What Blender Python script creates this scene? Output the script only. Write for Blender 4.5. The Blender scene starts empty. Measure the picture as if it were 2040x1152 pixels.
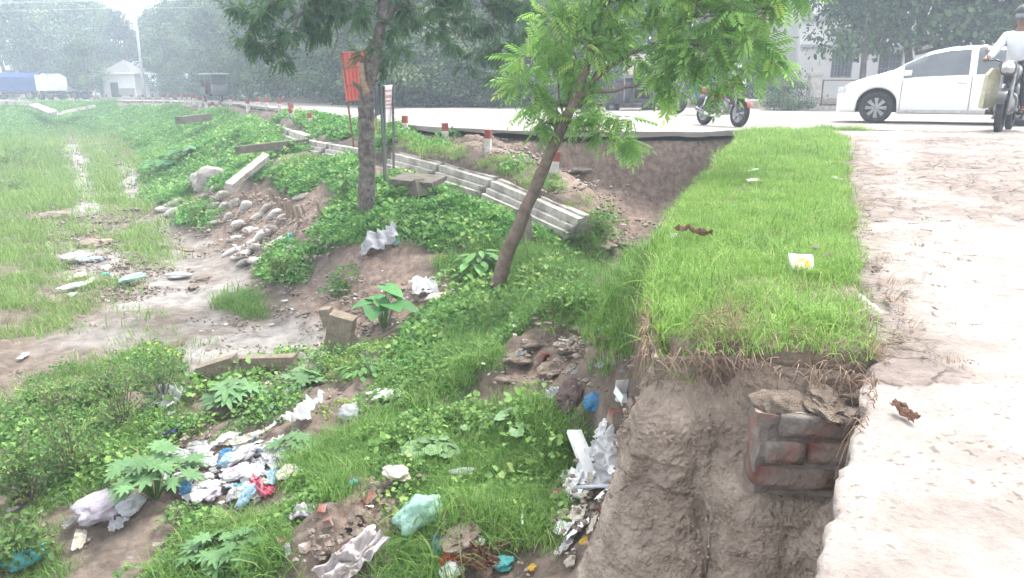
import bpy, bmesh, math, random
import numpy as np
from mathutils import Vector, Matrix, noise as mnoise
R = math.radians
rnd = random.Random(7)
rng = np.random.default_rng(11)
scene = bpy.context.scene
COL = scene.collection

# ------------------------------------------------------------------ camera, sky, sun, exposure
CAMZ = 0.72; PITCH = 15.0; F = 1500.0; CX, CY = 1020.0, 576.0
cam_d = bpy.data.cameras.new('camera'); cam = bpy.data.objects.new('camera', cam_d); COL.objects.link(cam)
cam.location = (0, 0, CAMZ); cam.rotation_euler = (R(90 - PITCH), 0, 0)
cam_d.sensor_width = 36.0; cam_d.lens = 36.0 * F / 2040.0; cam_d.clip_start = 0.05; cam_d.clip_end = 2000
scene.camera = cam
SUN_EL, SUN_AZ = 62.0, 40.0        # azimuth clockwise from +Y (straight ahead)
w = bpy.data.worlds.new('World'); scene.world = w; w.use_nodes = True
nt = w.node_tree; bg = nt.nodes['Background']
sky = nt.nodes.new('ShaderNodeTexSky'); sky.sky_type = 'NISHITA'; sky.sun_disc = False
sky.sun_elevation = R(SUN_EL); sky.sun_rotation = R(SUN_AZ); sky.air_density = 1.0; sky.dust_density = 1.5; sky.ozone_density = 1.0
hs = nt.nodes.new('ShaderNodeHueSaturation'); hs.inputs['Saturation'].default_value = 0.12
nt.links.new(sky.outputs[0], hs.inputs['Color']); nt.links.new(hs.outputs[0], bg.inputs['Color'])
bg.inputs['Strength'].default_value = 0.15
sl = bpy.data.lights.new('sun', 'SUN'); sl.energy = 1.5; sl.angle = R(18); sl.color = (1.0, 0.93, 0.84)
sun = bpy.data.objects.new('sun', sl); COL.objects.link(sun)
sd = Vector((math.sin(R(SUN_AZ)) * math.cos(R(SUN_EL)), math.cos(R(SUN_AZ)) * math.cos(R(SUN_EL)), math.sin(R(SUN_EL))))
sun.rotation_euler = sd.to_track_quat('Z', 'Y').to_euler(); sun.location = sd * 60
scene.view_settings.view_transform = 'Standard'; scene.view_settings.look = 'None'
scene.view_settings.exposure = 2.2; scene.view_settings.gamma = 1.0; scene.view_settings.use_curve_mapping = False
scene.cycles.use_denoising = True
scene.cycles.max_bounces = 4; scene.cycles.diffuse_bounces = 2; scene.cycles.glossy_bounces = 2
scene.cycles.transmission_bounces = 4; scene.cycles.transparent_max_bounces = 6; scene.cycles.volume_bounces = 1
scene.cycles.use_adaptive_sampling = True; scene.cycles.adaptive_threshold = 0.045
scene.cycles.caustics_reflective = False; scene.cycles.caustics_refractive = False

# ------------------------------------------------------------------ measuring helpers (photo pixel <-> place)
cp, sp = math.cos(R(PITCH)), math.sin(R(PITCH))
def ray(u, v):
    a = (u - CX) / F; b = -(v - CY) / F
    return Vector((a, cp + b * sp, -sp + b * cp))
def atY(u, v, Y):
    r = ray(u, v); t = Y / r.y
    return Vector((r.x * t, Y, CAMZ + r.z * t))
def atZ(u, v, z):
    r = ray(u, v); t = (z - CAMZ) / r.z
    return Vector((r.x * t, r.y * t, z))
def proj(x, y, z):
    zz = z - CAMZ
    d = y * cp - zz * sp; h = y * sp + zz * cp
    d = np.maximum(d, 1e-3)
    return CX + F * x / d, CY - F * h / d

# ------------------------------------------------------------------ noise
def _h(i, j, s):
    n = (i.astype(np.int64) * 374761393 + j.astype(np.int64) * 668265263 + s * 1442695041) & 0xffffffff
    n = ((n ^ (n >> 13)) * 1274126177) & 0xffffffff
    n = n ^ (n >> 16)
    return (n & 0xffff) / 32767.5 - 1.0
def vn(x, y, s=0):
    xi = np.floor(x); yi = np.floor(y); fx = x - xi; fy = y - yi
    fx = fx * fx * (3 - 2 * fx); fy = fy * fy * (3 - 2 * fy)
    a = _h(xi, yi, s); b = _h(xi + 1, yi, s); c = _h(xi, yi + 1, s); d = _h(xi + 1, yi + 1, s)
    return (a * (1 - fx) + b * fx) * (1 - fy) + (c * (1 - fx) + d * fx) * fy
def fbm(x, y, s=0, o=4, f=1.0, g=0.5):
    x = np.asarray(x, float); y = np.asarray(y, float)
    t = np.zeros(np.broadcast(x, y).shape); a = 1.0
    for k in range(o):
        t = t + a * vn(x * f + 17.3 * k, y * f - 9.1 * k, s + k); f *= 2.03; a *= g
    return t
def sstep(a, b, x):
    t = np.clip((x - a) / (b - a), 0, 1); return t * t * (3 - 2 * t)
def inpoly(px, py, poly):
    px = np.asarray(px, float); py = np.asarray(py, float)
    r = np.zeros(px.shape, bool); n = len(poly); j = n - 1
    for i in range(n):
        xi, yi = poly[i][:2]; xj, yj = poly[j][:2]
        if yi != yj:
            c = ((yi > py) != (yj > py)) & (px < (xj - xi) * (py - yi) / (yj - yi) + xi)
            r ^= c
        j = i
    return r
def sdist(px, py, poly):
    d = np.full(np.shape(px), 1e9); n = len(poly)
    for i in range(n):
        ax, ay = poly[i][:2]; bx, by = poly[(i + 1) % n][:2]
        ex, ey = bx - ax, by - ay; l = ex * ex + ey * ey + 1e-12
        t = np.clip(((px - ax) * ex + (py - ay) * ey) / l, 0, 1)
        d = np.minimum(d, np.hypot(px - ax - t * ex, py - ay - t * ey))
    return np.where(inpoly(px, py, poly), d, -d)

# ------------------------------------------------------------------ mesh helpers
def tag(o, label=None, cat=None, group=None, kind=None):
    if label: o['label'] = label
    if cat: o['category'] = cat
    if group: o['group'] = group
    if kind: o['kind'] = kind
    return o
def empty(name, loc, rz=0.0):
    o = bpy.data.objects.new(name, None); o.location = loc; o.rotation_euler = (0, 0, rz); o.empty_display_size = 0.1
    COL.objects.link(o); return o
def link(name, me, mat=None, parent=None, loc=None, rot=None, scale=None):
    o = bpy.data.objects.new(name, me)
    if mat is not None and len(me.materials) == 0: me.materials.append(mat)
    COL.objects.link(o)
    if parent is not None: o.parent = parent
    if loc is not None: o.location = loc
    if rot is not None: o.rotation_euler = rot
    if scale is not None: o.scale = scale if hasattr(scale, '__len__') else (scale,) * 3
    return o
def npmesh(name, V, Fc, smooth=True, attrs=None):
    """V (n,3); Fc (m,k) array with one polygon size"""
    V = np.asarray(V, np.float32); Fc = np.asarray(Fc, np.int32)
    me = bpy.data.meshes.new(name); n, (m, k) = len(V), Fc.shape
    me.vertices.add(n); me.vertices.foreach_set('co', V.ravel())
    me.loops.add(m * k); me.loops.foreach_set('vertex_index', Fc.ravel())
    me.polygons.add(m); me.polygons.foreach_set('loop_start', np.arange(0, m * k, k, dtype=np.int32))
    me.polygons.foreach_set('loop_total', np.full(m, k, np.int32))
    me.polygons.foreach_set('use_smooth', np.full(m, smooth, bool))
    for an, (ty, arr) in (attrs or {}).items():
        at = me.attributes.new(an, ty, 'POINT')
        at.data.foreach_set('vector' if ty == 'FLOAT_VECTOR' else 'value', np.asarray(arr).ravel())
    me.update(calc_edges=True); me.validate(); return me
class MB:
    def __init__(s): s.v = []; s.f = []
    def add(s, vs, fs):
        b = len(s.v); s.v += [tuple(p) for p in vs]; s.f += [tuple(b + i for i in f) for f in fs]; return s
    def box(s, c, size, rot=None, taper=1.0):
        hx, hy, hz = [q / 2 for q in size]; M = rot if rot is not None else Matrix.Identity(3); c = Vector(c)
        P = []
        for z, t in ((-hz, 1), (hz, taper)):
            for x, y in ((-hx, -hy), (hx, -hy), (hx, hy), (-hx, hy)): P.append(c + M @ Vector((x * t, y * t, z)))
        return s.add(P, [(3, 2, 1, 0), (4, 5, 6, 7), (0, 1, 5, 4), (1, 2, 6, 5), (2, 3, 7, 6), (3, 0, 4, 7)])
    def tube(s, pts, rad, n=8, cap=True):
        pts = [Vector(p) for p in pts]
        rad = list(rad) if hasattr(rad, '__len__') else [rad] * len(pts)
        b = len(s.v); up = Vector((0.13, 0.21, 1)); prev = None
        for i, p in enumerate(pts):
            d = (pts[min(i + 1, len(pts) - 1)] - pts[max(i - 1, 0)]).normalized()
            x = (prev - d * prev.dot(d)) if prev is not None else d.cross(up)
            if x.length < 1e-4: x = d.cross(Vector((1, 0, 0)))
            x.normalize(); y = d.cross(x); prev = x
            for k in range(n):
                a = 2 * math.pi * k / n
                s.v.append(tuple(p + (x * math.cos(a) + y * math.sin(a)) * rad[i]))
        for i in range(len(pts) - 1):
            for k in range(n):
                k2 = (k + 1) % n
                s.f.append((b + i * n + k, b + i * n + k2, b + (i + 1) * n + k2, b + (i + 1) * n + k))
        if cap:
            s.f.append(tuple(b + k for k in reversed(range(n)))); e = b + (len(pts) - 1) * n
            s.f.append(tuple(e + k for k in range(n)))
        return s
    def prism(s, poly, z0, z1, M=None):
        n = len(poly); M = M or Matrix.Identity(4)
        P = [M @ Vector((x, y, z0)) for x, y in poly] + [M @ Vector((x, y, z1)) for x, y in poly]
        return s.add(P, [tuple(reversed(range(n))), tuple(range(n, 2 * n))] + [(i, (i + 1) % n, n + (i + 1) % n, n + i) for i in range(n)])
    def lathe(s, prof, n=24, M=None):
        """prof: (r, h) pairs about local z, closed ring if first==last"""
        M = M or Matrix.Identity(4); b = len(s.v); m = len(prof)
        for r, h in prof:
            for k in range(n):
                a = 2 * math.pi * k / n; s.v.append(tuple(M @ Vector((r * math.cos(a), r * math.sin(a), h))))
        for i in range(m - 1):
            for k in range(n):
                k2 = (k + 1) % n; s.f.append((b + i * n + k, b + i * n + k2, b + (i + 1) * n + k2, b + (i + 1) * n + k))
        return s
    def mesh(s, name, smooth=False, bevel=0.0, jit=0.0, seed=1):
        bm = bmesh.new(); vs = [bm.verts.new(p) for p in s.v]; bm.verts.ensure_lookup_table()
        for f in s.f:
            try: bm.faces.new([vs[i] for i in f])
            except ValueError: pass
        if bevel > 0:
            bmesh.ops.bevel(bm, geom=[e for e in bm.edges if len(e.link_faces) == 2 and e.calc_face_angle(0) > 0.6], offset=bevel, segments=2, affect='EDGES', clamp_overlap=True)
        if jit > 0:
            q = random.Random(seed)
            for v in bm.verts: v.co += Vector((q.uniform(-1, 1), q.uniform(-1, 1), q.uniform(-1, 1))) * jit
        bmesh.ops.recalc_face_normals(bm, faces=bm.faces[:])
        me = bpy.data.meshes.new(name); bm.to_mesh(me); bm.free()
        if smooth:
            for p in me.polygons: p.use_smooth = True
        return me
    def build(s, name, mat, parent=None, smooth=False, bevel=0.0, loc=None, rot=None, jit=0.0, seed=1):
        return link(name, s.mesh(name, smooth, bevel, jit, seed), mat, parent, loc, rot)
def copy_tree(o, parent=None):
    c = o.copy(); COL.objects.link(c); c.parent = parent
    for ch in list(o.children): copy_tree(ch, c)
    return c
def rotm(d, up=(0, 0, 1)):
    """3x3 with local y along d"""
    d = Vector(d).normalized(); x = d.cross(Vector(up))
    if x.length < 1e-4: x = Vector((1, 0, 0))
    x.normalize(); z = x.cross(d)
    return Matrix((x, d, z)).transposed()
def bake(T, Fc, P, D, N, S):
    """copy leaf template T (k,3) to points P with local y along D, z near N, scale S"""
    T = np.asarray(T, float); Fc = np.asarray(Fc); P = np.asarray(P, float); D = np.asarray(D, float); N = np.asarray(N, float)
    D = D / (np.linalg.norm(D, axis=1, keepdims=True) + 1e-9)
    X = np.cross(D, N); X /= (np.linalg.norm(X, axis=1, keepdims=True) + 1e-9); Z = np.cross(X, D)
    M = np.stack([X, D, Z], axis=1)
    V = P[:, None, :] + np.einsum('kj,njc->nkc', T, M) * np.asarray(S, float).reshape(-1, 1, 1)
    k = len(T); n = len(P)
    FF = (Fc[None] + (np.arange(n) * k)[:, None, None]).reshape(-1, Fc.shape[1])
    return V.reshape(-1, 3), FF, k
def rdir(n, zb=0.0, g=rng):
    d = g.normal(size=(n, 3)); d[:, 2] += zb; return d / np.linalg.norm(d, axis=1, keepdims=True)

# ------------------------------------------------------------------ materials
def newmat(name):
    m = bpy.data.materials.new(name); m.use_nodes = True; n = m.node_tree
    return m, n, n.nodes['Principled BSDF'], n.nodes['Material Output']
def mat(name, c, c2=None, rough=0.8, ns=8.0, bump=0.0, bs=None, metal=0.0, spec=0.3, c3=None, thr=0.55, detail=6.0, alpha=None, trans=0.0, coat=0.0, rand=0.0):
    m, n, b, out = newmat(name); L = n.links.new
    tc = n.nodes.new('ShaderNodeTexCoord'); nz = n.nodes.new('ShaderNodeTexNoise')
    nz.inputs['Scale'].default_value = ns; nz.inputs['Detail'].default_value = detail; nz.inputs['Roughness'].default_value = 0.62
    L(tc.outputs['Object'], nz.inputs['Vector'])
    c2 = c2 or tuple(q * 0.72 for q in c)
    rp = n.nodes.new('ShaderNodeValToRGB'); rp.color_ramp.elements[0].position = 0.36; rp.color_ramp.elements[1].position = 0.66
    rp.color_ramp.elements[0].color = (*c2, 1); rp.color_ramp.elements[1].color = (*c, 1)
    L(nz.outputs['Fac'], rp.inputs['Fac']); last = rp.outputs['Color']
    if c3:
        n2 = n.nodes.new('ShaderNodeTexNoise'); n2.inputs['Scale'].default_value = ns * 0.37; n2.inputs['Detail'].default_value = 8; L(tc.outputs['Object'], n2.inputs['Vector'])
        r2 = n.nodes.new('ShaderNodeValToRGB'); r2.color_ramp.elements[0].position = thr - 0.06; r2.color_ramp.elements[1].position = thr + 0.1
        L(n2.outputs['Fac'], r2.inputs['Fac']); mx = n.nodes.new('ShaderNodeMix'); mx.data_type = 'RGBA'
        L(r2.outputs['Color'], mx.inputs['Factor']); L(last, mx.inputs[6]); mx.inputs[7].default_value = (*c3, 1); last = mx.outputs[2]
    if rand:
        oi = n.nodes.new('ShaderNodeObjectInfo'); h = n.nodes.new('ShaderNodeHueSaturation'); mr = n.nodes.new('ShaderNodeMapRange')
        mr.inputs[3].default_value = 1 - rand; mr.inputs[4].default_value = 1 + rand; L(oi.outputs['Random'], mr.inputs[0]); L(mr.outputs[0], h.inputs['Value'])
        L(last, h.inputs['Color']); last = h.outputs[0]
    L(last, b.inputs['Base Color']); b.inputs['Roughness'].default_value = rough; b.inputs['Metallic'].default_value = metal
    b.inputs['Specular IOR Level'].default_value = spec; b.inputs['Coat Weight'].default_value = coat
    if bump:
        n3 = n.nodes.new('ShaderNodeTexNoise'); n3.inputs['Scale'].default_value = bs or ns * 3; n3.inputs['Detail'].default_value = 8; L(tc.outputs['Object'], n3.inputs['Vector'])
        bp = n.nodes.new('ShaderNodeBump'); bp.inputs['Strength'].default_value = 1.0; bp.inputs['Distance'].default_value = bump
        L(n3.outputs['Fac'], bp.inputs['Height']); L(bp.outputs[0], b.inputs['Normal'])
    if trans:
        tr = n.nodes.new('ShaderNodeBsdfTranslucent'); L(last, tr.inputs['Color']); ms = n.nodes.new('ShaderNodeMixShader'); ms.inputs[0].default_value = trans
        L(b.outputs[0], ms.inputs[1]); L(tr.outputs[0], ms.inputs[2]); L(ms.outputs[0], out.inputs['Surface'])
    if alpha is not None: b.inputs['Alpha'].default_value = alpha
    return m
def leafmat(name, ca, cb, cc=None, trans=0.3, rough=0.55):
    """ca dark, cb light; picked by the per-leaf attribute 'var' and per-clump random"""
    m, n, b, out = newmat(name); L = n.links.new
    at = n.nodes.new('ShaderNodeAttribute'); at.attribute_name = 'var'
    oi = n.nodes.new('ShaderNodeObjectInfo'); ad = n.nodes.new('ShaderNodeMath'); ad.operation = 'MULTIPLY_ADD'
    ad.inputs[1].default_value = 0.35; L(oi.outputs['Random'], ad.inputs[0]); m2 = n.nodes.new('ShaderNodeMath'); m2.operation = 'MULTIPLY'; m2.inputs[1].default_value = 0.7
    L(at.outputs['Fac'], m2.inputs[0]); L(m2.outputs[0], ad.inputs[2])
    rp = n.nodes.new('ShaderNodeValToRGB'); e = rp.color_ramp.elements; e[0].position = 0.12; e[0].color = (*ca, 1); e[1].position = 0.8; e[1].color = (*cb, 1)
    if cc: q = e.new(0.93); q.color = (*cc, 1)
    L(ad.outputs[0], rp.inputs['Fac']); L(rp.outputs[0], b.inputs['Base Color']); b.inputs['Roughness'].default_value = rough; b.inputs['Specular IOR Level'].default_value = 0.25
    tr = n.nodes.new('ShaderNodeBsdfTranslucent'); L(rp.outputs[0], tr.inputs['Color']); ms = n.nodes.new('ShaderNodeMixShader'); ms.inputs[0].default_value = trans
    L(b.outputs[0], ms.inputs[1]); L(tr.outputs[0], ms.inputs[2]); L(ms.outputs[0], out.inputs['Surface'])
    return m
# ------------------------------------------------------------------ terrain
def roadz(x, y):
    return -0.012 * np.maximum(np.asarray(y, float) - 35, 0)
LOWZ = [ # photo pixel and height of the ground there
 (0,272,-2.0),(140,300,-2.0),(60,300,-2.0),(220,300,-2.0),(200,400,-2.0),(60,400,-2.0),(0,500,-2.03),(250,500,-2.02),(400,480,-2.0),(100,600,-2.05),(300,620,-2.03),
 (480,600,-2.0),(590,640,-1.97),(450,700,-1.97),(200,750,-2.08),(0,700,-2.1),(0,900,-2.15),(0,1150,-2.15),(200,1100,-2.02),(440,880,-1.93),(440,1000,-1.88),(600,980,-1.78),
 (650,880,-1.76),(300,1000,-1.95),(150,900,-2.05),(300,850,-2.0),
 (100,255,-1.9),(40,240,-1.45),(150,240,-1.5),(230,238,-1.5),(60,214,-0.8),(200,213,-0.75),(300,215,-0.65),(120,225,-1.15),
 (240,268,-2.0),(280,322,-2.0),(310,382,-2.0),(330,330,-1.62),(300,270,-1.6),(400,300,-1.12),(350,250,-1.0),(450,262,-0.8),(500,330,-1.05),(450,380,-1.38),(400,425,-1.85),(340,440,-1.98),
 (540,400,-1.28),(480,470,-1.83),(600,440,-1.3),(640,400,-1.08),(560,505,-1.72),(560,300,-0.78),(620,340,-0.85),(700,480,-1.22),(690,530,-1.5),(620,575,-1.78),(820,510,-1.3),(830,585,-1.56),(740,600,-1.73),
 (900,450,-1.06),(900,380,-0.78),(800,400,-0.9),(730,440,-1.05),(1000,460,-1.05),(1060,490,-1.2),(1000,525,-1.31),(985,590,-1.47),(1150,505,-1.3),(1230,505,-1.36),(1180,545,-1.3),(1100,585,-1.33),
 (1200,605,-1.05),(1080,650,-1.27),(1080,700,-1.22),(980,760,-1.38),(900,700,-1.5),(800,700,-1.7),(750,800,-1.69),(650,760,-1.79),(900,850,-1.54),(1100,790,-1.27),(1190,770,-1.05),
 (1190,880,-1.28),(1100,920,-1.42),(1140,1010,-1.42),(1000,1000,-1.5),(800,1000,-1.64),(1000,1140,-1.52),(700,1140,-1.7),(500,1140,-1.86),(850,1100,-1.6),
 (1215,690,-0.85),(1150,640,-1.08)]
LOWY = [ # photo pixel and distance
 (1100,345,10.9),(1000,318,11.6),(900,292,12.6),(800,275,13.9),(1160,395,10.3),(1120,325,11.7),(1180,370,11.3),(1215,470,10.6),(950,291,12.2),(1000,301,11.9),(1050,316,11.8),(1150,362,11.6),(1200,402,11.5),(900,279,12.8),
 (985,357,11.2),(785,303,13.6),(615,277,17.5),(700,268,16.5),(600,245,20.5),(540,230,26),(470,218,33),(550,247,24.5),(480,228,32),(380,214,44)]
LOWX = [ # plain places (x, y, z): hidden gully beside the berm, far country beyond the road, under the camera
 (0.75,5.6,-1.1),(1.1,6.6,-1.25),(1.6,8,-1.4),(2.0,9.3,-1.5),(2.4,10.3,-1.5),(1.75,11.2,-1.5),(2.3,11.35,-1.5),(2.9,11.4,-1.4),(0.1,2.4,-1.6),(-1.0,2.0,-1.75),(-2.5,2.2,-2.0),(0.6,1.2,-1.6),(0.5,3.0,-1.2),
 (-30,30,-2.0),(-24,20,-2.0),(-14,10,-2.05),(-8,5,-2.1),(-50,60,-0.8),(-80,75,-0.8),(-60,50,-1.9),
 (-30,95,-0.55),(-60,110,-0.6),(-90,120,-0.6),(0,60,0.1),(-10,60,-0.2),(10,34,0.12),(25,34,0.15),(40,40,0.2),(0,30,0.1),(-8,45,0),(30,80,0.3),(80,90,0.3),(-150,180,0),(0,180,0.5),(150,180,0.5),
 (14,23,0.05),(25,20,0.05),(6,14,-0.5),(10,14,-0.4),(16,12,-0.4),(8,6,-0.6),(3,3,-0.6),(4,5,-0.6)]
ctl = [atZ(*q) for q in LOWZ] + [atY(*q) for q in LOWY] + [Vector(q) for q in LOWX]
CP = np.array([(p.x / p.y, math.log(p.y), p.z) for p in ctl])
def _tps(r2): return 0.5 * r2 * np.log(r2 + 1e-9)
_A = CP[:, None, :2] - CP[None, :, :2]
_n = len(CP); _K = _tps((_A ** 2).sum(-1)) + np.eye(_n) * 4e-4; _Pm = np.c_[np.ones(_n), CP[:, :2]]
_S = np.block([[_K, _Pm], [_Pm.T, np.zeros((3, 3))]]); TW = np.linalg.solve(_S, np.r_[CP[:, 2], 0, 0, 0])
def low(x, y):
    a = (x / y).ravel(); b = np.log(y).ravel(); z = TW[_n] + TW[_n + 1] * a + TW[_n + 2] * b
    for i in range(_n): z = z + TW[i] * _tps((a - CP[i, 0]) ** 2 + (b - CP[i, 1]) ** 2)
    return z.reshape(x.shape)

def XY(l): return [(p.x, p.y) for p in l]
# road edges
NEAR = [(26, 11.0), (14, 11.6), (9, 11.9)] + XY([atZ(u, v, 0) for u, v in ((1690,259),(1450,262),(1380,265),(1250,264),(1120,266),(1000,262),(900,257),(820,250),(700,236),(600,223),(500,211),(440,204))]) + [(-22.5, 52), (-33, 62), (-48, 68), (-75, 71), (-130, 72)]
FAR = [(26, 19.5)] + XY([atZ(u, v, 0) for u, v in ((1690,216.5),(1500,217),(1250,215),(1050,213),(880,211),(700,206),(600,203))]) + [(-16, 48), (-22, 62), (-30, 73), (-45, 80), (-75, 83), (-130, 84)]
ROADP = NEAR + FAR[::-1]
# berm of grass between gully and ramp
BERM = XY([atZ(1305,700,-0.1), atZ(1296,640,-0.1), atZ(1298,580,-0.12), atZ(1305,520,-0.12), atZ(1320,460,-0.1), atZ(1350,415,-0.08), atZ(1392,370,-0.07), atZ(1430,325,-0.05), atZ(1470,288,-0.02), atZ(1470,264,0.0), atZ(1640,258,0.0), atZ(1760,262,0)]) + [(6.5, 12.6), (9, 12.6), (3.0, 3.0), (1.4, 2.12), (1.2, 2.12)] + XY([atZ(1700,728,-0.1), atZ(1600,725,-0.1), atZ(1500,712,-0.1), atZ(1400,700,-0.1)])
RAMPEDGE = XY([atZ(1610,1152,-0.1), atZ(1640,1060,-0.1), atZ(1668,940,-0.1), atZ(1690,850,-0.1), atZ(1712,790,-0.1), atZ(1722,745,-0.1)])   # broken lip
RAMPGRASS = XY([atZ(1740,715,-0.1), atZ(1722,660,-0.09), atZ(1706,560,-0.08), atZ(1698,460,-0.07), atZ(1690,380,-0.05), atZ(1684,310,-0.02), atZ(1672,280,0), atZ(1650,262,0)])
def bermz(x, y): return -0.1 + 0.1 * sstep(3, 10.5, y)
def rampz(x, y): return -0.1 + 0.1 * sstep(1.5, 9.5, y)
COPL = [((1160,436,9.55),(1070,396,10.25)),((1066,394,10.3),(985,360,11.1)),((980,358,11.15),(880,329,12.2)),((876,328,12.25),(785,305,13.5)),((720,297,14.6),(660,287,16)),((655,286,16.1),(614,279,17.4)),((613,270,18),(580,259,20.5)),((578,258,20.7),(552,248,23.8)),((548,244,25),(512,235,28.5)),((505,233,29.5),(470,226,33.5)),((462,224,34.5),(420,218.5,39.5)),((415,218,40),(375,213,45)),((368,212.5,46),(300,210,52)),((295,209.5,52.5),(240,209,57))]
def TZ(x, y):
    x = np.asarray(x, float); y = np.asarray(y, float)
    z = low(x, y)
    far = sstep(30, 60, y)
    rough = fbm(x, y, 3, 4, 0.9) * (0.07 + 0.05 * sstep(8, 13, y)) + fbm(x, y, 9, 4, 5.0, 0.55) * 0.034
    u, v = proj(x, y, z)
    flat = sstep(0, 1, sdist(u, v, [(0,280),(230,285),(300,420),(470,500),(600,640),(420,720),(250,700),(0,720)]) / 60 + 0.5)
    z = z + rough * (1 - 0.5 * flat) * (1 - 0.6 * far) + fbm(x, y, 21, 2, 0.25) * 0.08 * far
    # clods on the slumped chute and the mud mounds
    for (mu, mv, mz, rad, hgt) in ((1090,690,-1.2,0.42,0.17),(1020,735,-1.3,0.34,0.1),(1180,655,-1.0,0.3,0.13),(1215,480,-1.4,0.6,0.16),(700,1030,-1.65,0.45,0.12),(660,1100,-1.7,0.4,0.1),(925,1075,-1.55,0.2,0.14)):
        q = atZ(mu, mv, mz); dd = np.hypot(x - q.x, y - q.y) / rad
        z = z + hgt * np.exp(-dd * dd * 1.5) * (1 + 0.45 * fbm(x, y, 31, 3, 6.0))
    # the ground has dropped away in front of the stepped coping
    for a_, c_ in COPL[:9]:
        A_, B_ = atY(*a_), atY(*c_); ex, ey = B_.x - A_.x, B_.y - A_.y; l_ = math.hypot(ex, ey); t_ = np.clip(((x - A_.x) * ex + (y - A_.y) * ey) / (l_ * l_), 0, 1)
        d_ = np.hypot(x - A_.x - t_ * ex, y - A_.y - t_ * ey); side = ((x - A_.x) * ey - (y - A_.y) * ex) / l_      # negative = downhill
        z = z - 0.24 * np.exp(-(d_ / 0.45) ** 2) * sstep(0.12, -0.05, side)
    # road embankment scarp
    near = y < 45
    sr = np.where(near, sdist(x, y, ROADP), -99)
    run = 0.26 + 0.14 * fbm(x, y, 41, 3, 1.6)
    wr = sstep(-run, 0.04, sr)
    z = z * (1 - wr) + (roadz(x, y) - 0.13) * wr
    z = z + (fbm(x, y, 43, 4, 5.0, 0.6) * 0.09 + fbm(x, y, 44, 3, 1.5) * 0.06) * wr * (1 - wr) * 3 * near
    z = z - 0.34 * np.exp(-((sr + 0.36) / 0.27) ** 2) * sstep(-2.4, -1.2, x) * sstep(1.9, 0.9, x) * near
    sr2 = np.where(near, -99, sdist(x, y, ROADP)); wr = sstep(-3, 0, sr2); z = z * (1 - wr) + (roadz(x, y) - 0.1) * wr
    # berm
    sb = np.where(y < 15, sdist(x, y, BERM), -99) + (0.02 + 0.03 * sstep(2.6, 3.4, y)) * fbm(x, y, 51, 3, 3.0)
    rb = 0.07 + sstep(3.1, 4.3, y) * (0.3 + 0.12 * fbm(x, y, 53, 2, 2.0))
    inset = 0.015 * (1 - sstep(2.6, 3.3, y))
    wb = sstep(-rb, 0.05, sb - inset)
    zb = bermz(x, y) + 0.03 * fbm(x, y, 57, 3, 1.8) + 0.012
    ramp = sstep(-0.02, 0.06, np.where(y < 13, sdist(x, y, RAMPEDGE + RAMPGRASS + [(40, 11.9), (40, 0.2), (0.3, 0.2)]), -99))
    zb = zb * (1 - ramp) + (rampz(x, y) - 0.08) * ramp
    z = z * (1 - wb) + zb * wb
    return z
aa = np.r_[np.linspace(-2.2, -0.84, 26)[:-1], np.linspace(-0.84, 0.84, 540), np.linspace(0.84, 2.2, 26)[1:]]
yy = np.r_[np.geomspace(0.9, 2.6, 60)[:-1], np.geomspace(2.6, 13.5, 380)[:-1], np.geomspace(13.5, 90, 200)[:-1], np.geomspace(90, 420, 24)]
GA, GY = np.meshgrid(aa, yy); GX = GA * GY
GZ = TZ(GX, GY); GU, GV = proj(GX, GY, GZ)
nr, nc = GX.shape
def gzs(x, y):
    """ground height read from the finished ground sheet"""
    x = np.asarray(x, float); y = np.clip(np.asarray(y, float), yy[0], yy[-1] * 0.999); a = np.clip(x / y, aa[0], aa[-1] * 0.999)
    r = np.clip(np.searchsorted(yy, y, 'right') - 1, 0, nr - 2); c = np.clip(np.searchsorted(aa, a, 'right') - 1, 0, nc - 2)
    fr_ = (y - yy[r]) / (yy[r + 1] - yy[r]); fc = (a - aa[c]) / (aa[c + 1] - aa[c])
    return (GZ[r, c] * (1 - fc) + GZ[r, c + 1] * fc) * (1 - fr_) + (GZ[r + 1, c] * (1 - fc) + GZ[r + 1, c + 1] * fc) * fr_
def hit(u, v, y0=1.6, y1=120.0):
    """where the view ray through a photo pixel meets the ground"""
    r = ray(u, v); Y = np.geomspace(y0, y1, 3000); t = Y / r.y; d = CAMZ + r.z * t - gzs(r.x * t, Y)
    k = np.where(d < 0)[0]; i = k[0] if len(k) else len(Y) - 1
    return Vector((r.x * t[i], Y[i], float(gzs(r.x * t[i], Y[i]))))
def gz(x, y): return float(gzs(x, y))
ids = np.arange(nr * nc).reshape(nr, nc)
quads = np.stack([ids[:-1, :-1], ids[:-1, 1:], ids[1:, 1:], ids[1:, :-1]], -1).reshape(-1, 4)
JU = GU + fbm(GX, GY, 61, 3, 1.5) * 130 / GY ** 0.6 * 0.5; JV = GV + fbm(GX, GY, 67, 3, 1.5) * 70 / GY ** 0.6 * 0.5
def msk(polys, soft=14.0):
    m = np.zeros(GX.shape)
    for p in polys:
        p = [(a, b) for a, b in p]
        x0 = min(q[0] for q in p) - 60; x1 = max(q[0] for q in p) + 60; y0 = min(q[1] for q in p) - 60; y1 = max(q[1] for q in p) + 60
        s = (JU > x0) & (JU < x1) & (JV > y0) & (JV < y1)
        m[s] = np.maximum(m[s], sstep(-soft, soft, sdist(JU[s], JV[s], p)))
    return m
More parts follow.
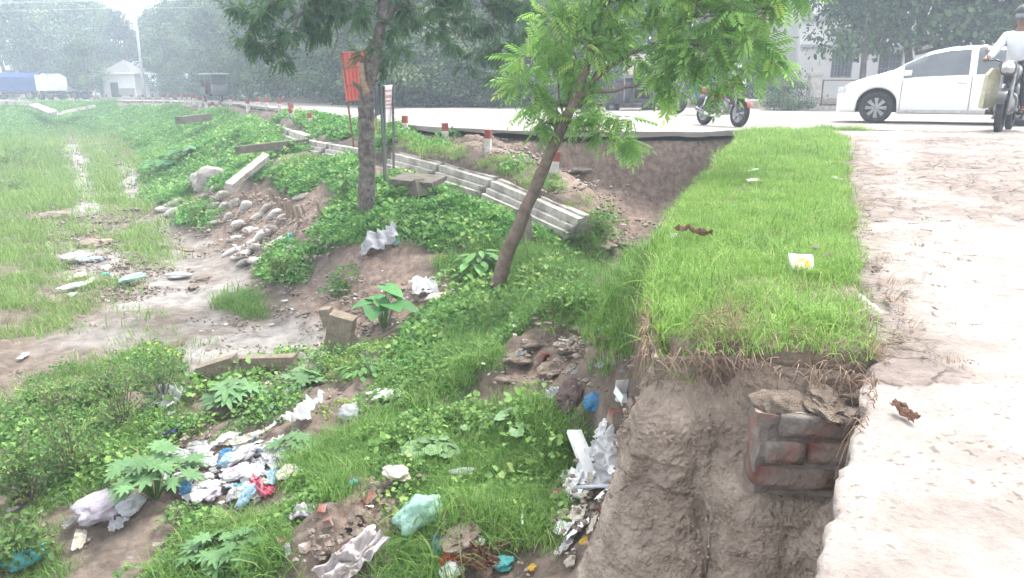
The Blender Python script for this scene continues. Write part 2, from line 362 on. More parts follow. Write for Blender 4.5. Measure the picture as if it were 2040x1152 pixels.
MUD = [[(108,283),(158,283),(190,350),(205,425),(150,430),(140,350)], [(174,278),(200,278),(228,304),(202,310)], [(224,330),(268,330),(304,400),(256,404)],
       [(150,425),(300,440),(430,470),(500,545),(500,590),(650,650),(650,730),(380,740),(300,700),(120,700),(60,760),(20,760),(80,680),(200,620),(260,560),(120,560),(90,500),(200,470)],
       [(0,790),(60,805),(40,905),(0,915)]]
mud = msk(MUD, 22)
mud = np.clip(np.maximum(mud * (0.75 + 0.7 * fbm(GX, GY, 71, 4, 1.1)), msk(MUD[:3], 8)), 0, 1)
red = msk([[(600,560),(760,560),(900,590),(860,680),(700,690),(560,640)], [(560,1152),(650,1020),(760,940),(780,1000),(700,1152)], [(380,380),(640,360),(660,500),(560,520),(420,480)], [(720,440),(860,470),(800,580),(660,560)], [(820,252),(1460,262),(1260,490),(1180,470),(1100,345),(950,300)], [(960,790),(1000,720),(1120,640),(1240,630),(1230,680),(1130,740),(1080,790)]], 25)
m, n, b, out = newmat('soil'); L = n.links.new
at = n.nodes.new('ShaderNodeAttribute'); at.attribute_name = 'mud'; ar = n.nodes.new('ShaderNodeAttribute'); ar.attribute_name = 'red'
ge = n.nodes.new('ShaderNodeNewGeometry')
def nzn(scale, det=8, ro=0.65):
    q = n.nodes.new('ShaderNodeTexNoise'); q.inputs['Scale'].default_value = scale; q.inputs['Detail'].default_value = det; q.inputs['Roughness'].default_value = ro
    L(ge.outputs['Position'], q.inputs['Vector']); return q.outputs['Fac']
def ramp2(fac, p0, c0, p1, c1):
    q = n.nodes.new('ShaderNodeValToRGB'); e = q.color_ramp.elements; e[0].position = p0; e[0].color = (*c0, 1); e[1].position = p1; e[1].color = (*c1, 1); L(fac, q.inputs['Fac']); return q.outputs[0]
def mix(f, a, c):
    q = n.nodes.new('ShaderNodeMix'); q.data_type = 'RGBA'; L(f, q.inputs['Factor']); L(a, q.inputs[6]); L(c, q.inputs[7]); return q.outputs[2]
base = ramp2(nzn(7), 0.36, (0.09, 0.069, 0.055), 0.68, (0.215, 0.17, 0.138))
redc = ramp2(nzn(11), 0.36, (0.125, 0.09, 0.072), 0.66, (0.285, 0.215, 0.172))
c = mix(ar.outputs['Fac'], base, redc)
c = mix(at.outputs['Fac'], c, ramp2(nzn(3.5, 10), 0.34, (0.12, 0.106, 0.095), 0.62, (0.30, 0.28, 0.258)))
L(c, b.inputs['Base Color'])
mr = n.nodes.new('ShaderNodeMapRange'); mr.inputs[3].default_value = 0.9; mr.inputs[4].default_value = 0.42; L(at.outputs['Fac'], mr.inputs[0]); L(mr.outputs[0], b.inputs['Roughness']); b.inputs['Specular IOR Level'].default_value = 0.35
bp = n.nodes.new('ShaderNodeBump'); bp.inputs['Distance'].default_value = 0.03; L(nzn(16, 10, 0.7), bp.inputs['Height']); L(bp.outputs[0], b.inputs['Normal'])
SOIL = m
gme = npmesh('ground', np.stack([GX, GY, GZ], -1).reshape(-1, 3), quads, True, {'mud': ('FLOAT', mud.ravel()), 'red': ('FLOAT', red.ravel())})
tag(link('ground', gme, SOIL), kind='structure')

# ------------------------------------------------------------------ road
def resample(pl, n):
    pl = np.array(pl, float); s = np.r_[0, np.cumsum(np.hypot(*np.diff(pl, axis=0).T))]; t = np.linspace(0, s[-1], n)
    return np.c_[np.interp(t, s, pl[:, 0]), np.interp(t, s, pl[:, 1])]
def dense(pl, n):   # keep more points where close to the camera
    pl = np.array(pl, float); s = np.r_[0, np.cumsum(np.hypot(*np.diff(pl, axis=0).T))]
    t = np.linspace(0, 1, n) ** 1.0 * s[-1]; return np.c_[np.interp(t, s, pl[:, 0]), np.interp(t, s, pl[:, 1])]
NS, NA = 900, 16
e0 = dense(NEAR, NS); e1 = dense(FAR, NS)
jag = fbm(np.arange(NS) * 0.22, np.zeros(NS), 5, 4, 1.0) * 0.13 * (e0[:, 1] < 30)
e0[:, 1] += jag; tt = np.r_[0, 0.004, np.linspace(0.02, 1, NA - 2)]
RX = e0[:, None, 0] * (1 - tt) + e1[:, None, 0] * tt; RY = e0[:, None, 1] * (1 - tt) + e1[:, None, 1] * tt
RZ = roadz(RX, RY) + 0.012 + 0.012 * fbm(RX, RY, 77, 3, 0.4)
V = np.stack([RX, RY, RZ], -1)
skirt = V[:, :1].copy(); skirt[..., 2] -= 0.075 + 0.035 * fbm(np.arange(NS) * 0.3, np.zeros(NS), 6, 3)[:, None]; skirt[..., 1] += 0.03
V = np.concatenate([skirt, V], 1); k = NA + 1; idr = np.arange(NS * k).reshape(NS, k)
rq = np.stack([idr[:-1, :-1], idr[:-1, 1:], idr[1:, 1:], idr[1:, :-1]], -1).reshape(-1, 4)
ASPH = mat('dusty_asphalt', (0.34, 0.315, 0.29), (0.26, 0.24, 0.222), rough=0.9, ns=0.8, bump=0.006, bs=22, c3=(0.21, 0.198, 0.187), thr=0.56)
road = tag(link('road', npmesh('road', V.reshape(-1, 3), rq, False), ASPH), kind='structure')

# ------------------------------------------------------------------ ramp of worn concrete
PALE = None
m, n, b, out = newmat('worn_concrete'); L = n.links.new; ge = n.nodes.new('ShaderNodeNewGeometry')
mp = n.nodes.new('ShaderNodeMapping'); mp.inputs['Scale'].default_value = (1, 1, 1); L(ge.outputs['Position'], mp.inputs['Vector'])
at = n.nodes.new('ShaderNodeAttribute'); at.attribute_name = 'dirt'
ca = ramp2(nzn(5.0, 12, 0.72), 0.36, (0.255, 0.222, 0.202), 0.6, (0.385, 0.35, 0.325))
cd = ramp2(nzn(9, 9), 0.34, (0.125, 0.10, 0.088), 0.62, (0.265, 0.222, 0.198))
cc = mix(at.outputs['Fac'], ca, cd)
wv = n.nodes.new('ShaderNodeTexVoronoi'); wv.feature = 'DISTANCE_TO_EDGE'; wv.inputs['Scale'].default_value = 5.5
ds = n.nodes.new('ShaderNodeTexNoise'); ds.inputs['Scale'].default_value = 3.0; ds.inputs['Detail'].default_value = 6; L(ge.outputs['Position'], ds.inputs['Vector'])
vm = n.nodes.new('ShaderNodeVectorMath'); vm.operation = 'MULTIPLY_ADD'; vm.inputs[1].default_value = (0.35, 0.35, 0.35); L(ds.outputs['Color'], vm.inputs[0]); L(ge.outputs['Position'], vm.inputs[2]); L(vm.outputs[0], wv.inputs['Vector'])
crk = ramp2(wv.outputs['Distance'], 0.0, (0, 0, 0), 0.055, (1, 1, 1))
gate = ramp2(at.outputs['Fac'], 0.45, (1, 1, 1), 0.75, (0, 0, 0))
mxg = n.nodes.new('ShaderNodeMix'); mxg.data_type = 'RGBA'; mxg.blend_type = 'LIGHTEN'; mxg.inputs['Factor'].default_value = 1; L(crk, mxg.inputs[6]); L(gate, mxg.inputs[7])
mxm = n.nodes.new('ShaderNodeMix'); mxm.data_type = 'RGBA'; mxm.blend_type = 'MULTIPLY'; mxm.inputs['Factor'].default_value = 0.3; L(cc, mxm.inputs[6]); L(mxg.outputs[2], mxm.inputs[7])
spk = ramp2(nzn(48, 4, 0.5), 0.33, (0.45, 0.40, 0.37), 0.42, (1, 1, 1)); spg = ramp2(nzn(3.0, 5), 0.42, (1, 1, 1), 0.62, (0, 0, 0))
mxs = n.nodes.new('ShaderNodeMix'); mxs.data_type = 'RGBA'; mxs.blend_type = 'LIGHTEN'; mxs.inputs['Factor'].default_value = 1; L(spk, mxs.inputs[6]); L(spg, mxs.inputs[7])
mxt = n.nodes.new('ShaderNodeMix'); mxt.data_type = 'RGBA'; mxt.blend_type = 'MULTIPLY'; mxt.inputs['Factor'].default_value = 0.8; L(mxm.outputs[2], mxt.inputs[6]); L(mxs.outputs[2], mxt.inputs[7])
L(mxt.outputs[2], b.inputs['Base Color']); b.inputs['Roughness'].default_value = 0.88; b.inputs['Specular IOR Level'].default_value = 0.25
bp = n.nodes.new('ShaderNodeBump'); bp.inputs['Distance'].default_value = 0.022; L(nzn(20, 10, 0.7), bp.inputs['Height'])
bp2 = n.nodes.new('ShaderNodeBump'); bp2.inputs['Distance'].default_value = 0.008; L(mxg.outputs[2], bp2.inputs['Height']); L(bp.outputs[0], bp2.inputs['Normal']); L(bp2.outputs[0], b.inputs['Normal'])
PALE = m
RE = [(-0.35, -0.5), (0.1, 0.45)] + RAMPEDGE + RAMPGRASS
tle = np.linspace(0, 1, 420) ** 1.8; le = resample(RE, 4000)[(tle * 3999).astype(int)]; ale = np.r_[0, np.cumsum(np.hypot(*np.diff(le, axis=0).T))]
re_ = np.c_[np.interp(tle, [0, 0.3, 1], [3.2, 6.5, 26]), np.interp(tle, [0, 0.3, 1], [-0.5, 0.6, 11.6])]
jl = (fbm(ale * 11, np.zeros(420), 8, 5, 1.0, 0.65) * 0.013 + fbm(ale * 2.2, np.zeros(420), 9, 2) * 0.02)
le[:, 0] += jl
ta = np.r_[0, 0.003, np.linspace(0.01, 0.5, 150), np.linspace(0.51, 1, 40)]
PX = le[:, None, 0] * (1 - ta) + re_[:, None, 0] * ta; PY = le[:, None, 1] * (1 - ta) + re_[:, None, 1] * ta
PU, PV = proj(PX, PY, -0.1 + 0 * PX)
cob = sstep(-40, 30, sdist(PU, PV, [(1810,290),(2300,280),(2300,440),(1900,420),(1830,360)]) + 40 * fbm(PX, PY, 82, 3, 1.5))
dirt = np.clip(sstep(0.9, 0.0, np.abs(PX - np.interp(PY, [q[1] for q in RAMPGRASS], [q[0] for q in RAMPGRASS])) / (0.25 + 0.09 * PY) + 0.5 * fbm(PX, PY, 84, 4, 1.5)) * (PY > 2.0) + cob * 0.75 + 0.25 * fbm(PX, PY, 85, 3, 0.8), 0, 1)
edgeround = np.exp(-ta / 0.0018)[None, :] * 0.014 * (PY < 2.4) * (0.6 + 0.8 * fbm(PX, PY, 87, 3, 9.0))
relief = 0.0042 * fbm(PX, PY, 83, 5, 7.0, 0.65) - 0.007 * sstep(0.15, 0.35, fbm(PX, PY * 1.5, 86, 4, 4.5, 0.6)) + cob * 0.035 * sstep(0.02, 0.22, np.abs(fbm(PX, PY, 88, 2, 3.4))) 
PZ = rampz(PX, PY) + relief - edgeround + 0.014 * sstep(9, 11, PY)
V = np.stack([PX, PY, PZ], -1); sk = V[:, :1].copy(); sk[..., 2] -= 0.085 + 0.02 * fbm(ale * 9, np.zeros(420), 10, 3)[:, None]; sk[..., 0] += (0.012 + 0.014 * fbm(ale * 16, np.zeros(420), 12, 3))[:, None]
sk2 = sk.copy(); sk2[..., 0] += 0.25
V = np.concatenate([sk2, sk, V], 1); k = V.shape[1]; idr = np.arange(420 * k).reshape(420, k)
pq = np.stack([idr[:-1, :-1], idr[:-1, 1:], idr[1:, 1:], idr[1:, :-1]], -1).reshape(-1, 4)
dz = np.concatenate([np.zeros((420, 2)), dirt], 1)
tag(link('pavement_ramp', npmesh('pavement_ramp', V.reshape(-1, 3), pq, True, {'dirt': ('FLOAT', dz.ravel())}), PALE), kind='structure')

# ------------------------------------------------------------------ near earth cliff below the berm and the ramp
CL = [(0.80, 3.6), (0.63, 3.1), (0.52, 2.7)] + XY([atZ(1296,705,-0.1), atZ(1360,703,-0.1), atZ(1430,700,-0.1), atZ(1500,712,-0.1), atZ(1560,728,-0.1), atZ(1640,735,-0.1), atZ(1712,742,-0.1)])
qx, qy = CL[-1]
CL += [(qx + 0.02, qy - 0.06)] + [(x + 0.06, y) for x, y in RAMPEDGE[::-1][1:]] + [(0.2, 0.5), (-0.2, -0.4)]
NSC, NH = 420, 230
cl = resample(CL, NSC); tg = np.gradient(cl, axis=0); tg /= np.linalg.norm(tg, axis=1, keepdims=True)
for _ in range(60): tg[1:-1] = (tg[:-2] + 2 * tg[1:-1] + tg[2:]) / 4
tg /= np.linalg.norm(tg, axis=1, keepdims=True); nrm = np.c_[tg[:, 1], -tg[:, 0]]
ss = np.linspace(0, 1, NSC); arc = np.r_[0, np.cumsum(np.hypot(*np.diff(cl, axis=0).T))]
H = np.linspace(0, 1, NH) ** 1.15 * 1.75
S2, H2 = np.meshgrid(arc, H, indexing='ij')
wallA = (np.clip((cl[:, 0] - 0.66) / 0.10, 0, 1) * (cl[:, 1] < 2.3) * np.clip((cl[:, 1] - 1.0) / 0.5, 0, 1))[:, None]
slope = (0.37 * (1 - 0.85 * sstep(2.22, 2.65, cl[:, 1])) * (1 - 0.25 * sstep(0.50, 0.42, cl[:, 0])) * (1 - 0.8 * sstep(2.02, 1.75, cl[:, 1])))[:, None]
off = slope * np.maximum(H2 - 0.05 , 0) ** 1.05 - 0.03 * wallA * (1 - sstep(0.30, 0.40, H2))
off += -0.06 * np.exp(-((H2 - 0.10) / 0.06) ** 2) * (1 - wallA)          # undercut below the sod
rough = fbm(S2, H2 * 0.6, 91, 4, 2.6, 0.5) * 0.015 + fbm(S2, H2 * 0.7, 93, 5, 9, 0.7) * 0.013 - sstep(0.25, 0.7, fbm(S2 * 2, H2 * 0.4, 95, 3, 5)) * 0.02
led = fbm(S2 * 0.6, H2, 97, 2, 6); off += 0.012 * sstep(-0.05, 0.05, led)
off += rough * (0.45 + 0.55 * sstep(0.0, 0.12, H2)) * (1 - 0.6 * wallA * (H2 < 0.45))
V = np.stack([cl[:, None, 0] + nrm[:, None, 0] * off, cl[:, None, 1] + nrm[:, None, 1] * off, (bermz(cl[:, 0], cl[:, 1]) - 0.014 - 0.75 * sstep(2.6, 3.5, cl[:, 1]))[:, None] - H2 + 0 * off], -1)
idr = np.arange(NSC * NH).reshape(NSC, NH)
cq = np.stack([idr[:-1, :-1], idr[1:, :-1], idr[1:, 1:], idr[:-1, 1:]], -1).reshape(-1, 4)
CLIFF = mat('cliff_earth', (0.36, 0.295, 0.242), (0.235, 0.19, 0.155), rough=0.95, ns=12.0, bump=0.035, bs=45, c3=(0.42, 0.35, 0.29), thr=0.56, spec=0.15, detail=9)
tag(link('earth_bank', npmesh('earth_bank', V.reshape(-1, 3), cq, True), CLIFF), kind='structure')
CLV = V; CLN_ = nrm
# ------------------------------------------------------------------ growing things: templates
LIB = {}
def lib(name, objs):
    c = bpy.data.collections.new(name)
    for o in objs: c.objects.link(o)
    LIB[name] = c
def libobj(name, V, Fc, mt, var, smooth=True):
    me = npmesh(name, V, Fc, smooth, {'var': ('FLOAT', var)}); me.materials.append(mt)
    return bpy.data.objects.new(name, me)
def blades(n, rad, h0, h1, wd, lean, g, curl=0.5):
    V = []; Fq = []; var = []
    for i in range(n):
        a = g.uniform(0, 6.283); r = rad * math.sqrt(g.uniform()); x, y = r * math.cos(a), r * math.sin(a)
        h = g.uniform(h0, h1); da = g.uniform(0, 6.283); dx, dy = math.cos(da), math.sin(da); ln = g.uniform(0.15, 1) * lean
        b = len(V); wv = wd * g.uniform(0.7, 1.3)
        for t in (0, 0.4, 0.75, 1.0):
            q = t ** 1.8 * ln * h; z = h * t * (1 - curl * 0.5 * ln * t * t)
            ww = wv * (1 - t * 0.92)
            V += [(x + dx * q - dy * ww, y + dy * q + dx * ww, z), (x + dx * q + dy * ww, y + dy * q - dx * ww, z)]
        for k in range(3): Fq.append((b + 2 * k, b + 2 * k + 1, b + 2 * k + 3, b + 2 * k + 2))
        var += [g.uniform()] * 8
    return np.array(V), np.array(Fq), np.array(var)
def leaflet(wd=0.5, cup=0.1, n=1):   # unit leaf along +y: 6-vert, two quads folded at the midrib
    return np.array([(0, 0, 0), (wd * 0.85, 0.32, cup), (wd * 0.55, 0.72, cup * 0.7), (0, 1, -cup), (-wd * 0.55, 0.72, cup * 0.7), (-wd * 0.85, 0.32, cup), (0, 0.4, 0)]), np.array([(0, 1, 6, 6), (1, 2, 3, 6), (6, 3, 4, 5), (0, 6, 5, 5)])
LT, LF = leaflet()
LF3 = np.array([(0, 1, 6), (1, 2, 6), (2, 3, 6), (6, 3, 4), (6, 4, 5), (0, 6, 5)])
def mound(n, rad, hgt, size, g, zb=1.2, up=0.6):
    """dome of small broad leaves"""
    a = g.uniform(0, 6.283, n); r = rad * np.sqrt(g.uniform(0, 1, n)); h = hgt * (1 - (r / rad) ** 2) * g.uniform(0.3, 1.05, n)
    P = np.c_[r * np.cos(a), r * np.sin(a), h]
    D = np.c_[np.cos(a), np.sin(a), g.normal(0.05, 0.4, n)] + g.normal(0, 0.6, (n, 3)); N = np.c_[g.normal(0, 0.45, n), g.normal(0, 0.45, n), np.full(n, 1.0)]
    S = size * g.uniform(0.6, 1.3, n)
    V, Fc, k = bake(LT, LF3, P, D, N, S); return V, Fc, np.repeat(g.uniform(0, 1, n), k)
g = np.random.default_rng(5)
GR_A = leafmat('grass_bright', (0.11, 0.22, 0.045), (0.28, 0.47, 0.11), (0.45, 0.52, 0.20), 0.42)
GR_B = leafmat('grass_dark', (0.065, 0.15, 0.03), (0.17, 0.33, 0.07), (0.30, 0.37, 0.13), 0.38)
GR_C = leafmat('grass_pale', (0.12, 0.21, 0.05), (0.26, 0.41, 0.12), (0.40, 0.44, 0.18), 0.35)
CR_A = leafmat('creeper_leaf', (0.055, 0.17, 0.04), (0.16, 0.37, 0.09), (0.27, 0.46, 0.12), 0.35)
CR_B = leafmat('weed_leaf', (0.06, 0.15, 0.04), (0.17, 0.33, 0.085), (0.32, 0.42, 0.13), 0.35)
CR_C = leafmat('yellow_weed_leaf', (0.10, 0.18, 0.03), (0.25, 0.36, 0.07), (0.40, 0.40, 0.06), 0.3)
CR_D = leafmat('pale_creeper_leaf', (0.10, 0.22, 0.05), (0.24, 0.42, 0.12), (0.36, 0.46, 0.16), 0.35)
DRY = leafmat('dead_grass', (0.16, 0.11, 0.075), (0.36, 0.28, 0.19), None, 0.1, 0.9)
lib('turf', [libobj('turf', *(lambda t: (t[0], t[1], GR_A, t[2]))(blades(64, 0.10, 0.03, 0.10, 0.0022, 1.5, g, 0.9))) for _ in range(4)])
lib('tall', [libobj('tall', *(lambda t: (t[0], t[1], GR_B, t[2]))(blades(56, 0.10, 0.05, 0.16, 0.0027, 1.5, g, 0.9))) for _ in range(4)])
lib('thin', [libobj('thin', *(lambda t: (t[0], t[1], GR_C, t[2]))(blades(34, 0.13, 0.03, 0.10, 0.003, 1.0, g))) for _ in range(3)])
lib('dead', [libobj('dead', *(lambda t: (t[0], t[1], DRY, t[2]))(blades(40, 0.08, 0.05, 0.14, 0.0016, 1.6, g, 1.2))) for _ in range(3)])
lib('creeper', [libobj('creeper', *(lambda t: (t[0], t[1], CR_A, t[2]))(mound(120, 0.16, 0.10, 0.032, g))) for _ in range(4)])
lib('weed', [libobj('weed', *(lambda t: (t[0], t[1], CR_B, t[2]))(mound(110, 0.13, 0.11, 0.024, g))) for _ in range(4)])
lib('weed2', [libobj('weed2', *(lambda t: (t[0], t[1], CR_D, t[2]))(mound(34, 0.17, 0.13, 0.042, g))) for _ in range(3)])
lib('yellow', [libobj('yellow', *(lambda t: (t[0], t[1], CR_C, t[2]))(mound(60, 0.10, 0.10, 0.021, g))) for _ in range(3)])
def clods(n, rad, s0, s1, g):
    V = []; Fc = []; var = []
    for i in range(n):
        a = g.uniform(0, 6.283); r = rad * math.sqrt(g.uniform()); s = g.uniform(s0, s1) * g.uniform(0.5, 1)
        c = np.array((r * math.cos(a), r * math.sin(a), s * 0.3)); b = len(V)
        P = np.array([(1, 0, 0), (0, 1, 0), (-1, 0, 0), (0, -1, 0), (0, 0, 0.8), (0, 0, -0.8), (.7, .7, .3), (-.7, .6, .35), (-.6, -.7, .3), (.7, -.6, .25)]) * s * g.uniform(0.7, 1.25, (10, 3)) + c
        V += P.tolist(); Fc += [(b + q[0], b + q[1], b + q[2]) for q in ((0, 6, 4), (6, 1, 4), (1, 7, 4), (7, 2, 4), (2, 8, 4), (8, 3, 4), (3, 9, 4), (9, 0, 4), (0, 1, 6), (1, 2, 7), (2, 3, 8), (3, 0, 9), (1, 0, 5), (2, 1, 5), (3, 2, 5), (0, 3, 5))]
        var += [g.uniform()] * 10
    return np.array(V), np.array(Fc), np.array(var)
CLOD = leafmat('clod', (0.13, 0.105, 0.088), (0.25, 0.21, 0.178), None, 0.0, 0.95)
CRUMB = leafmat('earth_crumb', (0.20, 0.155, 0.125), (0.33, 0.27, 0.22), None, 0.0, 0.95)
CHIP = leafmat('litter_chip', (0.20, 0.17, 0.15), (0.62, 0.60, 0.60), (0.75, 0.75, 0.76), 0.0, 0.7)
lib('clod', [libobj('clod', *(lambda t: (t[0], t[1], CLOD, t[2]))(clods(26, 0.14, 0.006, 0.022, g)), smooth=False) for _ in range(3)])
lib('crumb', [libobj('crumb', *(lambda t: (t[0], t[1], CRUMB, t[2]))(clods(9, 0.05, 0.004, 0.013, g)), smooth=False) for _ in range(3)])
lib('chip', [libobj('chip', *(lambda t: (t[0] * np.array((1, 1, 0.5)), t[1], CHIP, t[2]))(clods(5, 0.1, 0.006, 0.022, g)), smooth=False) for _ in range(3)])

_ng = {}
def gn_group(colname):
    if colname in _ng: return _ng[colname]
    ng = bpy.data.node_groups.new('spread_' + colname, 'GeometryNodeTree')
    ng.interface.new_socket('Geometry', in_out='INPUT', socket_type='NodeSocketGeometry'); ng.interface.new_socket('Geometry', in_out='OUTPUT', socket_type='NodeSocketGeometry')
    N = ng.nodes; gi = N.new('NodeGroupInput'); go = N.new('NodeGroupOutput'); ip = N.new('GeometryNodeInstanceOnPoints')
    ci = N.new('GeometryNodeCollectionInfo'); ci.inputs['Collection'].default_value = LIB[colname]; ci.inputs['Separate Children'].default_value = True; ci.inputs['Reset Children'].default_value = True
    def na(nm, ty): q = N.new('GeometryNodeInputNamedAttribute'); q.data_type = ty; q.inputs['Name'].default_value = nm; return q.outputs['Attribute']
    L = ng.links.new; L(gi.outputs[0], ip.inputs['Points']); L(ci.outputs[0], ip.inputs['Instance']); ip.inputs['Pick Instance'].default_value = True
    er = N.new('FunctionNodeEulerToRotation'); L(na('rot', 'FLOAT_VECTOR'), er.inputs[0]); L(er.outputs[0], ip.inputs['Rotation'])
    L(na('scl', 'FLOAT'), ip.inputs['Scale']); L(na('idx', 'INT'), ip.inputs['Instance Index']); L(ip.outputs[0], go.inputs[0])
    _ng[colname] = ng; return ng
def scatter(name, colname, P, S, label, cat, tilt=0.15):
    n = len(P); P = np.asarray(P, np.float32)
    me = bpy.data.meshes.new(name); me.vertices.add(n); me.vertices.foreach_set('co', P.ravel())
    rot = np.c_[rng.normal(0, tilt, n), rng.normal(0, tilt, n), rng.uniform(0, 6.283, n)].astype(np.float32)
    for an, ty, arr, key in (('rot', 'FLOAT_VECTOR', rot, 'vector'), ('scl', 'FLOAT', np.asarray(S, np.float32), 'value'), ('idx', 'INT', rng.integers(0, 12, n).astype(np.int32), 'value')):
        me.attributes.new(an, ty, 'POINT').data.foreach_set(key, arr.ravel())
    o = link(name, me); md = o.modifiers.new('spread', 'NODES'); md.node_group = gn_group(colname)
    return tag(o, label, cat, None, 'stuff')
# area of every ground cell and random points in cells
CA = np.zeros(GX.shape); CA[:-1, :-1] = np.abs((GX[:-1, 1:] - GX[:-1, :-1]) * (GY[1:, :-1] - GY[:-1, :-1]))
INR = sdist(GX, GY, ROADP) > -0.05
RAMPP = RE + [(40, 11.9), (40, -0.5)]
INP = (GY < 13) & (sdist(GX, GY, RAMPP) > 0.02)
VIS = (GU > -140) & (GU < 2180) & (GV < 1250) & ~INR & ~INP
def spread(dens, scale=lambda y: 1.0, var=0.3, lift=-0.01, maxn=60000):
    lam = np.clip(CA * dens * VIS, 0, 8); cnt = rng.poisson(lam); r, c = np.nonzero(cnt); k = np.repeat(np.arange(len(r)), cnt[r, c])
    r, c = r[k], c[k]; ok = (r < nr - 1) & (c < nc - 1); r, c = r[ok], c[ok]
    if len(r) > maxn: q = rng.permutation(len(r))[:maxn]; r, c = r[q], c[q]
    fu, fv = rng.uniform(size=len(r)), rng.uniform(size=len(r))
    def bl(A): return (A[r, c] * (1 - fu) + A[r, c + 1] * fu) * (1 - fv) + (A[r + 1, c] * (1 - fu) + A[r + 1, c + 1] * fu) * fv
    P = np.c_[bl(GX), bl(GY), bl(GZ) + lift]
    S = scale(P[:, 1]) * rng.uniform(1 - var, 1 + var, len(r)); return P, S
def lod(k0, y0=4.0, p=1.6): return k0 / np.maximum(1.0, GY / y0) ** p
def lsc(y0=4.0, p=0.75): return lambda y: np.maximum(1.0, y / y0) ** p

inb = sdist(GX, GY, BERM) * (GY < 15) - 50 * (GY >= 15)
# --- grass on the berm
bermmask = sstep(-0.02, 0.05, inb)
rdist = np.where(GY < 13, sdist(GX, GY, RAMPP), -9.0)
bermmask = bermmask * sstep(0.01, 0.10, -rdist + 0.03 * fbm(GX, GY, 107, 3, 4.0))
P, S = spread(bermmask * lod(620, 4.0, 1.2) * (1 - 0.55 * sstep(0.25, 0.7, fbm(GX, GY, 101, 4, 1.5))) , lsc(5, 0.5), 0.35)
S = S * (0.85 + 0.35 * fbm(P[:, 0], P[:, 1], 105, 3, 2.0))
scatter('verge_grass', 'turf', P, S * 0.9, 'bright green grass covering the berm beside the concrete ramp', 'grass')
P, S = spread(bermmask * lod(34, 4.0, 1.2) * sstep(0.1, 0.6, fbm(GX, GY, 103, 3, 1.6)), lsc(5, 0.5), 0.4)
scatter('tuft_grass', 'tall', P, S * 0.8, 'longer grass tufts standing out of the berm turf', 'grass')
P, S = spread(bermmask * lod(34, 4.0, 1.2) * sstep(-0.1, 0.5, fbm(GX, GY, 104, 3, 1.1)), lsc(5, 0.5), 0.4)
scatter('straw_grass', 'dead', P, S * 0.6, 'dry straw coloured blades mixed into the berm turf', 'dead grass')
# --- darker long grass patches on the slope
TALL = [[(1180,790),(1300,705),(1296,520),(1262,510),(1200,600),(1080,640),(1130,650),(1200,690),(1230,720)], [(560,990),(610,900),(760,835),(850,790),(890,820),(780,920),(650,1000)],
        [(770,980),(890,870),(1000,830),(1110,800),(1150,870),(1120,960),(1110,1100),(1000,1060),(880,1040),(800,1020)], [(730,1160),(760,1070),(870,1080),(870,1160)], [(310,1160),(380,1060),(540,1050),(550,1160)],
        [(840,660),(1000,610),(1150,580),(1180,610),(1050,650),(900,720)], [(860,560),(900,500),(1180,470),(1190,560),(1080,580)], [(770,850),(860,760),(960,700),(1010,730),(900,800)],
        [(1150,850),(1190,830),(1200,900),(1160,920)], [(450,600),(515,595),(520,628),(450,628)], [(620,920),(700,860),(820,860),(700,960)]]
tm = msk(TALL, 14)
P, S = spread(tm * (1 - 0.9 * bermmask) * lod(380, 4.0, 1.3), lsc(4.5, 0.6), 0.4)
scatter('long_grass', 'tall', P, S, 'long green grass on the slope below the berm', 'grass')
# --- thin pale grass over the low field
field = sstep(0.0, 1.0, msk([[(-200,255),(240,262),(300,400),(340,480),(300,620),(420,680),(330,760),(-200,1000)]], 40)) * (1 - 0.93 * msk(MUD, 16))
field *= sstep(-0.35, 0.45, fbm(GX, GY, 111, 3, 0.8) + 0.2)
isl = msk([[(240,470),(300,455),(345,520),(300,545),(240,520)], [(0,290),(120,290),(150,420),(0,430)], [(180,300),(235,330),(262,398),(190,420)], [(262,300),(290,320),(310,400),(295,400)]], 12)
trackm = msk(MUD[:3], 8)
P, S = spread(np.maximum(field * 0.8, isl) * (1 - trackm) * lod(150, 5.0, 1.2), lsc(5, 0.62), 0.4)
scatter('field_grass', 'thin', P, S * 1.1, 'sparse pale grass over the muddy low field', 'grass')
# --- creeping plants over the bank
CRP = [[(640,500),(650,440),(720,372),(870,345),(1000,395),(1030,470),(900,490),(770,465),(690,490)], [(300,400),(310,330),(250,262),(330,222),(480,236),(560,262),(615,282),(700,300),(700,380),(640,352),(600,385),(500,350),(450,372),(400,360),(380,400)],
       [(0,275),(0,212),(260,212),(330,225),(250,265),(120,262)], [(640,290),(790,276),(960,318),(1100,362),(1215,440),(1205,470),(1120,405),(980,348),(790,300),(700,300)], [(400,225),(640,235),(800,262),(790,290),(620,272),(500,240)],
       [(530,540),(560,495),(600,500),(600,560),(550,572)], [(1060,460),(1180,450),(1190,500),(1080,510)], [(780,740),(870,640),(960,600),(980,640),(850,740)], [(370,430),(420,415),(430,450),(390,455)], [(870,560),(1000,540),(1000,600),(880,600)],
       [(620,300),(720,330),(700,420),(690,360)], [(655,572),(695,565),(700,590),(660,590)]]
cm = msk(CRP, 12)
cd_ = np.full(GX.shape, 99.0)
for a_, c_ in COPL:
    A_, B_ = atY(*a_), atY(*c_); ex, ey = B_.x - A_.x, B_.y - A_.y; t_ = np.clip(((GX - A_.x) * ex + (GY - A_.y) * ey) / (ex * ex + ey * ey), 0, 1); cd_ = np.minimum(cd_, np.hypot(GX - A_.x - t_ * ex, GY - A_.y - t_ * ey))
cm *= sstep(0.22, 0.45, cd_ / (0.6 + 0.02 * GY))
cgap = sstep(-0.75, -0.2, fbm(GX, GY, 131, 4, 1.3)); shoulder = msk([[(780,270),(960,312),(1100,356),(1225,440),(1205,470),(1120,405),(980,348),(790,300)]], 10)
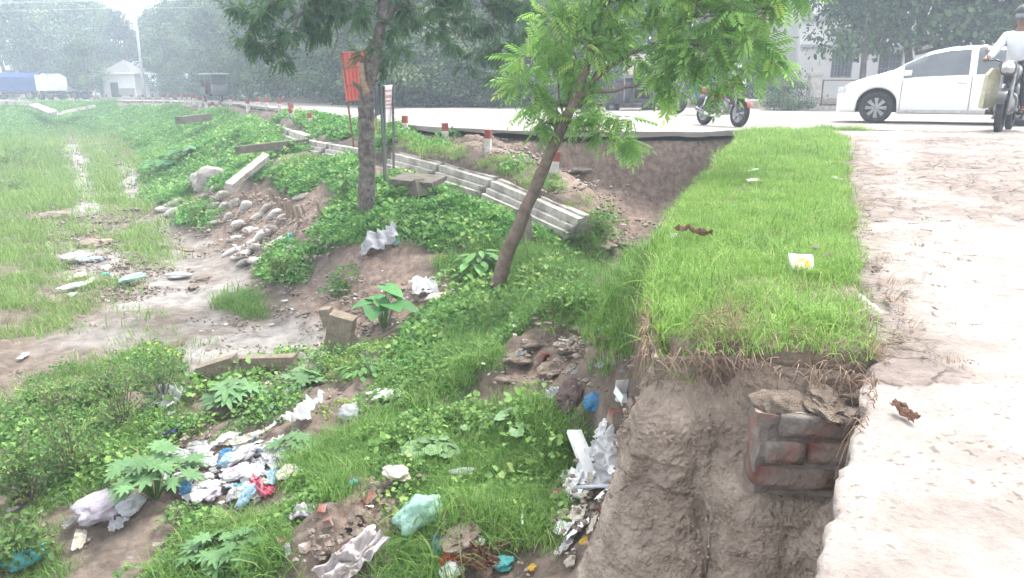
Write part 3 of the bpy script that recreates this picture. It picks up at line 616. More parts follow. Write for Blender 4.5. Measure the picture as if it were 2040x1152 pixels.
P, S = spread(shoulder * lod(200, 6.0, 1.2), lsc(6, 0.5), 0.4); scatter('shoulder_grass', 'turf', P, S * 0.9, 'short bright grass between the coping and the eroded scarp', 'grass')
P, S = spread(cm * (GU < 640) * sstep(-0.3, 0.3, fbm(GX, GY, 133, 3, 0.6)) * (GY > 9) * lod(150, 6.0, 1.0), lsc(6, 0.4), 0.4); scatter('bank_grass', 'tall', P, S * 0.9, 'tufts of grass growing through the creepers on the far bank', 'grass')
P, S = spread(cm * cgap * (1 - bermmask) * (1 - 0.8 * shoulder) * lod(50, 6.0, 0.9), lsc(6, 0.3), 0.5, 0.02); scatter('pale_creeper', 'weed2', P, S, 'larger pale creeper leaves scattered over the bank', 'creeper')
P, S = spread(cm * cgap * (1 - bermmask) * (1 - 0.8 * shoulder) * lod(210, 6.0, 0.75), lsc(6, 0.3), 0.5, 0.0)
scatter('creeper_cover', 'creeper', P, S * 1.0, 'dense green creeper mat over the slumped bank', 'creeper')
# --- mixed weeds on the near slope
WD = [[(380,760),(560,720),(720,720),(900,660),(1130,580),(1180,620),(1000,720),(880,780),(700,830),(560,850),(420,880)], [(0,760),(330,700),(400,830),(330,900),(420,1040),(300,1160),(0,1160)], [(400,1060),(560,1040),(560,1160),(330,1160)],
      [(720,880),(900,820),(1100,800),(1100,1100),(760,1060)], [(600,1050),(560,990),(650,960)], [(870,580),(1120,500),(1180,600),(980,680)]]
wm = msk(WD, 18) * sstep(-0.3, 0.35, fbm(GX, GY, 121, 4, 1.6) + 0.08) * (1 - 0.8 * msk([[(340,880),(600,870),(610,980),(540,1010),(330,1020)], [(170,990),(280,985),(280,1070),(160,1060)], [(550,1152),(640,1020),(760,950),(780,990),(700,1152)]], 10))
P, S = spread(wm * (1 - bermmask) * lod(130, 4.0, 1.3), lsc(4, 0.6), 0.45, 0.0)
Pg, Sg = spread(msk(WD, 18) * sstep(-0.2, 0.4, fbm(GX, GY, 127, 4, 1.4)) * (1 - bermmask) * lod(120, 4.0, 1.2), lsc(4, 0.5), 0.5); scatter('slope_grass', 'tall', Pg, Sg * 0.8, 'grass tufts mixed with weeds on the near slope', 'grass')
Pg, Sg = spread(msk(WD, 18) * sstep(0.0, 0.5, fbm(GX, GY, 128, 3, 0.9)) * (1 - bermmask) * lod(30, 4.0, 1.2), lsc(4, 0.5), 0.5, 0.02); scatter('broad_weed', 'weed2', Pg, Sg * 0.8, 'broader pale weeds scattered over the near slope', 'weeds')
scatter('weed_cover', 'weed', P, S * 0.9, 'low leafy weeds among the rubbish on the near slope', 'weeds')
P, S = spread((0.5 * wm + 0.5 * msk([[(0,960),(150,940),(200,1060),(60,1100)], [(760,640),(900,640),(900,760),(760,760)]], 20)) * sstep(0.0, 0.5, fbm(GX, GY, 125, 3, 1.1)) * (1 - bermmask) * lod(60, 4, 1.3), lsc(4, 0.6), 0.4, 0.0)
scatter('pale_weed_cover', 'yellow', P, S, 'yellow green weeds dotted over the near slope', 'weeds')
# --- dead roots, clods and litter chips
tuft = msk([[(1380,640),(1460,620),(1480,690),(1400,700)]], 10) * bermmask
rim = np.exp(-(inb / 0.09) ** 2) * (GY < 2.75)
P, S = spread(np.clip(rim * 0.5 + tuft, 0, 1) * 420, lambda y: 1.0, 0.3, 0.0)
scatter('dead_grass', 'dead', P, S * 0.75, 'brown dead grass and roots along the broken sod edge', 'dead grass', 0.7)
rub = np.clip(msk([[(590,560),(760,540),(900,590),(860,690),(700,700),(540,640),(480,600)], [(560,1160),(640,1030),(770,940),(790,1010),(700,1160)], [(380,400),(640,380),(680,500),(600,560),(480,540),(400,480)], [(960,790),(1000,720),(1120,640),(1240,630),(1230,680),(1130,740),(1080,790)], [(1180,500),(1220,470),(1270,500),(1240,540)],
              [(820,265),(1000,270),(1250,280),(1230,470),(1160,400),(1000,320)], [(80,430),(260,430),(330,480),(300,600),(140,590)], [(1200,800),(1290,740),(1250,1000),(1120,1152),(1100,1000)]], 14) + 0.1, 0, 1)
P, S = spread(rub * (1 - cm) * (1 - tm) * (1 - bermmask) * lod(60, 4, 1.3), lsc(4, 0.5), 0.5, 0.0)
scatter('soil_clods', 'clod', P, S, 'loose crumbs of brown soil over the collapsed slope', 'soil')
P, S = spread(np.clip(rub * 0.6 + wm * 0.5 + 0.6 * msk([[(320,870),(610,860),(610,1000),(540,1020),(320,1030)]], 10), 0, 1) * (1 - bermmask) * (GY < 24) * lod(26, 4, 1.3), lsc(4, 0.5), 0.5, 0.0)
scatter('litter_chips', 'chip', P, S, 'small pale scraps of litter scattered over the slope', 'litter')
# crumbs stuck to the near earth face
q = rng.integers(0, NSC, 2600), rng.integers(14, NH, 2600); P = CLV[q[0], q[1]] + np.c_[CLN_[q[0]] * 0.002, np.zeros(2600)]
scatter('bank_crumbs', 'crumb', P, rng.uniform(0.25, 1.0, 2600) ** 1.6, 'crumbs of earth sticking to the near bank face', 'soil', 1.2)
# crumbs fallen on the ramp edge
q = rng.uniform(size=(340, 2)); ge_ = resample(RAMPGRASS, 60); ii = (q[:, 0] * 59).astype(int)
rx = ge_[ii, 0] + q[:, 1] ** 2 * 0.9 * (0.3 + 0.12 * ge_[ii, 1]); ry = ge_[ii, 1] + rng.normal(0, 0.05, 340)
scatter('ramp_crumbs', 'clod', np.c_[rx, ry, rampz(rx, ry) + 0.004], rng.uniform(0.08, 0.34, 340), 'crumbs of soil along the grassy edge of the ramp', 'soil')

# ------------------------------------------------------------------ trees
BARK = mat('bark_grey', (0.19, 0.165, 0.15), (0.07, 0.06, 0.054), rough=0.95, ns=14, bump=0.035, bs=30)
BARK2 = mat('bark_brown', (0.21, 0.155, 0.125), (0.11, 0.08, 0.065), rough=0.9, ns=12, bump=0.012, bs=40)
def wig(pts, rad, seed, k=6, amp=0.5):
    """densify a path with small bends"""
    q = random.Random(seed); P = []; Rr = []
    for i in range(len(pts) - 1):
        a, b = Vector(pts[i]), Vector(pts[i + 1])
        for j in range(k):
            t = j / k; p = a.lerp(b, t); r = rad[i] * (1 - t) + rad[i + 1] * t
            if i + j > 0: p = p + Vector((q.uniform(-1, 1), q.uniform(-1, 1), q.uniform(-1, 1))) * r * amp
            P.append(p); Rr.append(r * (1 + q.uniform(-0.06, 0.06)))
    P.append(Vector(pts[-1])); Rr.append(rad[-1]); return P, Rr
def pinnate(pairs, wd, droop):
    V = []; Fc = []
    for i in range(pairs * 2 + 1):
        if i == pairs * 2: t, side = 1.0, 0
        else: t = 0.18 + 0.8 * (i // 2) / pairs; side = 1 if i % 2 else -1
        o = Vector((0, t, -droop * t * t)); l = 0.36 * (1 - 0.35 * abs(t - 0.45))
        d = Vector((side * 0.8, 0.55, -0.25)).normalized() if side else Vector((0, 1, -0.5)).normalized()
        p = Vector((-d.y, d.x, 0)).normalized() * wd; b = len(V)
        V += [o, o + d * l * 0.45 + p, o + d * l + Vector((0, 0, -0.05)), o + d * l * 0.45 - p]; Fc += [(b, b + 1, b + 2), (b, b + 2, b + 3)]
    return np.array([tuple(v) for v in V]), np.array(Fc)
def crown_mesh(name, clusters, T, Fc, size, per, mt, seed, droop=-0.3, twigs=True):
    """clusters: (centre, radius xyz). Leaves grow on twigs fanning out of each cluster"""
    g = np.random.default_rng(seed); Ps, Ds, Ns, Ss, Vr = [], [], [], [], []; tw = MB()
    for ci, (c, rad) in enumerate(clusters):
        c = np.array(c); rad = np.array(rad); cv = g.uniform(-0.15, 0.15)
        nt_ = max(3, int(per * float(np.prod(rad) ** (1 / 3)) ** 2))
        for t in range(nt_):
            d = g.normal(size=3); d[2] = d[2] * 0.8; d /= np.linalg.norm(d); tip = c + d * rad * g.uniform(0.35, 1.05)
            root = c + d * rad * 0.1 + g.normal(0, 0.05, 3) * rad; nl = g.integers(5, 9)
            mid = (root + tip) / 2 + np.array((0, 0, 0.06 * rad[2]))
            if twigs: tw.tube([root, mid, tip], [0.006 * size / 0.3, 0.004 * size / 0.3, 0.002 * size / 0.3], 4, False)
            for k in range(nl):
                s = 0.35 + 0.65 * k / (nl - 1); p = (root * (1 - s) + tip * s) if s < .98 else tip
                dd = d * 0.55 + g.normal(0, 0.55, 3); dd[2] += droop
                Ps.append(p); Ds.append(dd); Ns.append((g.normal(0, 0.5), g.normal(0, 0.5), 1.0)); Ss.append(size * g.uniform(0.65, 1.25)); Vr.append(np.clip(g.uniform(0.05, 0.85) + cv, 0, 1))
    V, FF, k = bake(T, Fc, Ps, Ds, Ns, Ss)
    me = npmesh(name, V, FF, False, {'var': ('FLOAT', np.repeat(Vr, k))}); me.materials.append(mt); return me, tw
NEEM = leafmat('fresh_leaf', (0.085, 0.20, 0.055), (0.28, 0.50, 0.115), (0.47, 0.62, 0.16), 0.52)
TREEB = leafmat('tree_leaf', (0.04, 0.10, 0.045), (0.12, 0.24, 0.085), (0.22, 0.33, 0.09), 0.4)
PT, PF = pinnate(6, 0.055, 0.18)

# leaning young tree
lt = empty('leaning_tree', hit(985, 590)); b0 = lt.location.copy()
tag(lt, 'slim young tree leaning right with feathery bright green leaves', 'tree')
def rel(pts, o): return [Vector(p) - o for p in pts]
Y0 = b0.y
trunk = [b0 - Vector((0.01, 0, 0.15)), b0 + Vector((0.02, 0, 0.06)), atY(1012, 500, Y0 - 0.05), atY(1062, 385, Y0 - 0.15), atY(1105, 285, Y0 - 0.25), atY(1143, 205, Y0 - 0.3), atY(1170, 130, Y0 - 0.3), atY(1192, 50, Y0 - 0.3), atY(1222, -20, Y0 - 0.25), atY(1260, -130, Y0 - 0.2)]
P_, R_ = wig(rel(trunk, b0), [0.105, 0.086, 0.075, 0.066, 0.058, 0.05, 0.04, 0.033, 0.027, 0.015], 3, 6, 0.07)
MB().tube(P_, R_, 12).build('trunk', BARK2, lt, True)
limbs = [([(1140,215,-0.3),(1190,155,-0.35),(1250,110,-0.5),(1310,85,-0.7),(1370,35,-0.9),(1440,-40,-1.1)], [0.04, 0.034, 0.03, 0.025, 0.02, 0.012]),
         ([(1145,205,-0.3),(1170,185,-0.35),(1230,180,-0.5),(1290,163,-0.7),(1345,125,-0.95),(1420,90,-1.2)], [0.03, 0.028, 0.022, 0.02, 0.015, 0.008]),
         ([(1120,250,-0.28),(1085,245,-0.2),(1060,225,-0.15)], [0.016, 0.012, 0.006]), ([(1125,245,-0.25),(1115,200,-0.2),(1110,150,-0.2)], [0.018, 0.014, 0.008]),
         ([(1165,150,-0.3),(1150,120,-0.3),(1130,80,-0.2)], [0.016, 0.012, 0.007]), ([(1190,60,-0.3),(1178,30,-0.3)], [0.02, 0.016]), ([(1150,205,-0.3),(1185,150,-0.3),(1205,100,-0.3),(1240,60,-.3)], [0.02, 0.015, 0.01, 0.007]),
         ([(1310,85,-0.7),(1400,90,-0.9),(1480,110,-1.1)], [0.016, 0.012, 0.008]), ([(1370,35,-0.9),(1460,30,-1.1),(1540,40,-1.2)], [0.014, 0.01, 0.006]), ([(1115,262,-0.3),(1180,262,-0.35),(1235,270,-.4)], [0.014, 0.01, 0.006]),
         ([(1345,125,-.95),(1400,140,-1.0),(1450,175,-1.1)], [0.012, 0.009, 0.006])]
for pts, rad in limbs:
    rad = [r_ * 0.72 for r_ in rad]
    p3, r3 = wig(rel([atY(u, v, Y0 + d) for u, v, d in pts], b0), rad, len(pts) * 7 + int(rad[0] * 1000), 4, 0.5)
    MB().tube(p3, r3, 8).build('branch', BARK2, lt, True)
CLN = [(1060,130,-0.2,.3),(1110,60,-0.3,.33),(1130,150,-0.1,.3),(1045,175,-0.2,.25),(1085,215,-0.1,.27),(1160,100,-.4,.3),(1200,40,-.2,.32),(1110,110,.1,.28),(1170,165,-.2,.2),(1075,250,-.2,.16),(1235,75,-.3,.28),(1230,10,-.3,.28),(1150,10,-.2,.28),
       (1320,50,-.6,.35),(1380,10,-.8,.34),(1420,70,-.9,.38),(1340,125,-.8,.33),(1400,130,-1.0,.36),(1470,60,-1.0,.36),(1490,130,-1.1,.33),(1530,60,-1.1,.34),(1550,15,-1.0,.3),(1445,170,-1.0,.28),(1370,175,-.9,.24),(1300,180,-.7,.2),(1535,165,-1.1,.2),
       (1200,215,-.3,.22),(1240,240,-.4,.15),(1200,268,-.4,.16),(1245,280,-.45,.1),(1310,20,-.5,.3),(1270,120,-.5,.14),(1450,5,-.9,.34),(1500,-20,-.9,.3),(1330,205,-.7,.12),(1410,205,-.9,.12),(1580,25,-1,.2),(1150,240,-.3,.16),(1200,-45,-.2,.36),(1265,-90,-.2,.38),(1340,-40,-.6,.36),(1410,-70,-.8,.38),(1490,-70,-.9,.34),(1250,-160,-.2,.36),(1330,-120,-.4,.36)]
cls = [(atY(u, v - (36 if u > 1280 else 8), Y0 + d) - b0, (r * (.9 if u < 1280 else .8), r * (.9 if u < 1280 else .8), r * (.72 if u < 1280 else .62))) for u, v, d, r in CLN]
me, tw = crown_mesh('crown', cls, PT, PF, 0.23, 118, NEEM, 21, -0.3)
cr = link('crown', me, None, lt); tw.build('twigs', BARK2, cr)['kind'] = 'stuff'

# big tree on the slumped bank
bt = empty('bank_tree', hit(728, 437)); b1 = bt.location.copy(); Y1 = b1.y
tag(bt, 'thick grey tree trunk on the slumped bank with a snapped branch stub', 'tree')
tr = [b1 - Vector((0, 0, 0.2)), b1 + Vector((0.01, 0, 0.1)), atY(731, 330, Y1), atY(729, 230, Y1), atY(734, 167, Y1), atY(744, 117, Y1), atY(760, 50, Y1), atY(764, -20, Y1), atY(775, -150, Y1), atY(800, -350, Y1)]
P_, R_ = wig(rel(tr, b1), [0.15, 0.115, 0.115, 0.115, 0.105, 0.095, 0.065, 0.08, 0.07, 0.04], 8, 6, 0.12)
MB().tube(P_, R_, 14).build('trunk', BARK, bt, True)
p3, r3 = wig(rel([atY(730, 195, Y1 - .05), atY(724, 165, Y1 - .12), atY(720, 126, Y1 - .14)], b1), [0.06, 0.045, 0.035], 5, 4, 0.3); MB().tube(p3, r3, 9).build('broken_stub', mat('split_wood', (0.36, 0.25, 0.17), (0.2, 0.14, 0.1), ns=20, bump=0.01), bt, True)
p3, r3 = wig(rel([atY(725, 190, Y1 - .05), atY(712, 172, Y1 - .12), atY(703, 163, Y1 - .2)], b1), [0.03, 0.025, 0.02], 6, 3, 0.3); MB().tube(p3, r3, 7).build('branch', BARK, bt, True)
for i, (pts, rad) in enumerate([([(757,50,0),(790,15,.1),(830,-10,.2),(900,-60,.4)], [.05,.045,.04,.03]), ([(762,-60,0),(680,-30,-.3),(600,10,-.5),(585,70,-.6),(562,112,-.7)], [.05,.04,.015,.01,.006]), ([(690,-30,-.2),(660,20,-.3),(674,70,-.35),(660,115,-.4)], [.02,.012,.008,.006]),
                                ([(900,-60,.4),(960,0,.5),(1010,60,.6)], [.03,.02,.01]), ([(860,-30,.3),(885,50,.3),(940,80,.3)], [.02,.012,.008]), ([(600,-20,-.4),(540,0,-.6),(500,40,-.7)], [.02,.014,.008]), ([(980,10,.5),(985,70,.5),(992,140,.5)], [.012,.009,.006])]):
    p3, r3 = wig(rel([atY(u, v, Y1 + d) for u, v, d in pts], b1), rad, 40 + i, 4, 0.6); MB().tube(p3, r3, 7).build('branch', BARK, bt, True)
CLB = [(520,30,-.6,.34),(570,60,-.6,.3),(540,90,-.7,.24),(500,75,-.6,.24),(600,20,-.4,.34),(650,40,-.3,.3),(700,10,-.2,.34),(630,75,-.4,.16),(560,120,-.7,.1),(740,100,.15,.3),(780,60,.1,.26),(800,100,.2,.2),(820,20,.3,.32),(770,130,.2,.16),(790,10,.2,.3),
       (880,20,.4,.36),(900,80,.4,.28),(950,40,.5,.36),(1000,20,.6,.34),(960,100,.5,.26),(1000,90,.6,.26),(930,130,.5,.16),(990,150,.5,.14),(1030,60,.6,.26),(870,60,.4,.2),(480,20,-.5,.2),(1060,10,.5,.3),(760,-10,.4,.3),(650,-10,-.2,.36),(560,-10,-.4,.36),(910,-20,.4,.36),(1010,-30,.5,.36),(700,-80,-.1,.42),(800,-100,.1,.45),(770,-190,.1,.5),(900,-100,.3,.42),(620,-80,-.3,.4),(980,-110,.5,.4),(690,-180,.2,.45),(860,-200,.2,.45),(790,-290,.1,.45)]
cls = [(atY(u, v, Y1 + d) - b1, (r, r, r * 0.8)) for u, v, d, r in CLB]
me, tw = crown_mesh('crown', cls, PT, PF, 0.18, 125, TREEB, 33, -0.45)
cr = link('crown', me, None, bt); tw.build('twigs', BARK, cr)['kind'] = 'stuff'

# background trees: five kinds of crown, copied with their own turn and size
CARD = np.array([(0, 0, 0), (0.33, 0.4, 0.06), (0.2, 0.85, -0.02), (0, 1, -0.12), (-0.24, 0.8, 0), (-0.32, 0.35, 0.07)]); CF = np.array([(0, 1, 2), (0, 2, 3), (0, 3, 4), (0, 4, 5)])
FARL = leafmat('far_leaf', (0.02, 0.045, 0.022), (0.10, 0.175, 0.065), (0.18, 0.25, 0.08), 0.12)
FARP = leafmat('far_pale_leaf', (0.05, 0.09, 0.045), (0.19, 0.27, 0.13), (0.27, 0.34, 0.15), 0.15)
def far_kind(seed, wide, tall, ncl, size, per=70, open_=0.3):
    g = np.random.default_rng(seed); C = []
    for i in range(ncl):
        t = g.uniform() ** 0.8; h = open_ + (1 - open_) * t
        rr = wide * math.sin(min(1, (1.02 - t) * 1.6) * math.pi / 2) * (0.5 + 0.6 * min(1, t * 3 + .25))
        a = g.uniform(0, 6.283); r = rr * math.sqrt(g.uniform(0.1, 1)); s = g.uniform(0.08, 0.16) * (wide / 0.35) ** 0.5
        C.append((np.array((r * math.cos(a), r * math.sin(a), h * tall)), s))
    Ps, Ds, Ns, Ss, Vr = [], [], [], [], []
    for c, s in C:
        cv = g.uniform(-0.45, 0.45); d = rdir(per, 0.25, g); rad = s * g.uniform(0.45, 1.1, (per, 1)) * np.array((1.1, 1.1, 0.6))
        Ps.append(c + d * rad); Ds.append(d * 0.7 + g.normal(0, 0.6, (per, 3)) - np.array((0, 0, 0.35))); Ns.append(d * 0.6 + np.array((0, 0, 0.7)) + g.normal(0, 0.3, (per, 3))); Ss.append(size * g.uniform(0.6, 1.3, per)); Vr.append(np.clip(g.uniform(0, 0.9, per) + cv, 0, 1))
    V, FF, k = bake(CARD, CF, np.concatenate(Ps), np.concatenate(Ds), np.concatenate(Ns), np.concatenate(Ss))
    cm_ = npmesh('crown', V, FF, False, {'var': ('FLOAT', np.repeat(np.concatenate(Vr), k))})
    tm_ = MB(); p3, r3 = wig([(0, 0, -0.04), (0.005, 0, 0.12), (g.normal(0, .02), g.normal(0, .02), open_ * tall + 0.05), (g.normal(0, .04), g.normal(0, .04), 0.8 * tall)], [0.03, 0.022, 0.017, 0.006], seed, 4, 0.3); tm_.tube(p3, r3, 7)
    for c, s in C[::5]: p3, r3 = wig([(0, 0, open_ * tall * g.uniform(0.7, 1.3)), tuple(c * 0.6 + np.array((0, 0, 0.1 * tall))), tuple(c)], [0.01, 0.007, 0.003], seed + 1, 3, 0.5); tm_.tube(p3, r3, 5)
    return tm_.mesh('trunk', True), cm_
KINDS = [far_kind(201, 0.36, 1.0, 40, 0.03, 170), far_kind(202, 0.30, 1.0, 38, 0.03, 170, 0.22), far_kind(203, 0.42, 0.95, 44, 0.03, 170, 0.35), far_kind(204, 0.24, 1.0, 32, 0.032, 160, 0.3), far_kind(205, 0.5, 0.8, 46, 0.036, 150, 0.08)]
for a, c in KINDS: a.materials.append(BARK)
CROWNS = {}
def bgtree(u, vb, Y, h, kind, label, group, pale=False, name='tree', wide=1.0, z=None):
    p = atY(u, vb, Y); zz = gz(p.x, p.y) - 0.1 if z is None else z
    o = empty(name, (p.x, p.y, zz), rnd.uniform(0, 6.28)); o.scale = (h * wide, h * wide, h); tag(o, label, 'shrub' if 'shrub' in name else 'tree', group)
    link('trunk', KINDS[kind][0], None, o)
    key = (kind, pale)
    if key not in CROWNS:
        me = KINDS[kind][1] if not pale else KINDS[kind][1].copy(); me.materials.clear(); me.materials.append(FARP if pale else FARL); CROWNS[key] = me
    link('crown', CROWNS[key], None, o); return o
GL = 'trees of the hazy wood behind the road'
for (u, Y, h, k, wd) in [(-60,95,15,0,1),(20,100,16.5,2,1),(75,88,13,0,1.1),(120,104,16,1,1.2),(165,96,16,2,1),(215,105,14.5,0,1),(250,92,11,1,1.1),(320,100,13.5,2,.9),(350,86,11.5,0,1),(395,95,14,2,.9),(440,84,13.5,1,1.1),(470,90,13,0,1),(500,74,13,2,1),(545,66,13,1,1),(575,56,12,0,1),(620,54,11.5,2,1),(640,46,11,1,1.1),
                         (690,44,10.5,0,1),(725,38,10,1,1),(770,36,10,2,.9),(815,40,11.5,0,1),(860,35,10,1,1),(905,38,10.5,2,.9),(950,34,10,0,1),(1000,37,10,1,1),(1045,34,9.5,2,.9),(1090,37,10,0,1),(1140,38,10,1,1),(1190,42,10,2,1),(1330,42,10,0,1),(1400,46,10,1,1),(1480,50,9,2,1),(1250,50,10,1,1)]:
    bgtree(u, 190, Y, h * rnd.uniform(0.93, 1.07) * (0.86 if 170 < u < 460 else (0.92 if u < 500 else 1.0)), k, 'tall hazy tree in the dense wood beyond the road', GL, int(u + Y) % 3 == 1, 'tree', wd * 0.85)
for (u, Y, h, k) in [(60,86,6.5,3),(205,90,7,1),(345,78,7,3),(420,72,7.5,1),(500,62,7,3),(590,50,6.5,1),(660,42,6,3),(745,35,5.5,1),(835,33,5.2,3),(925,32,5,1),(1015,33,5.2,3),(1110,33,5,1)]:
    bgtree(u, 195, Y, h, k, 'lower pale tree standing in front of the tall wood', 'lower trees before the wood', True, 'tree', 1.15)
GS = 'hazy undergrowth in front of the wood'
for (u, Y, h, k, wd) in [(30,88,4,4,1),(100,88,5,4,1),(150,90,5,4,1),(240,96,5,4,1.2),(330,84,4.5,4,1),(370,74,5,4,1),(400,70,4,4,1),(440,66,4.5,4,1),(500,58,5,4,1),(550,50,5,4,1),(600,44,4.2,4,1),(640,39,4,4,1),(680,36,3.6,4,1),(720,33,3.6,4,1),(760,31,3.6,4,1),(800,29.5,3.4,4,1),(845,29,3.4,4,1),(890,28.5,3,4,1),(940,29,3,4,1),(990,29,3.2,4,1),(1040,29,3,4,1),(1100,29,2.8,4,1),(1150,30,3,4,1),(1200,31,3,4,1),(1360,32,3.2,4,1),(1440,33,3.2,4,1),(1510,32,3,4,1)]:
    bgtree(u, 200, Y, h * rnd.uniform(0.9, 1.1), k, 'bushy grey green shrub at the foot of the wood', GS, u % 3 == 1, 'shrub', wd)
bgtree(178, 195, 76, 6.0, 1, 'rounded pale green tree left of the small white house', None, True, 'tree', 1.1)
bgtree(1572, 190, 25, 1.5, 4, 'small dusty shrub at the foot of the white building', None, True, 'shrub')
bgtree(1715, 190, 27, 6.8, 2, 'slim tree in front of the building behind the chain link fence', None, False, 'tree', .75)
bgtree(1812, 190, 29, 7.4, 2, 'forked tree behind the white car near the building', None, False, 'tree', 1.0)
bgtree(1985, 190, 27, 7.4, 2, 'leafy tree above the motorcycle rider at the right edge', None, False, 'tree', 1.1)
bgtree(2120, 190, 29, 6, 2, 'leafy tree beyond the right edge behind the rider', None, False, 'tree', 1.0)

q = rng.uniform(size=(60, 2)); ii = (q[:, 0] ** 2 * 40).astype(int); rx = ge_[ii, 0] + q[:, 1] ** 2 * 0.35; ry = ge_[ii, 1] + rng.normal(0, 0.05, 60)
scatter('ramp_straw', 'dead', np.c_[rx, ry, rampz(rx, ry) + 0.002], rng.uniform(0.3, 0.7, 60), 'dry straw blown onto the ramp beside the berm', 'dead grass', 1.3)
# ------------------------------------------------------------------ common materials for built things
CONC = mat('old_concrete', (0.50, 0.475, 0.435), (0.28, 0.262, 0.235), rough=0.9, ns=7, bump=0.01, bs=40, c3=(0.13, 0.125, 0.10), thr=0.58)
MOSSC = mat('mossy_concrete', (0.26, 0.215, 0.165), (0.15, 0.125, 0.095), rough=0.95, ns=9, bump=0.012, bs=40, c3=(0.14, 0.15, 0.08), thr=0.58)
CONCD = mat('dark_concrete', (0.15, 0.13, 0.11), (0.08, 0.07, 0.06), rough=0.9, ns=9, bump=0.01, bs=40, c3=(0.10, 0.12, 0.06), thr=0.6)
WHITEW = mat('dirty_white_paint', (0.62, 0.60, 0.58), (0.40, 0.38, 0.35), ns=9, rough=0.8, bump=0.004)
REDP = mat('faded_red_paint', (0.33, 0.075, 0.065), (0.20, 0.06, 0.05), ns=9, rough=0.75, bump=0.004, c3=(0.30, 0.2, 0.18), thr=0.66)
RUST = mat('rusty_iron', (0.22, 0.10, 0.065), (0.10, 0.055, 0.04), ns=30, rough=0.85)
BLACKR = mat('black_rubber', (0.022, 0.022, 0.023), (0.04, 0.038, 0.036), ns=20, rough=0.85)
STEEL = mat('grey_steel', (0.32, 0.32, 0.33), (0.2, 0.2, 0.2), ns=12, rough=0.4, metal=0.7)
DARK = mat('dark_plastic', (0.028, 0.028, 0.03), (0.045, 0.043, 0.042), ns=14, rough=0.5)
GLASS = mat('car_glass', (0.10, 0.115, 0.125), (0.07, 0.08, 0.09), ns=3, rough=0.06, spec=0.8, coat=0.6)
WALLW = mat('white_wall', (0.80, 0.795, 0.785), (0.72, 0.71, 0.70), ns=1.2, rough=0.85, bump=0.004, c3=(0.62, 0.61, 0.6), thr=0.64)
GLASSW = mat('window_glass', (0.09, 0.10, 0.115), (0.05, 0.06, 0.07), ns=2, rough=0.12, spec=0.6)
BRICKM = mat('red_brick', (0.25, 0.095, 0.07), (0.15, 0.065, 0.052), ns=14, rough=0.92, bump=0.008, bs=60, c3=(0.25, 0.205, 0.175), thr=0.48, rand=0.15)
MORT = mat('mortar', (0.36, 0.335, 0.30), (0.24, 0.22, 0.195), ns=16, rough=0.95, bump=0.01, bs=60)
WOOD = mat('weathered_wood', (0.30, 0.235, 0.185), (0.17, 0.125, 0.10), ns=22, rough=0.9, bump=0.008)

# ------------------------------------------------------------------ kerb on the far side of the road
KPTS = [(26, 19.8)] + XY([atZ(u, v, 0) for u, v in ((1690,216),(1500,216.5),(1250,214.5),(1050,212.5),(885,210.5))])
KL = resample(KPTS, 400); karc = np.r_[0, np.cumsum(np.hypot(*np.diff(KL, axis=0).T))]
kerb = empty('kerb', (KL[0][0], KL[0][1] + 0.1, 0.0)); tag(kerb, 'long low kerb of dusty concrete blocks along the far road edge', 'kerb')
KM = mat('kerb_concrete', (0.40, 0.375, 0.345), (0.27, 0.25, 0.23), ns=6, rough=0.9, bump=0.01, bs=20, rand=0.15)
kme = {}
s = 0.1; i = 0
while s < karc[-1] - 0.7:
    x = np.interp([s, s + 0.6], karc, KL[:, 0]); y = np.interp([s, s + 0.6], karc, KL[:, 1])
    ang = math.atan2(y[1] - y[0], x[1] - x[0]); j = i % 5
    if j not in kme:
        q = MB(); q.prism([(-0.32, 0), (0.0, 0.04), (0.02, 0.27), (0.08, 0.31), (0.22, 0.31), (0.24, 0)], -0.288, 0.288, Matrix(((0, 0, 1, 0), (-1, 0, 0, 0), (0, 1, 0, 0), (0, 0, 0, 1))))
        kme[j] = q.mesh('kerb_block', False, 0.012, 0.006, j)
    o = link('kerb_block', kme[j], KM, kerb, Vector((x.mean(), y.mean(), float(roadz(0, y.mean())) - 0.01 + rnd.uniform(-0.012, 0.012))) - kerb.location, (rnd.uniform(-.02, .02), 0, ang))
    s += 0.6; i += 1

# ------------------------------------------------------------------ red and white guard posts
def post_meshes():
    w_ = 0.065; A = MB(); A.prism([(-w_, -w_), (w_, -w_), (w_, w_), (-w_, w_)], -0.25, 0.22); B = MB(); B.prism([(-w_ - .002, -w_ - .002), (w_ + .002, -w_ - .002), (w_ + .002, w_ + .002), (-w_ - .002, w_ + .002)], 0.221, 0.40)
    C = MB(); C.prism([(-w_ - .002, -w_ - .002), (w_ + .002, -w_ - .002), (w_ + .002, w_ + .002), (-w_ - .002, w_ + .002)], -0.40, -0.251)
    return A.mesh('white_band', False, 0.012), B.mesh('red_band', False, 0.014), C.mesh('red_band', False, 0.01)
PM = post_meshes()
def guard_post(p, label, group, tilt=(0, 0), rz=0.0, sc=1.0, sink=0.0):
    sink += 0.08
    o = empty('guard_post', p); o.rotation_euler = (tilt[0], tilt[1], rz); o.scale = (sc, sc, sc); tag(o, label, 'guard post', group)
    for nm, me, mt in (('white_band', PM[0], WHITEW), ('red_band', PM[1], REDP), ('red_band', PM[2], REDP)): link(nm, me, mt, o, (0, 0, 0.2 - sink))
    return o
GP = 'red and white guard posts near the broken road edge'
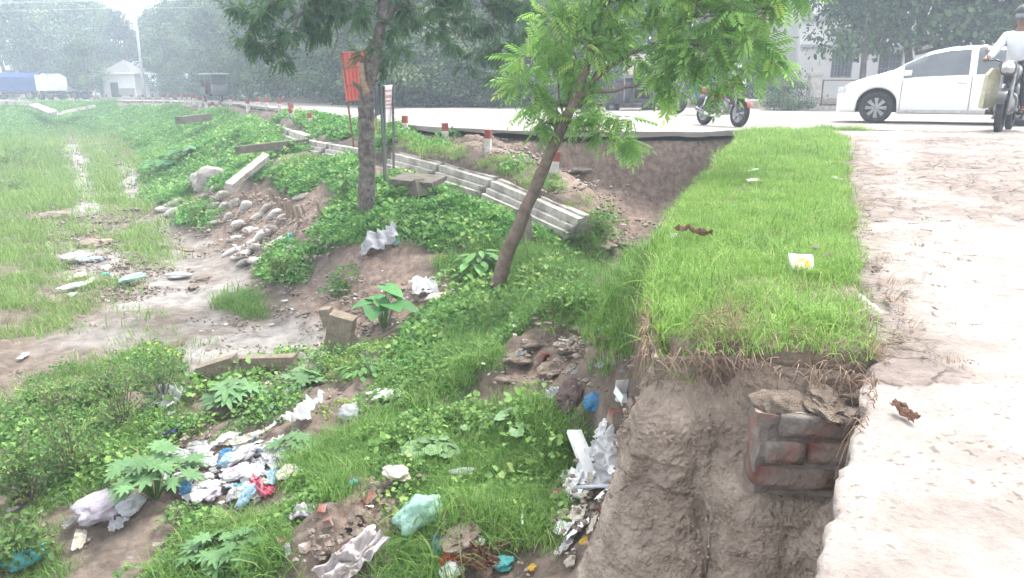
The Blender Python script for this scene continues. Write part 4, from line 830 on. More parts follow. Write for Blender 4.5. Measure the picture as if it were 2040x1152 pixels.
for (u, v, lab, tl, sk) in [(972,300,'red topped white guard post nearest the leaning tree', (0.02, 0.03), 0.1), (888,286,'red and white guard post standing at the start of the eroded scarp', (0, -0.03), 0.06), (807,266,'red and white guard post at the left end of the eroded scarp', (0, 0.02), 0.08),
                            (622,256,'guard post tilted left beside the road, right of the fallen pair', (0.0, -0.12), 0.0), (588,240,'guard post leaning well over on the grassy shoulder', (0.05, -0.4), 0.05), (1103,345,'bleached guard post half buried in the soil chute behind the leaning tree', (0.05, 0.08), 0.12)]:
    guard_post(hit(u, v), lab, GP, tl, rnd.uniform(-.4, .4), 0.75, sk)
FP = np.array([atZ(583, 221, 0)[:2], atZ(560, 217, 0)[:2], atZ(535, 214, 0)[:2], atZ(517, 212, 0)[:2], atZ(497, 211, 0)[:2], atZ(462, 207.5, 0)[:2], atZ(440, 205, 0)[:2]] + [(-21, 49.5), (-24, 53.5), (-27, 56.7), (-30, 59.5), (-33, 61.5), (-37, 63.2), (-41, 64.8)])
for k, (x, y) in enumerate(FP[:7]): guard_post((x, y - 0.15, gz(x, y - .15)), ['red and white guard post, first upright one of the far row', 'red and white guard post, second of the far row', 'red and white guard post, third of the far row', 'red and white guard post, fourth of the far row', 'red and white guard post, fifth of the far row', 'red and white guard post, sixth of the far row', 'red and white guard post, seventh of the far row'][k], 'far row of guard posts', (0, rnd.uniform(-.06, .06)), rnd.uniform(0, 1), 0.9)
fr = resample([tuple(FP[6])] + [tuple(q) for q in FP[7:]], 20)[1:]
for x, y in fr: guard_post((x, y - 0.2, gz(x, y - .2)), 'tiny hazy guard post in the far curve of the road', 'guard posts in the far curve', (0, 0), rnd.uniform(0, 1), 1.1)

# ------------------------------------------------------------------ stepped concrete coping along the shoulder
ordn = ['nearest, broken off above the gully', 'second from the broken end', 'third from the broken end', 'fourth from the broken end', 'left of the red sign posts', 'beside the fallen dark beam', 'just beyond the fallen beam', 'eighth from the broken end', 'ninth from the broken end', 'tenth from the broken end', 'eleventh from the broken end', 'twelfth from the broken end', 'far hazy one before the curve', 'farthest hazy one in the curve']
for k, (a, c) in enumerate(COPL):
    A_, B_ = atY(*a), atY(*c); d = B_ - A_; ln = d.length; M = rotm(d)   # local y along piece, x to the right of travel
    o = empty('concrete_coping', A_); o.rotation_euler = M.to_euler(); o.scale = (1, 1, 1)
    tag(o, 'stepped concrete coping section, ' + ordn[k], 'coping', 'stepped coping along the shoulder')
    big = 0.70 + 0.25 * (k > 5); ZY = Matrix(((1, 0, 0, 0), (0, 0, -1, ln), (0, 1, 0, 0), (0, 0, 0, 1)))
    # travel runs away from the camera to the left, so the downhill side is -x
    for nm, x0, x1, z0, z1, mt in (('top_step', -0.09, 0.16, -0.14, 0.0, CONC), ('middle_step', -0.20, 0.16, -0.245, -0.143, CONC), ('bottom_step', -0.31, 0.14, -0.37, -0.248, CONC)):
        MB().prism([(x0 * big, z0 * big), (x1 * big, z0 * big), (x1 * big, z1 * big), (x0 * big, z1 * big)], 0.01, ln - 0.01, ZY).build(nm, mt, o, False, 0.012, None, None, 0.004, k)
    if k < 4: MB().prism([(0.05, -0.02), (0.15, -0.02), (0.15, 0.03), (0.05, 0.03)], 0.02, ln - 0.02, ZY).build('raised_rim', CONC, o, False, 0.01, None, None, 0.004, k)

# ------------------------------------------------------------------ fallen beams, slabs, stakes
def beam(p, q, w_, h_, mt, name, label, cat, roll=0.0, jit=0.01):
    d = Vector(q) - Vector(p); o = MB().box((0, d.length / 2, 0), (w_, d.length, h_), Matrix.Rotation(roll, 3, 'Y')).build(name, mt, None, False, 0.01, None, None, jit, int(d.length * 1000))
    o.location = p; o.rotation_euler = rotm(d).to_euler(); return tag(o, label, cat)
beam(atY(472, 299, 15.6), atY(612, 284, 17.0), 0.13, 0.15, CONCD, 'fallen_beam', 'dark concrete beam sticking out level from the coping over creepers', 'beam')
beam(atY(455, 372, 14.2), atY(530, 312, 15.6), 0.15, 0.13, CONC, 'fallen_beam', 'fallen concrete beam sloping down to the rubble below the level beam', 'beam', 0.3)
beam(atY(356, 240, 27), atY(415, 233, 29), 0.25, 0.25, CONCD, 'fallen_beam', 'short dark beam in the creepers far along the bank', 'beam')
beam(atY(790, 355, 11.2), atY(876, 362, 10.9), 0.42, 0.07, CONCD, 'concrete_slab', 'flat concrete slab lying on the creepers right of the big trunk', 'slab', 0.15)
beam(atY(828, 362, 10.9), atY(838, 395, 10.8), 0.16, 0.22, CONCD, 'stub_post', 'dark stub propping up the flat slab on the bank', 'post')
beam(atY(1050, 432, 9.5), atY(1053, 500, 9.3), 0.11, 0.11, CONCD, 'concrete_post', 'stubby upright concrete post below the broken coping end', 'post')
def slab(pts, Y, th, name, label, mt=CONC, lean=0.0, cat='slab'):
    P = [atY(u, v, Y + lean * (p0v - v)) for (u, v) in pts for p0v in (pts[-1][1],)]
    c = sum(P, Vector()) / len(P); b_ = min(P, key=lambda q: q.z); q = MB(); n_ = len(P); back = Vector((0.25, 1, 0.15)).normalized() * th
    q.add([p - c for p in P] + [p - c + back for p in P], [tuple(range(n_)), tuple(reversed(range(n_, 2 * n_)))] + [(i, n_ + i, n_ + (i + 1) % n_, (i + 1) % n_) for i in range(n_)])
    return tag(q.build(name, mt, None, False, 0.012, c, None, 0.004, int(pts[0][0])), label, cat)
SY = hit(670, 705).y
slab([(655,626),(702,640),(690,712),(640,720)], SY - 0.05, 0.12, 'broken_slab', 'upright broken block of grey concrete standing in the weeds', MOSSC)
slab([(634,618),(655,616),(657,640),(645,655)], SY + 0.1, 0.08, 'broken_slab', 'small slanted concrete fragment behind the upright block', MOSSC)
SY2 = hit(440, 770).y
slab([(388,735),(460,712),(470,770),(420,800),(390,780)], SY2 + 0.05, 0.1, 'broken_slab', 'tilted concrete slab half hidden by weeds at left', MOSSC)
slab([(472,716),(582,712),(590,775),(500,790)], SY2 + 0.15, 0.09, 'broken_slab', 'mossy concrete slab lying right of the tilted slab', MOSSC)
for k, (u0, v0, u1, v1, w_) in enumerate([(489,398,483,382,10),(513,400,508,366,7),(522,402,516,386,14),(545,402,536,378,12),(578,436,568,396,13),(586,440,576,400,9),(598,448,590,410,10),(640,438,632,402,8),(606,432,600,408,6),(560,418,556,394,7)]):
    g0 = hit(u0, v0); t0 = atY(u1, v1, g0.y - 0.05); r_ = w_ / 1500 * g0.y / 2
    o = MB(); o.tube([Vector((0, 0, -0.15)), (t0 - g0) * 0.5 + Vector((0.01, 0, 0)), t0 - g0], [r_ * 1.05, r_, r_ * 0.8], 7); o = o.build('wooden_stake', WOOD, None, False, 0, g0, None, 0.004, k)
    tag(o, 'weathered wooden stake driven into the sandbag slope', 'stake', 'wooden stakes among the sandbags')

# ------------------------------------------------------------------ sign boards
def signboard(name, label, corners, Y, posts, mt, pmt, ribs=None, back=None):
    P = [atY(u, v, Y + dy) for u, v, dy in corners]   # tl, tr, br, bl
    base = hit(*posts[0][1][:2]) if len(posts[0][1]) == 2 else atY(*posts[0][1])
    o = empty(name, base); tag(o, label, 'sign'); q = MB(); nn = (P[1] - P[0]).cross(P[3] - P[0]).normalized() * 0.012
    q.add([p - base for p in P] + [p - base + nn * 2 for p in P], [(0, 1, 2, 3), (7, 6, 5, 4), (0, 4, 5, 1), (1, 5, 6, 2), (2, 6, 7, 3), (3, 7, 4, 0)]); q.build('panel', mt, o)
    for (t, bt_) in posts:
        b2 = hit(*bt_) if len(bt_) == 2 else atY(*bt_); t2 = atY(t[0], t[1], Y + t[2])
        MB().tube([b2 - base - Vector((0, 0, .1)), t2 - base], 0.02, 6).build('post', pmt, o)
    if ribs:
        for k in range(ribs):
            f_ = (k + 0.5) / ribs; a = P[0].lerp(P[1], f_) - nn * 1.2; c = P[3].lerp(P[2], f_) - nn * 1.2
            MB().tube([a - base, c - base], 0.012, 5).build('rib', mt, o)
        for f_ in (0.02, 0.32, 0.66, 0.98):
            a = P[0].lerp(P[3], f_) - nn * 2.4; c = P[1].lerp(P[2], f_) - nn * 2.4; MB().tube([a - base, c - base], 0.012, 4).build('frame_bar', pmt, o)
    return o, P, base
SRED = mat('red_sheet', (0.55, 0.105, 0.08), (0.42, 0.08, 0.065), ns=6, rough=0.6)
signboard('sign_board', 'red corrugated sign back on rusty posts behind the big trunk', [(679,104,-.3),(736,100,.35),(738,200,.35),(692,203,-.3)], 15.2, [((680,104,-.3),(706,300)),((737,102,.35),(756,303))], SRED, RUST, 7)
signboard('sign_board', 'narrow dark blue sign board on a thin post right of the big trunk', [(749,166,-.1),(763,158,.25),(764,226,.25),(750,232,-.1)], 12.0, [((757,165,.05),(768,388))], mat('slate_panel', (0.10, 0.12, 0.15), (0.07, 0.08, 0.1), ns=9), mat('green_post', (0.07, 0.09, 0.075), ns=20))
o, P, base = signboard('sign_board', 'white notice board with faded red writing on two thin posts', [(764,171,-.1),(783,169,.3),(783,243,.3),(765,245,-.1)], 12.2, [((765,172,-.1),(768,375)),((783,170,.3),(784,352))], mat('white_panel', (0.62, 0.59, 0.60), (0.5, 0.47, 0.47), ns=9), mat('grey_post', (0.12, 0.12, 0.11), ns=20))
for k, (f0, f1) in enumerate(((0.12, 0.17), (0.26, 0.34), (0.40, 0.44), (0.50, 0.54), (0.60, 0.63))):
    nn = (P[1] - P[0]).cross(P[3] - P[0]).normalized() * -0.003; a, b_ = P[0].lerp(P[3], f0) + nn, P[0].lerp(P[3], f1) + nn; c, d = P[1].lerp(P[2], f1) + nn, P[1].lerp(P[2], f0) + nn
    e0_, e1_ = 0.12 + 0.06 * (k % 2), 0.9 - 0.1 * (k % 3); q = MB(); q.add([x - base for x in (a.lerp(d, e0_), a.lerp(d, e1_), b_.lerp(c, e1_), b_.lerp(c, e0_))], [(0, 1, 2, 3)]); q.build('faded_line', mat('faded_red_ink', (0.45, 0.22, 0.25), ns=60), o)

LATE = []
# ------------------------------------------------------------------ near brick wall below the ramp lip
bwo = atY(1538, 792, 2.0); bwo.y = 2.055; bwo.z -= 0.02; bw = empty('brick_wall', bwo, R(-3)); tag(bw, 'broken brick footing of three courses exposed under the ramp edge', 'brick wall')
CEM = mat('cement_smeared_brick', (0.25, 0.222, 0.2), (0.155, 0.135, 0.12), ns=14, rough=0.95, bump=0.01, bs=50, c3=(0.24, 0.12, 0.095), thr=0.62)
bm_ = {}
zc = -0.035
for r_ in range(3):
    x = (0.03, 0.0, -0.025)[r_]; n_ = 0
    while x < 0.40:
        wd = (0.235, 0.112)[(r_ + n_) % 2]; key = (wd, (r_ * 3 + n_) % 4)
        if key not in bm_:
            q = MB()
            for bx_ in range(4): q.box((-wd / 2 + wd * (bx_ + .5) / 4, 0, 0), (wd / 4, 0.13, 0.070))
            bmq = bmesh.new(); vs_ = {}
            me = MB().box((0, 0, 0), (wd, 0.13, 0.070)).mesh('brick'); bmq.from_mesh(me); bmesh.ops.subdivide_edges(bmq, edges=bmq.edges[:], cuts=3, use_grid_fill=True)
            for v_ in bmq.verts:
                n3 = mnoise.noise_vector(v_.co * 22 + Vector((key[1] * 9, r_, n_))); c_ = max(0, abs(v_.co.x) / (wd / 2) + abs(v_.co.z) / .035 + abs(v_.co.y) / .065 - 2.0); v_.co *= 1 - 0.05 * c_; v_.co += n3 * 0.005
            bmq.to_mesh(me); bmq.free(); bm_[key] = me
            for f in me.polygons: f.use_smooth = True
        link('brick', bm_[key].copy(), BRICKM if (r_, n_) in ((1, 1), (2, 0)) else CEM, bw, (x + wd / 2, rnd.uniform(-0.008, 0.012), zc - 0.036), (rnd.uniform(-.04, .04), rnd.uniform(-.03, .03), rnd.uniform(-.05, .05)))
        x += wd + 0.008; n_ += 1
    zc -= 0.084
me = MB().box((0.19, 0.012, -0.165), (0.425, 0.12, 0.262)).mesh('mortar'); bmq = bmesh.new(); bmq.from_mesh(me); bmesh.ops.subdivide_edges(bmq, edges=bmq.edges[:], cuts=14, use_grid_fill=True)
for v_ in bmq.verts: v_.co += mnoise.noise_vector(v_.co * 18) * 0.012
bmq.to_mesh(me); bmq.free(); link('mortar', me, CEM, bw)
def brickbit(u, v, size, label, mt=BRICKM, Y=None, name='broken_brick', cat='brick', up=0.3):
    p = hit(u, v) if Y is None else atY(u, v, Y); s_ = size / 1500 * p.y
    q = MB(); q.box((0, 0, 0), (s_, s_ * 0.6, s_ * 0.55), None, 0.85); o = q.build(name, mt, None, False, s_ * 0.09, p + Vector((0, 0, s_ * up * 0.5)), (rnd.uniform(-.4, .4), rnd.uniform(-.3, .3), rnd.uniform(0, 6)), s_ * 0.06, int(u)); return tag(o, label, cat)
brickbit(1605, 690, 1, 'x') if False else None
for (u, v, sz, lab) in [(1235,838,48,'red brick lump under the white box by the cliff'),(1112,995,46,'orange brick at the left end of the foam heap'),(1130,1025,36,'dull red brick fragment below the orange brick'),(1262,812,28,'dark red brick chip right of the white box'),(640,1020,30,'grey brown brick among rubble beside the lilac cloth'),
                        (655,1045,26,'tilted brick fragment below the lilac cloth'),(560,1085,34,'reddish brick half in the grass at bottom left'),(738,1005,40,'muddy brick lump beside the crumpled net'),(610,1095,30,'thin pale tile standing on the red soil slope'),(1085,715,30,'muddy red brick stuck in the brown mound')]:
    brickbit(u, v, sz, lab, mat('pale_tile', (0.5, 0.4, 0.36), ns=20) if 'tile' in lab else BRICKM)
tag(MB().box((0, 0, 0), (0.085, 0.08, 0.045)).build('broken_brick', BRICKM, None, False, 0.012, (bwo.x + 0.345, 2.05, bwo.z + 0.012), (0.25, 0.15, 1.1), 0.006, 5), 'bright red brick stump beside the ramp lip', 'brick')
for k, (dx, dy, sx, lab) in enumerate(((0.06, 0.02, 0.2, 'crumbled earth on the left end of the brick footing'), (0.19, 0.03, 0.26, 'crumbled earth on the middle of the brick footing'), (0.31, 0.05, 0.2, 'crumbled earth on the footing beside the ramp lip'))):
    tag(LATE.append((dx, dy, sx, lab)) or empty('x', (0, 0, 0)), None) if False else LATE.append((dx, dy, sx, lab))
# thin hanging roots along the sod edge
ROOT = mat('root', (0.33, 0.24, 0.17), (0.19, 0.13, 0.1), ns=30, rough=0.9); q = MB()
for k in range(190):
    i_ = rnd.randint(70, 215); c = cl[i_]; nm = nrm[i_]; zt = -0.085 - rnd.uniform(0, 0.05); ln = rnd.uniform(0.03, 0.15) * (2.0 if k % 15 == 0 else 1); o_ = rnd.uniform(0.0, 0.05); dx = rnd.uniform(-.1, .1)
    pts = [(c[0] + nm[0] * (o_ * (0.3 + t)) + tg[i_][0] * dx * t * t, c[1] + nm[1] * (o_ * (0.3 + t) + 0.03 * t) + tg[i_][1] * dx * t * t, zt + 0.03 * math.sin(t * 3.0) - ln * t * t + rnd.uniform(-.006, .006)) for t in (0, .2, .4, .6, .8, 1)]
    q.tube(pts, [0.0019, 0.0017, 0.0015, 0.0013, 0.001, 0.0006], 4, False)
tag(q.build('hanging_roots', ROOT, None, True), 'thin brown roots dangling from the torn sod over the cliff', 'roots', None, 'stuff')

# ------------------------------------------------------------------ rubbish
def crumple(seed, sub=4, flat=0.6, amp=0.38):
    bm = bmesh.new(); bmesh.ops.create_icosphere(bm, subdivisions=sub, radius=0.5); o_ = Vector((seed * 3.7, seed * 1.3, seed * 7.1))
    for v in bm.verts:
        p = v.co.copy(); d = p.normalized(); n1 = mnoise.noise(p * 2.6 + o_); n2 = abs(mnoise.noise(p * 6 + o_)); n3 = abs(mnoise.noise(p * 13 - o_))
        v.co = d * 0.5 * (1 + amp * n1 - 0.30 * n2 - 0.12 * n3); v.co.z *= flat
        if v.co.z < -0.12: v.co.z = -0.12 + (v.co.z + 0.12) * 0.2
    me = bpy.data.meshes.new('crumple'); bm.to_mesh(me); bm.free()
    for f in me.polygons: f.use_smooth = (seed % 2 == 0)
    return me
def sheet(seed, n_=26, fold=0.16, asp=0.7):
    g = np.random.default_rng(seed); t = np.linspace(-0.5, 0.5, n_); A, B = np.meshgrid(t, t * asp); a = g.uniform(0, 3.1)
    Z = fold * np.abs(fbm(A * 2.2 + seed, B * 2.2, seed, 3, 1.6)) + 0.05 * np.abs(fbm((A * math.cos(a) + B * math.sin(a)) * 7, (B * math.cos(a) - A * math.sin(a)) * 1.5, seed + 3, 2))
    X = A * (1 + 0.25 * fbm(B * 3, A, seed + 5, 2)) + 0.05 * fbm(A * 4, B * 4, seed + 9, 2); Yy = B * (1 + 0.3 * fbm(A * 3, B, seed + 7, 2)) + 0.05 * fbm(A * 4, B * 4, seed + 11, 2)
    I = np.arange(n_ * n_).reshape(n_, n_); Fq = np.stack([I[:-1, :-1], I[:-1, 1:], I[1:, 1:], I[1:, :-1]], -1).reshape(-1, 4)
    return npmesh('sheet', np.stack([X, Yy, Z], -1).reshape(-1, 3), Fq, seed % 2 == 0)
CRM = [crumple(k) for k in range(8)]; SHM = [sheet(k) for k in range(8)]
def plast(nm, c, tr=0.25, rough=0.35): return mat(nm, c, tuple(q * 0.8 for q in c), ns=9, rough=rough, trans=tr, spec=0.5, bump=0.01, bs=18)
COLS = {'white': plast('white_plastic', (0.74, 0.74, 0.75)), 'grey': plast('grey_plastic', (0.50, 0.50, 0.53)), 'lilac': plast('lilac_plastic', (0.55, 0.50, 0.57)), 'mint': plast('mint_plastic', (0.42, 0.68, 0.58), 0.4), 'teal': plast('teal_plastic', (0.10, 0.45, 0.45)), 'blue': plast('blue_plastic', (0.06, 0.25, 0.48)),
        'navy': plast('navy_plastic', (0.05, 0.08, 0.22)), 'sky': plast('sky_plastic', (0.38, 0.58, 0.72)), 'pink': plast('pink_plastic', (0.68, 0.12, 0.20)), 'redp': plast('red_plastic', (0.60, 0.03, 0.03)), 'foam': mat('white_foam', (0.78, 0.78, 0.79), (0.68, 0.68, 0.68), ns=20, rough=0.75), 'sack': mat('dirty_sack', (0.55, 0.52, 0.49), (0.38, 0.35, 0.31), ns=9, rough=0.9, bump=0.01, bs=50, c3=(0.27, 0.235, 0.2), thr=0.6, rand=0.2),
        'cloth': mat('dirty_cloth', (0.52, 0.48, 0.49), (0.38, 0.35, 0.35), ns=10, rough=0.95), 'brown': mat('muddy_cloth', (0.085, 0.06, 0.055), ns=12, rough=0.9), 'yellow': plast('yellow_plastic', (0.72, 0.48, 0.05)), 'clear': plast('clear_plastic', (0.58, 0.62, 0.62), 0.5), 'cream': plast('cream_plastic', (0.66, 0.62, 0.52)), 'leafb': mat('dry_leaf', (0.20, 0.11, 0.075), (0.12, 0.07, 0.05), ns=20, rough=0.8), 'dbrown': mat('bottle_brown', (0.10, 0.03, 0.02), ns=9, rough=0.25)}
q = random.Random(4)
def litter(u, v, size, kind, col, label, cat='plastic bag', name='plastic_bag', asp=(1, 1, 1), group=None, rz=None, up=0.0, tilt=0.15, k=None, p=None):
    lift0 = 0.02 if p is None else 0.0; up += lift0 + (0.05 if 'mint' in label or 'grass' in label else 0); p = hit(u, v) if p is None else p; s_ = 1.02 * size / 1500 * math.hypot(p.y, p.z - CAMZ); k = rnd.randint(0, 7) if k is None else k
    nx, ny = (gz(p.x + .08, p.y) - gz(p.x - .08, p.y)) / .16, (gz(p.x, p.y + .08) - gz(p.x, p.y - .08)) / .16
    nx, ny = max(-.8, min(.8, nx)), max(-.8, min(.8, ny))
    o = link(name, (CRM if kind == 'c' else SHM)[k].copy() if False else bpy.data.meshes.new_from_object(bpy.data.objects.new('t', (CRM if kind == 'c' else SHM)[k])) if False else MSH(kind, k, col), None, None, p + Vector((0, 0, s_ * (0.10 if kind == 'c' else 0.03) + up)))
    Rz = Matrix.Rotation(rnd.uniform(0, 6.28) if rz is None else rz, 4, 'Z'); N_ = Vector((-nx, -ny, 1)).normalized()
    o.rotation_euler = (N_.to_track_quat('Z', 'Y').to_matrix().to_4x4() @ Matrix.Rotation(rnd.uniform(-tilt, tilt), 4, 'X') @ Rz).to_euler(); o.scale = (s_ * asp[0], s_ * asp[1], s_ * asp[2])
    return tag(o, label, cat, group)
_ms = {}
def MSH(kind, k, col):
    key = (kind, k, col)
    if key not in _ms:
        me = (CRM if kind == 'c' else SHM)[k].copy(); me.materials.append(COLS[col]); _ms[key] = me
    return _ms[key]
B_ = [ # u, v, size px, kind, colour, label, aspect
 (845,582,70,'s','white','white torn sack sheet below the leaning tree',(1,1,1.6)),(758,495,75,'s','grey','grey plastic sheet draped over the cut bank',(1,1,2.2)),(955,470,40,'s','grey','small grey scrap among creepers left of the leaning tree',(1,1,1.5)),
 (610,848,95,'s','white','large white plastic bag spread on the grass edge',(1,1,1.5)),(697,832,48,'c','clear','clear plastic bag beside the large white bag',(1,1,1)),(772,808,50,'s','white','white paper scrap above the long grass',(1,1,1)),(740,715,40,'s','clear','pale translucent bag right of the upright block',(1,1,1.5)),(748,787,40,'s','foam','flat white board piece in the weeds',(1,.4,.3)),
 (935,662,40,'s','white','crumpled white scrap in weeds below the leaning tree',(1,1,1.5)),(838,1055,98,'c','mint','puffy mint green plastic bag in the grass',(1.05,.8,1.05)),(790,970,56,'c','cream','crumpled cream net beside the grass slope',(1,1,.6)),(604,1035,64,'s','lilac','lilac white cloth hanging over rubble',(.7,1.2,1.6)),(700,1132,110,'s','cloth','long dirty white sack in folds at the bottom edge',(1.3,.7,1.6)),
 (908,1118,50,'c','redp','bright red packet near the bottom edge',(1.2,.8,.8)),(868,1100,44,'s','blue','blue and white packet left of the red packet',(.8,1.2,1)),(945,1092,44,'s','foam','white foam bit lying on the mud lump',(1,.6,.3)),(900,1148,48,'c','foam','white foam chunk at the bottom edge',(1,.8,.7)),(1002,1134,44,'c','teal','teal plastic bag next to the dry leaves',(1,.8,.8)),
 (525,985,75,'s','pink','pink red plastic strip across the rubbish heap',(1.1,.5,1.3)),(350,862,66,'s','navy','dark blue printed packet above the rubbish heap',(1,.9,1)),(335,800,70,'s','clear','clear plastic film caught in weeds at left',(1,1,1.8)),(205,1025,100,'c','lilac','big grey lilac bag on the bare patch at lower left',(1.1,.8,.7)),(262,1020,60,'c','grey','grey bag end right of the lilac bag',(1,.8,.6)),(240,1055,44,'s','grey','torn grey bag scrap below the lilac bag',(.8,1,1.4)),
 (52,1122,70,'c','teal','teal tinted clear bag in the lower left corner',(1,.8,.7)),(160,1082,48,'s','cream','cream cloth scrap at lower left',(1,.6,.8)),(1182,812,44,'c','blue','crumpled bright blue bag by the cliff foot',(1,1,1)),(1135,800,75,'c','brown','dark muddy cloth bundle left of the blue bag',(1.1,.8,.7)),(1103,792,44,'s','grey','grey white rag beside the muddy cloth',(.7,1.2,1.5)),(1140,812,24,'c','lilac','small pale rag knot on the muddy cloth',(1,1,1)),
 (1265,852,36,'s','foam','small white card against the cliff below the box',(.8,1,.6)),(1222,925,105,'s','white','white printed plastic sack against the cliff',(1,1.1,1.4)),(1150,960,70,'s','foam','broken white foam board in the cliff foot heap',(1.1,.7,.25)),(1200,965,60,'s','foam','second foam board right of the broken one',(1,.8,.25)),(1195,1030,50,'c','dbrown','brown bottle shards below the grey pipe',(1.2,.7,.6)),(1150,1065,60,'s','foam','angular white foam pieces near the cliff bottom',(.9,1,.5)),(1210,1050,44,'s','white','white plastic cup scrap right of the foam pieces',(.8,1.1,1)),
 (1125,1100,48,'s','grey','long grey white strip at the cliff bottom',(.5,1.3,.8)),(1163,1088,24,'c','yellow','yellow plastic bit near the cliff bottom',(1,.8,.6)),(1100,1000,14,'c','yellow','tiny yellow cap left of the orange brick',(1,1,.6)),(1215,945,40,'s','redp','small red print scrap on the white sack',(.3,.3,.4)),(590,1005,0.1,'s','white','x',(1,1,1)),
 (1503,345,34,'s','foam','white paper lying on the far part of the berm',(1,.7,.5)),(1500,366,32,'s','foam','folded white packet below the white paper on the berm',(.8,1,.6)),(1340,480,40,'s','cream','pale paper scrap at the left edge of the berm',(1,.6,.8)),(1668,362,22,'s','white','small white scrap where berm meets ramp',(.7,1.2,.8)),(920,965,42,'c','clear','clear plastic wisp in the grass slope',(1.2,.6,.5)),(705,968,20,'c','teal','small teal scrap on the red soil edge',(1,.8,.6)),(1135,1130,26,'c','cream','cream lump at the bottom edge by the cliff',(1,1,.8)),(1060,1140,26,'s','yellow','yellow wrapper at the bottom edge',(.6,1,.6)),
 (575,484,30,'c','teal','teal scrap among sandbags by the stakes',(1.2,.7,.6)),(500,340+60,0.1,'s','white','x',(1,1,1)),(48,715,26,'s','foam','white flake on the mud at far left',(1,.7,.4)),(790,488,18,'c','sky','tiny pale blue scrap on the cut bank',(1,1,1)),(760,600,18,'c','blue','small blue scrap on the rubble behind the taro plant',(1,1,.7)),(870,600,44,'c','cream','cream bag half buried below the white sack sheet',(1.2,.7,.6)),(925,598,40,'c','lilac','muddy pink rag near the leaning trunk foot',(1.2,.6,.5)),
 (415,372,75,'c','sack','torn dirty sack slumped over the rubble at far left of the stakes',(1,.6,1.3))]
for (u, v, sz, kd, co, lab, asp) in B_:
    if lab == 'x': continue
    nm, ct = ('foam_piece', 'foam') if co == 'foam' else (('cloth_scrap', 'cloth') if co in ('cloth', 'brown') or 'rag' in lab or 'cloth' in lab else ('plastic_bag', 'plastic bag'))
    litter(u, v, sz, kd, co, lab, ct, nm, asp)
# heap of bags at lower left
q = random.Random(4)
for k in range(95):
    a = q.uniform(0, 6.28); r_ = math.sqrt(q.uniform(0, 1)); u, v = 462 + 135 * r_ * math.cos(a), 945 + 68 * r_ * math.sin(a) + 0.0 * r_
    co = q.choice(['white', 'white', 'grey', 'clear', 'clear', 'cream', 'lilac', 'sky', 'white', 'white', 'grey', 'clear', 'white', 'blue'] if k > 8 else ['blue', 'teal', 'sky', 'white'])
    litter(u, v, q.uniform(18, 50), q.choice('css'), co, {'white': 'crumpled white bag in the rubbish heap at lower left', 'grey': 'crumpled grey bag in the rubbish heap at lower left', 'clear': 'clear plastic bag in the rubbish heap at lower left', 'cream': 'cream coloured bag in the rubbish heap at lower left', 'lilac': 'pale lilac bag in the rubbish heap at lower left', 'sky': 'pale blue bag in the rubbish heap at lower left', 'mint': 'pale mint bag in the rubbish heap at lower left', 'teal': 'teal bag in the rubbish heap at lower left', 'blue': 'strong blue bag in the rubbish heap at lower left'}[co], 'plastic bag', 'plastic_bag', (1.2, q.uniform(.6, 1), q.uniform(.6, 1.1)), 'bags in the rubbish heap', None, q.uniform(0, .03), 0.4)
# scattered scraps on the near slope
for k in range(46):
    u, v = [(q.uniform(330, 640), q.uniform(760, 1120)), (q.uniform(560, 900), q.uniform(700, 860)), (q.uniform(0, 320), q.uniform(960, 1140)), (q.uniform(860, 1250), q.uniform(600, 760))][k % 4]
    litter(u, v, q.uniform(12, 26), 's', q.choice(['white', 'grey', 'cream', 'clear', 'sky']), 'small pale plastic scrap lying on the weedy near slope', 'litter', 'plastic_scrap', (1, q.uniform(.5, 1), 1), 'small scraps on the near slope', None, 0.02)
for k in range(16):
    u, v = [(1160,930),(1185,940),(1210,890),(1140,975),(1175,985),(1205,1000),(1150,1040),(1180,1060),(1135,1080),(1200,870),(1225,895),(1165,1010),(1120,1070),(1190,915),(1155,950),(1215,960)][k]
    litter(u, v, q.uniform(34, 62), 's', q.choice(['foam', 'white', 'foam', 'cream']), 'white foam or paper scrap in the heap at the cliff foot', 'litter', 'foam_scrap', (1, q.uniform(.4, .9), q.uniform(.4, 1)), 'white scraps at the cliff foot', None, q.uniform(0.0, .06), 0.7)
# sticks, pipe, cup, box
def stick(u0, v0, u1, v1, r_, mt, name, label, cat, lift=0.03):
    a, c = hit(u0, v0), hit(u1, v1); a.z += lift; c.z += lift; o = MB().tube([Vector(), (c - a) * 0.5, c - a], [r_, r_ * 1.05, r_], 8).build(name, mt, None, True, 0, a); return tag(o, label, cat)
stick(1113,685,1155,691,.006,COLS['foam'],'white_stick','thin white stick lying on the brown mound','stick'); stick(1188,668,1210,660,.008,COLS['foam'],'white_stick','short pale stick at the top of the brown mound','stick'); stick(1040,1038,1041,1066,.005,COLS['foam'],'white_stick','thin white stick upright in the grass near the bottom','stick', .06)
stick(1145,992,1215,990,.010,mat('grey_pipe', (0.5, 0.53, 0.58), ns=9, rough=0.4),'plastic_pipe','short grey blue pipe across the cliff foot heap','pipe', .06)
p = hit(1168, 935); o = MB().box((0, 0, 0), (0.085, 0.33, 0.03)).build('foam_strip', COLS['foam'], None, False, 0.006, p + Vector((-0.02, 0, 0.09)), (0.5, 0.1, 0.35), 0.004, 2); tag(o, 'long white foam strip leaning on the cliff foot heap', 'foam')
p = hit(1243, 815); o = MB(); o.box((0, 0, 0.045), (0.11, 0.09, 0.004)).box((0, 0.045, 0.08), (0.11, 0.004, 0.075), Matrix.Rotation(-.35, 3, 'X')).box((-.055, 0, .065), (.004, .09, .045)).box((.055, 0, .065), (.004, .09, .045)); tag(o.build('takeaway_box', COLS['foam'], None, False, 0.001, p + Vector((0, 0, 0.03)), (0.3, 0.1, 0.4)), 'open white foam takeaway box above the red brick lump', 'box')
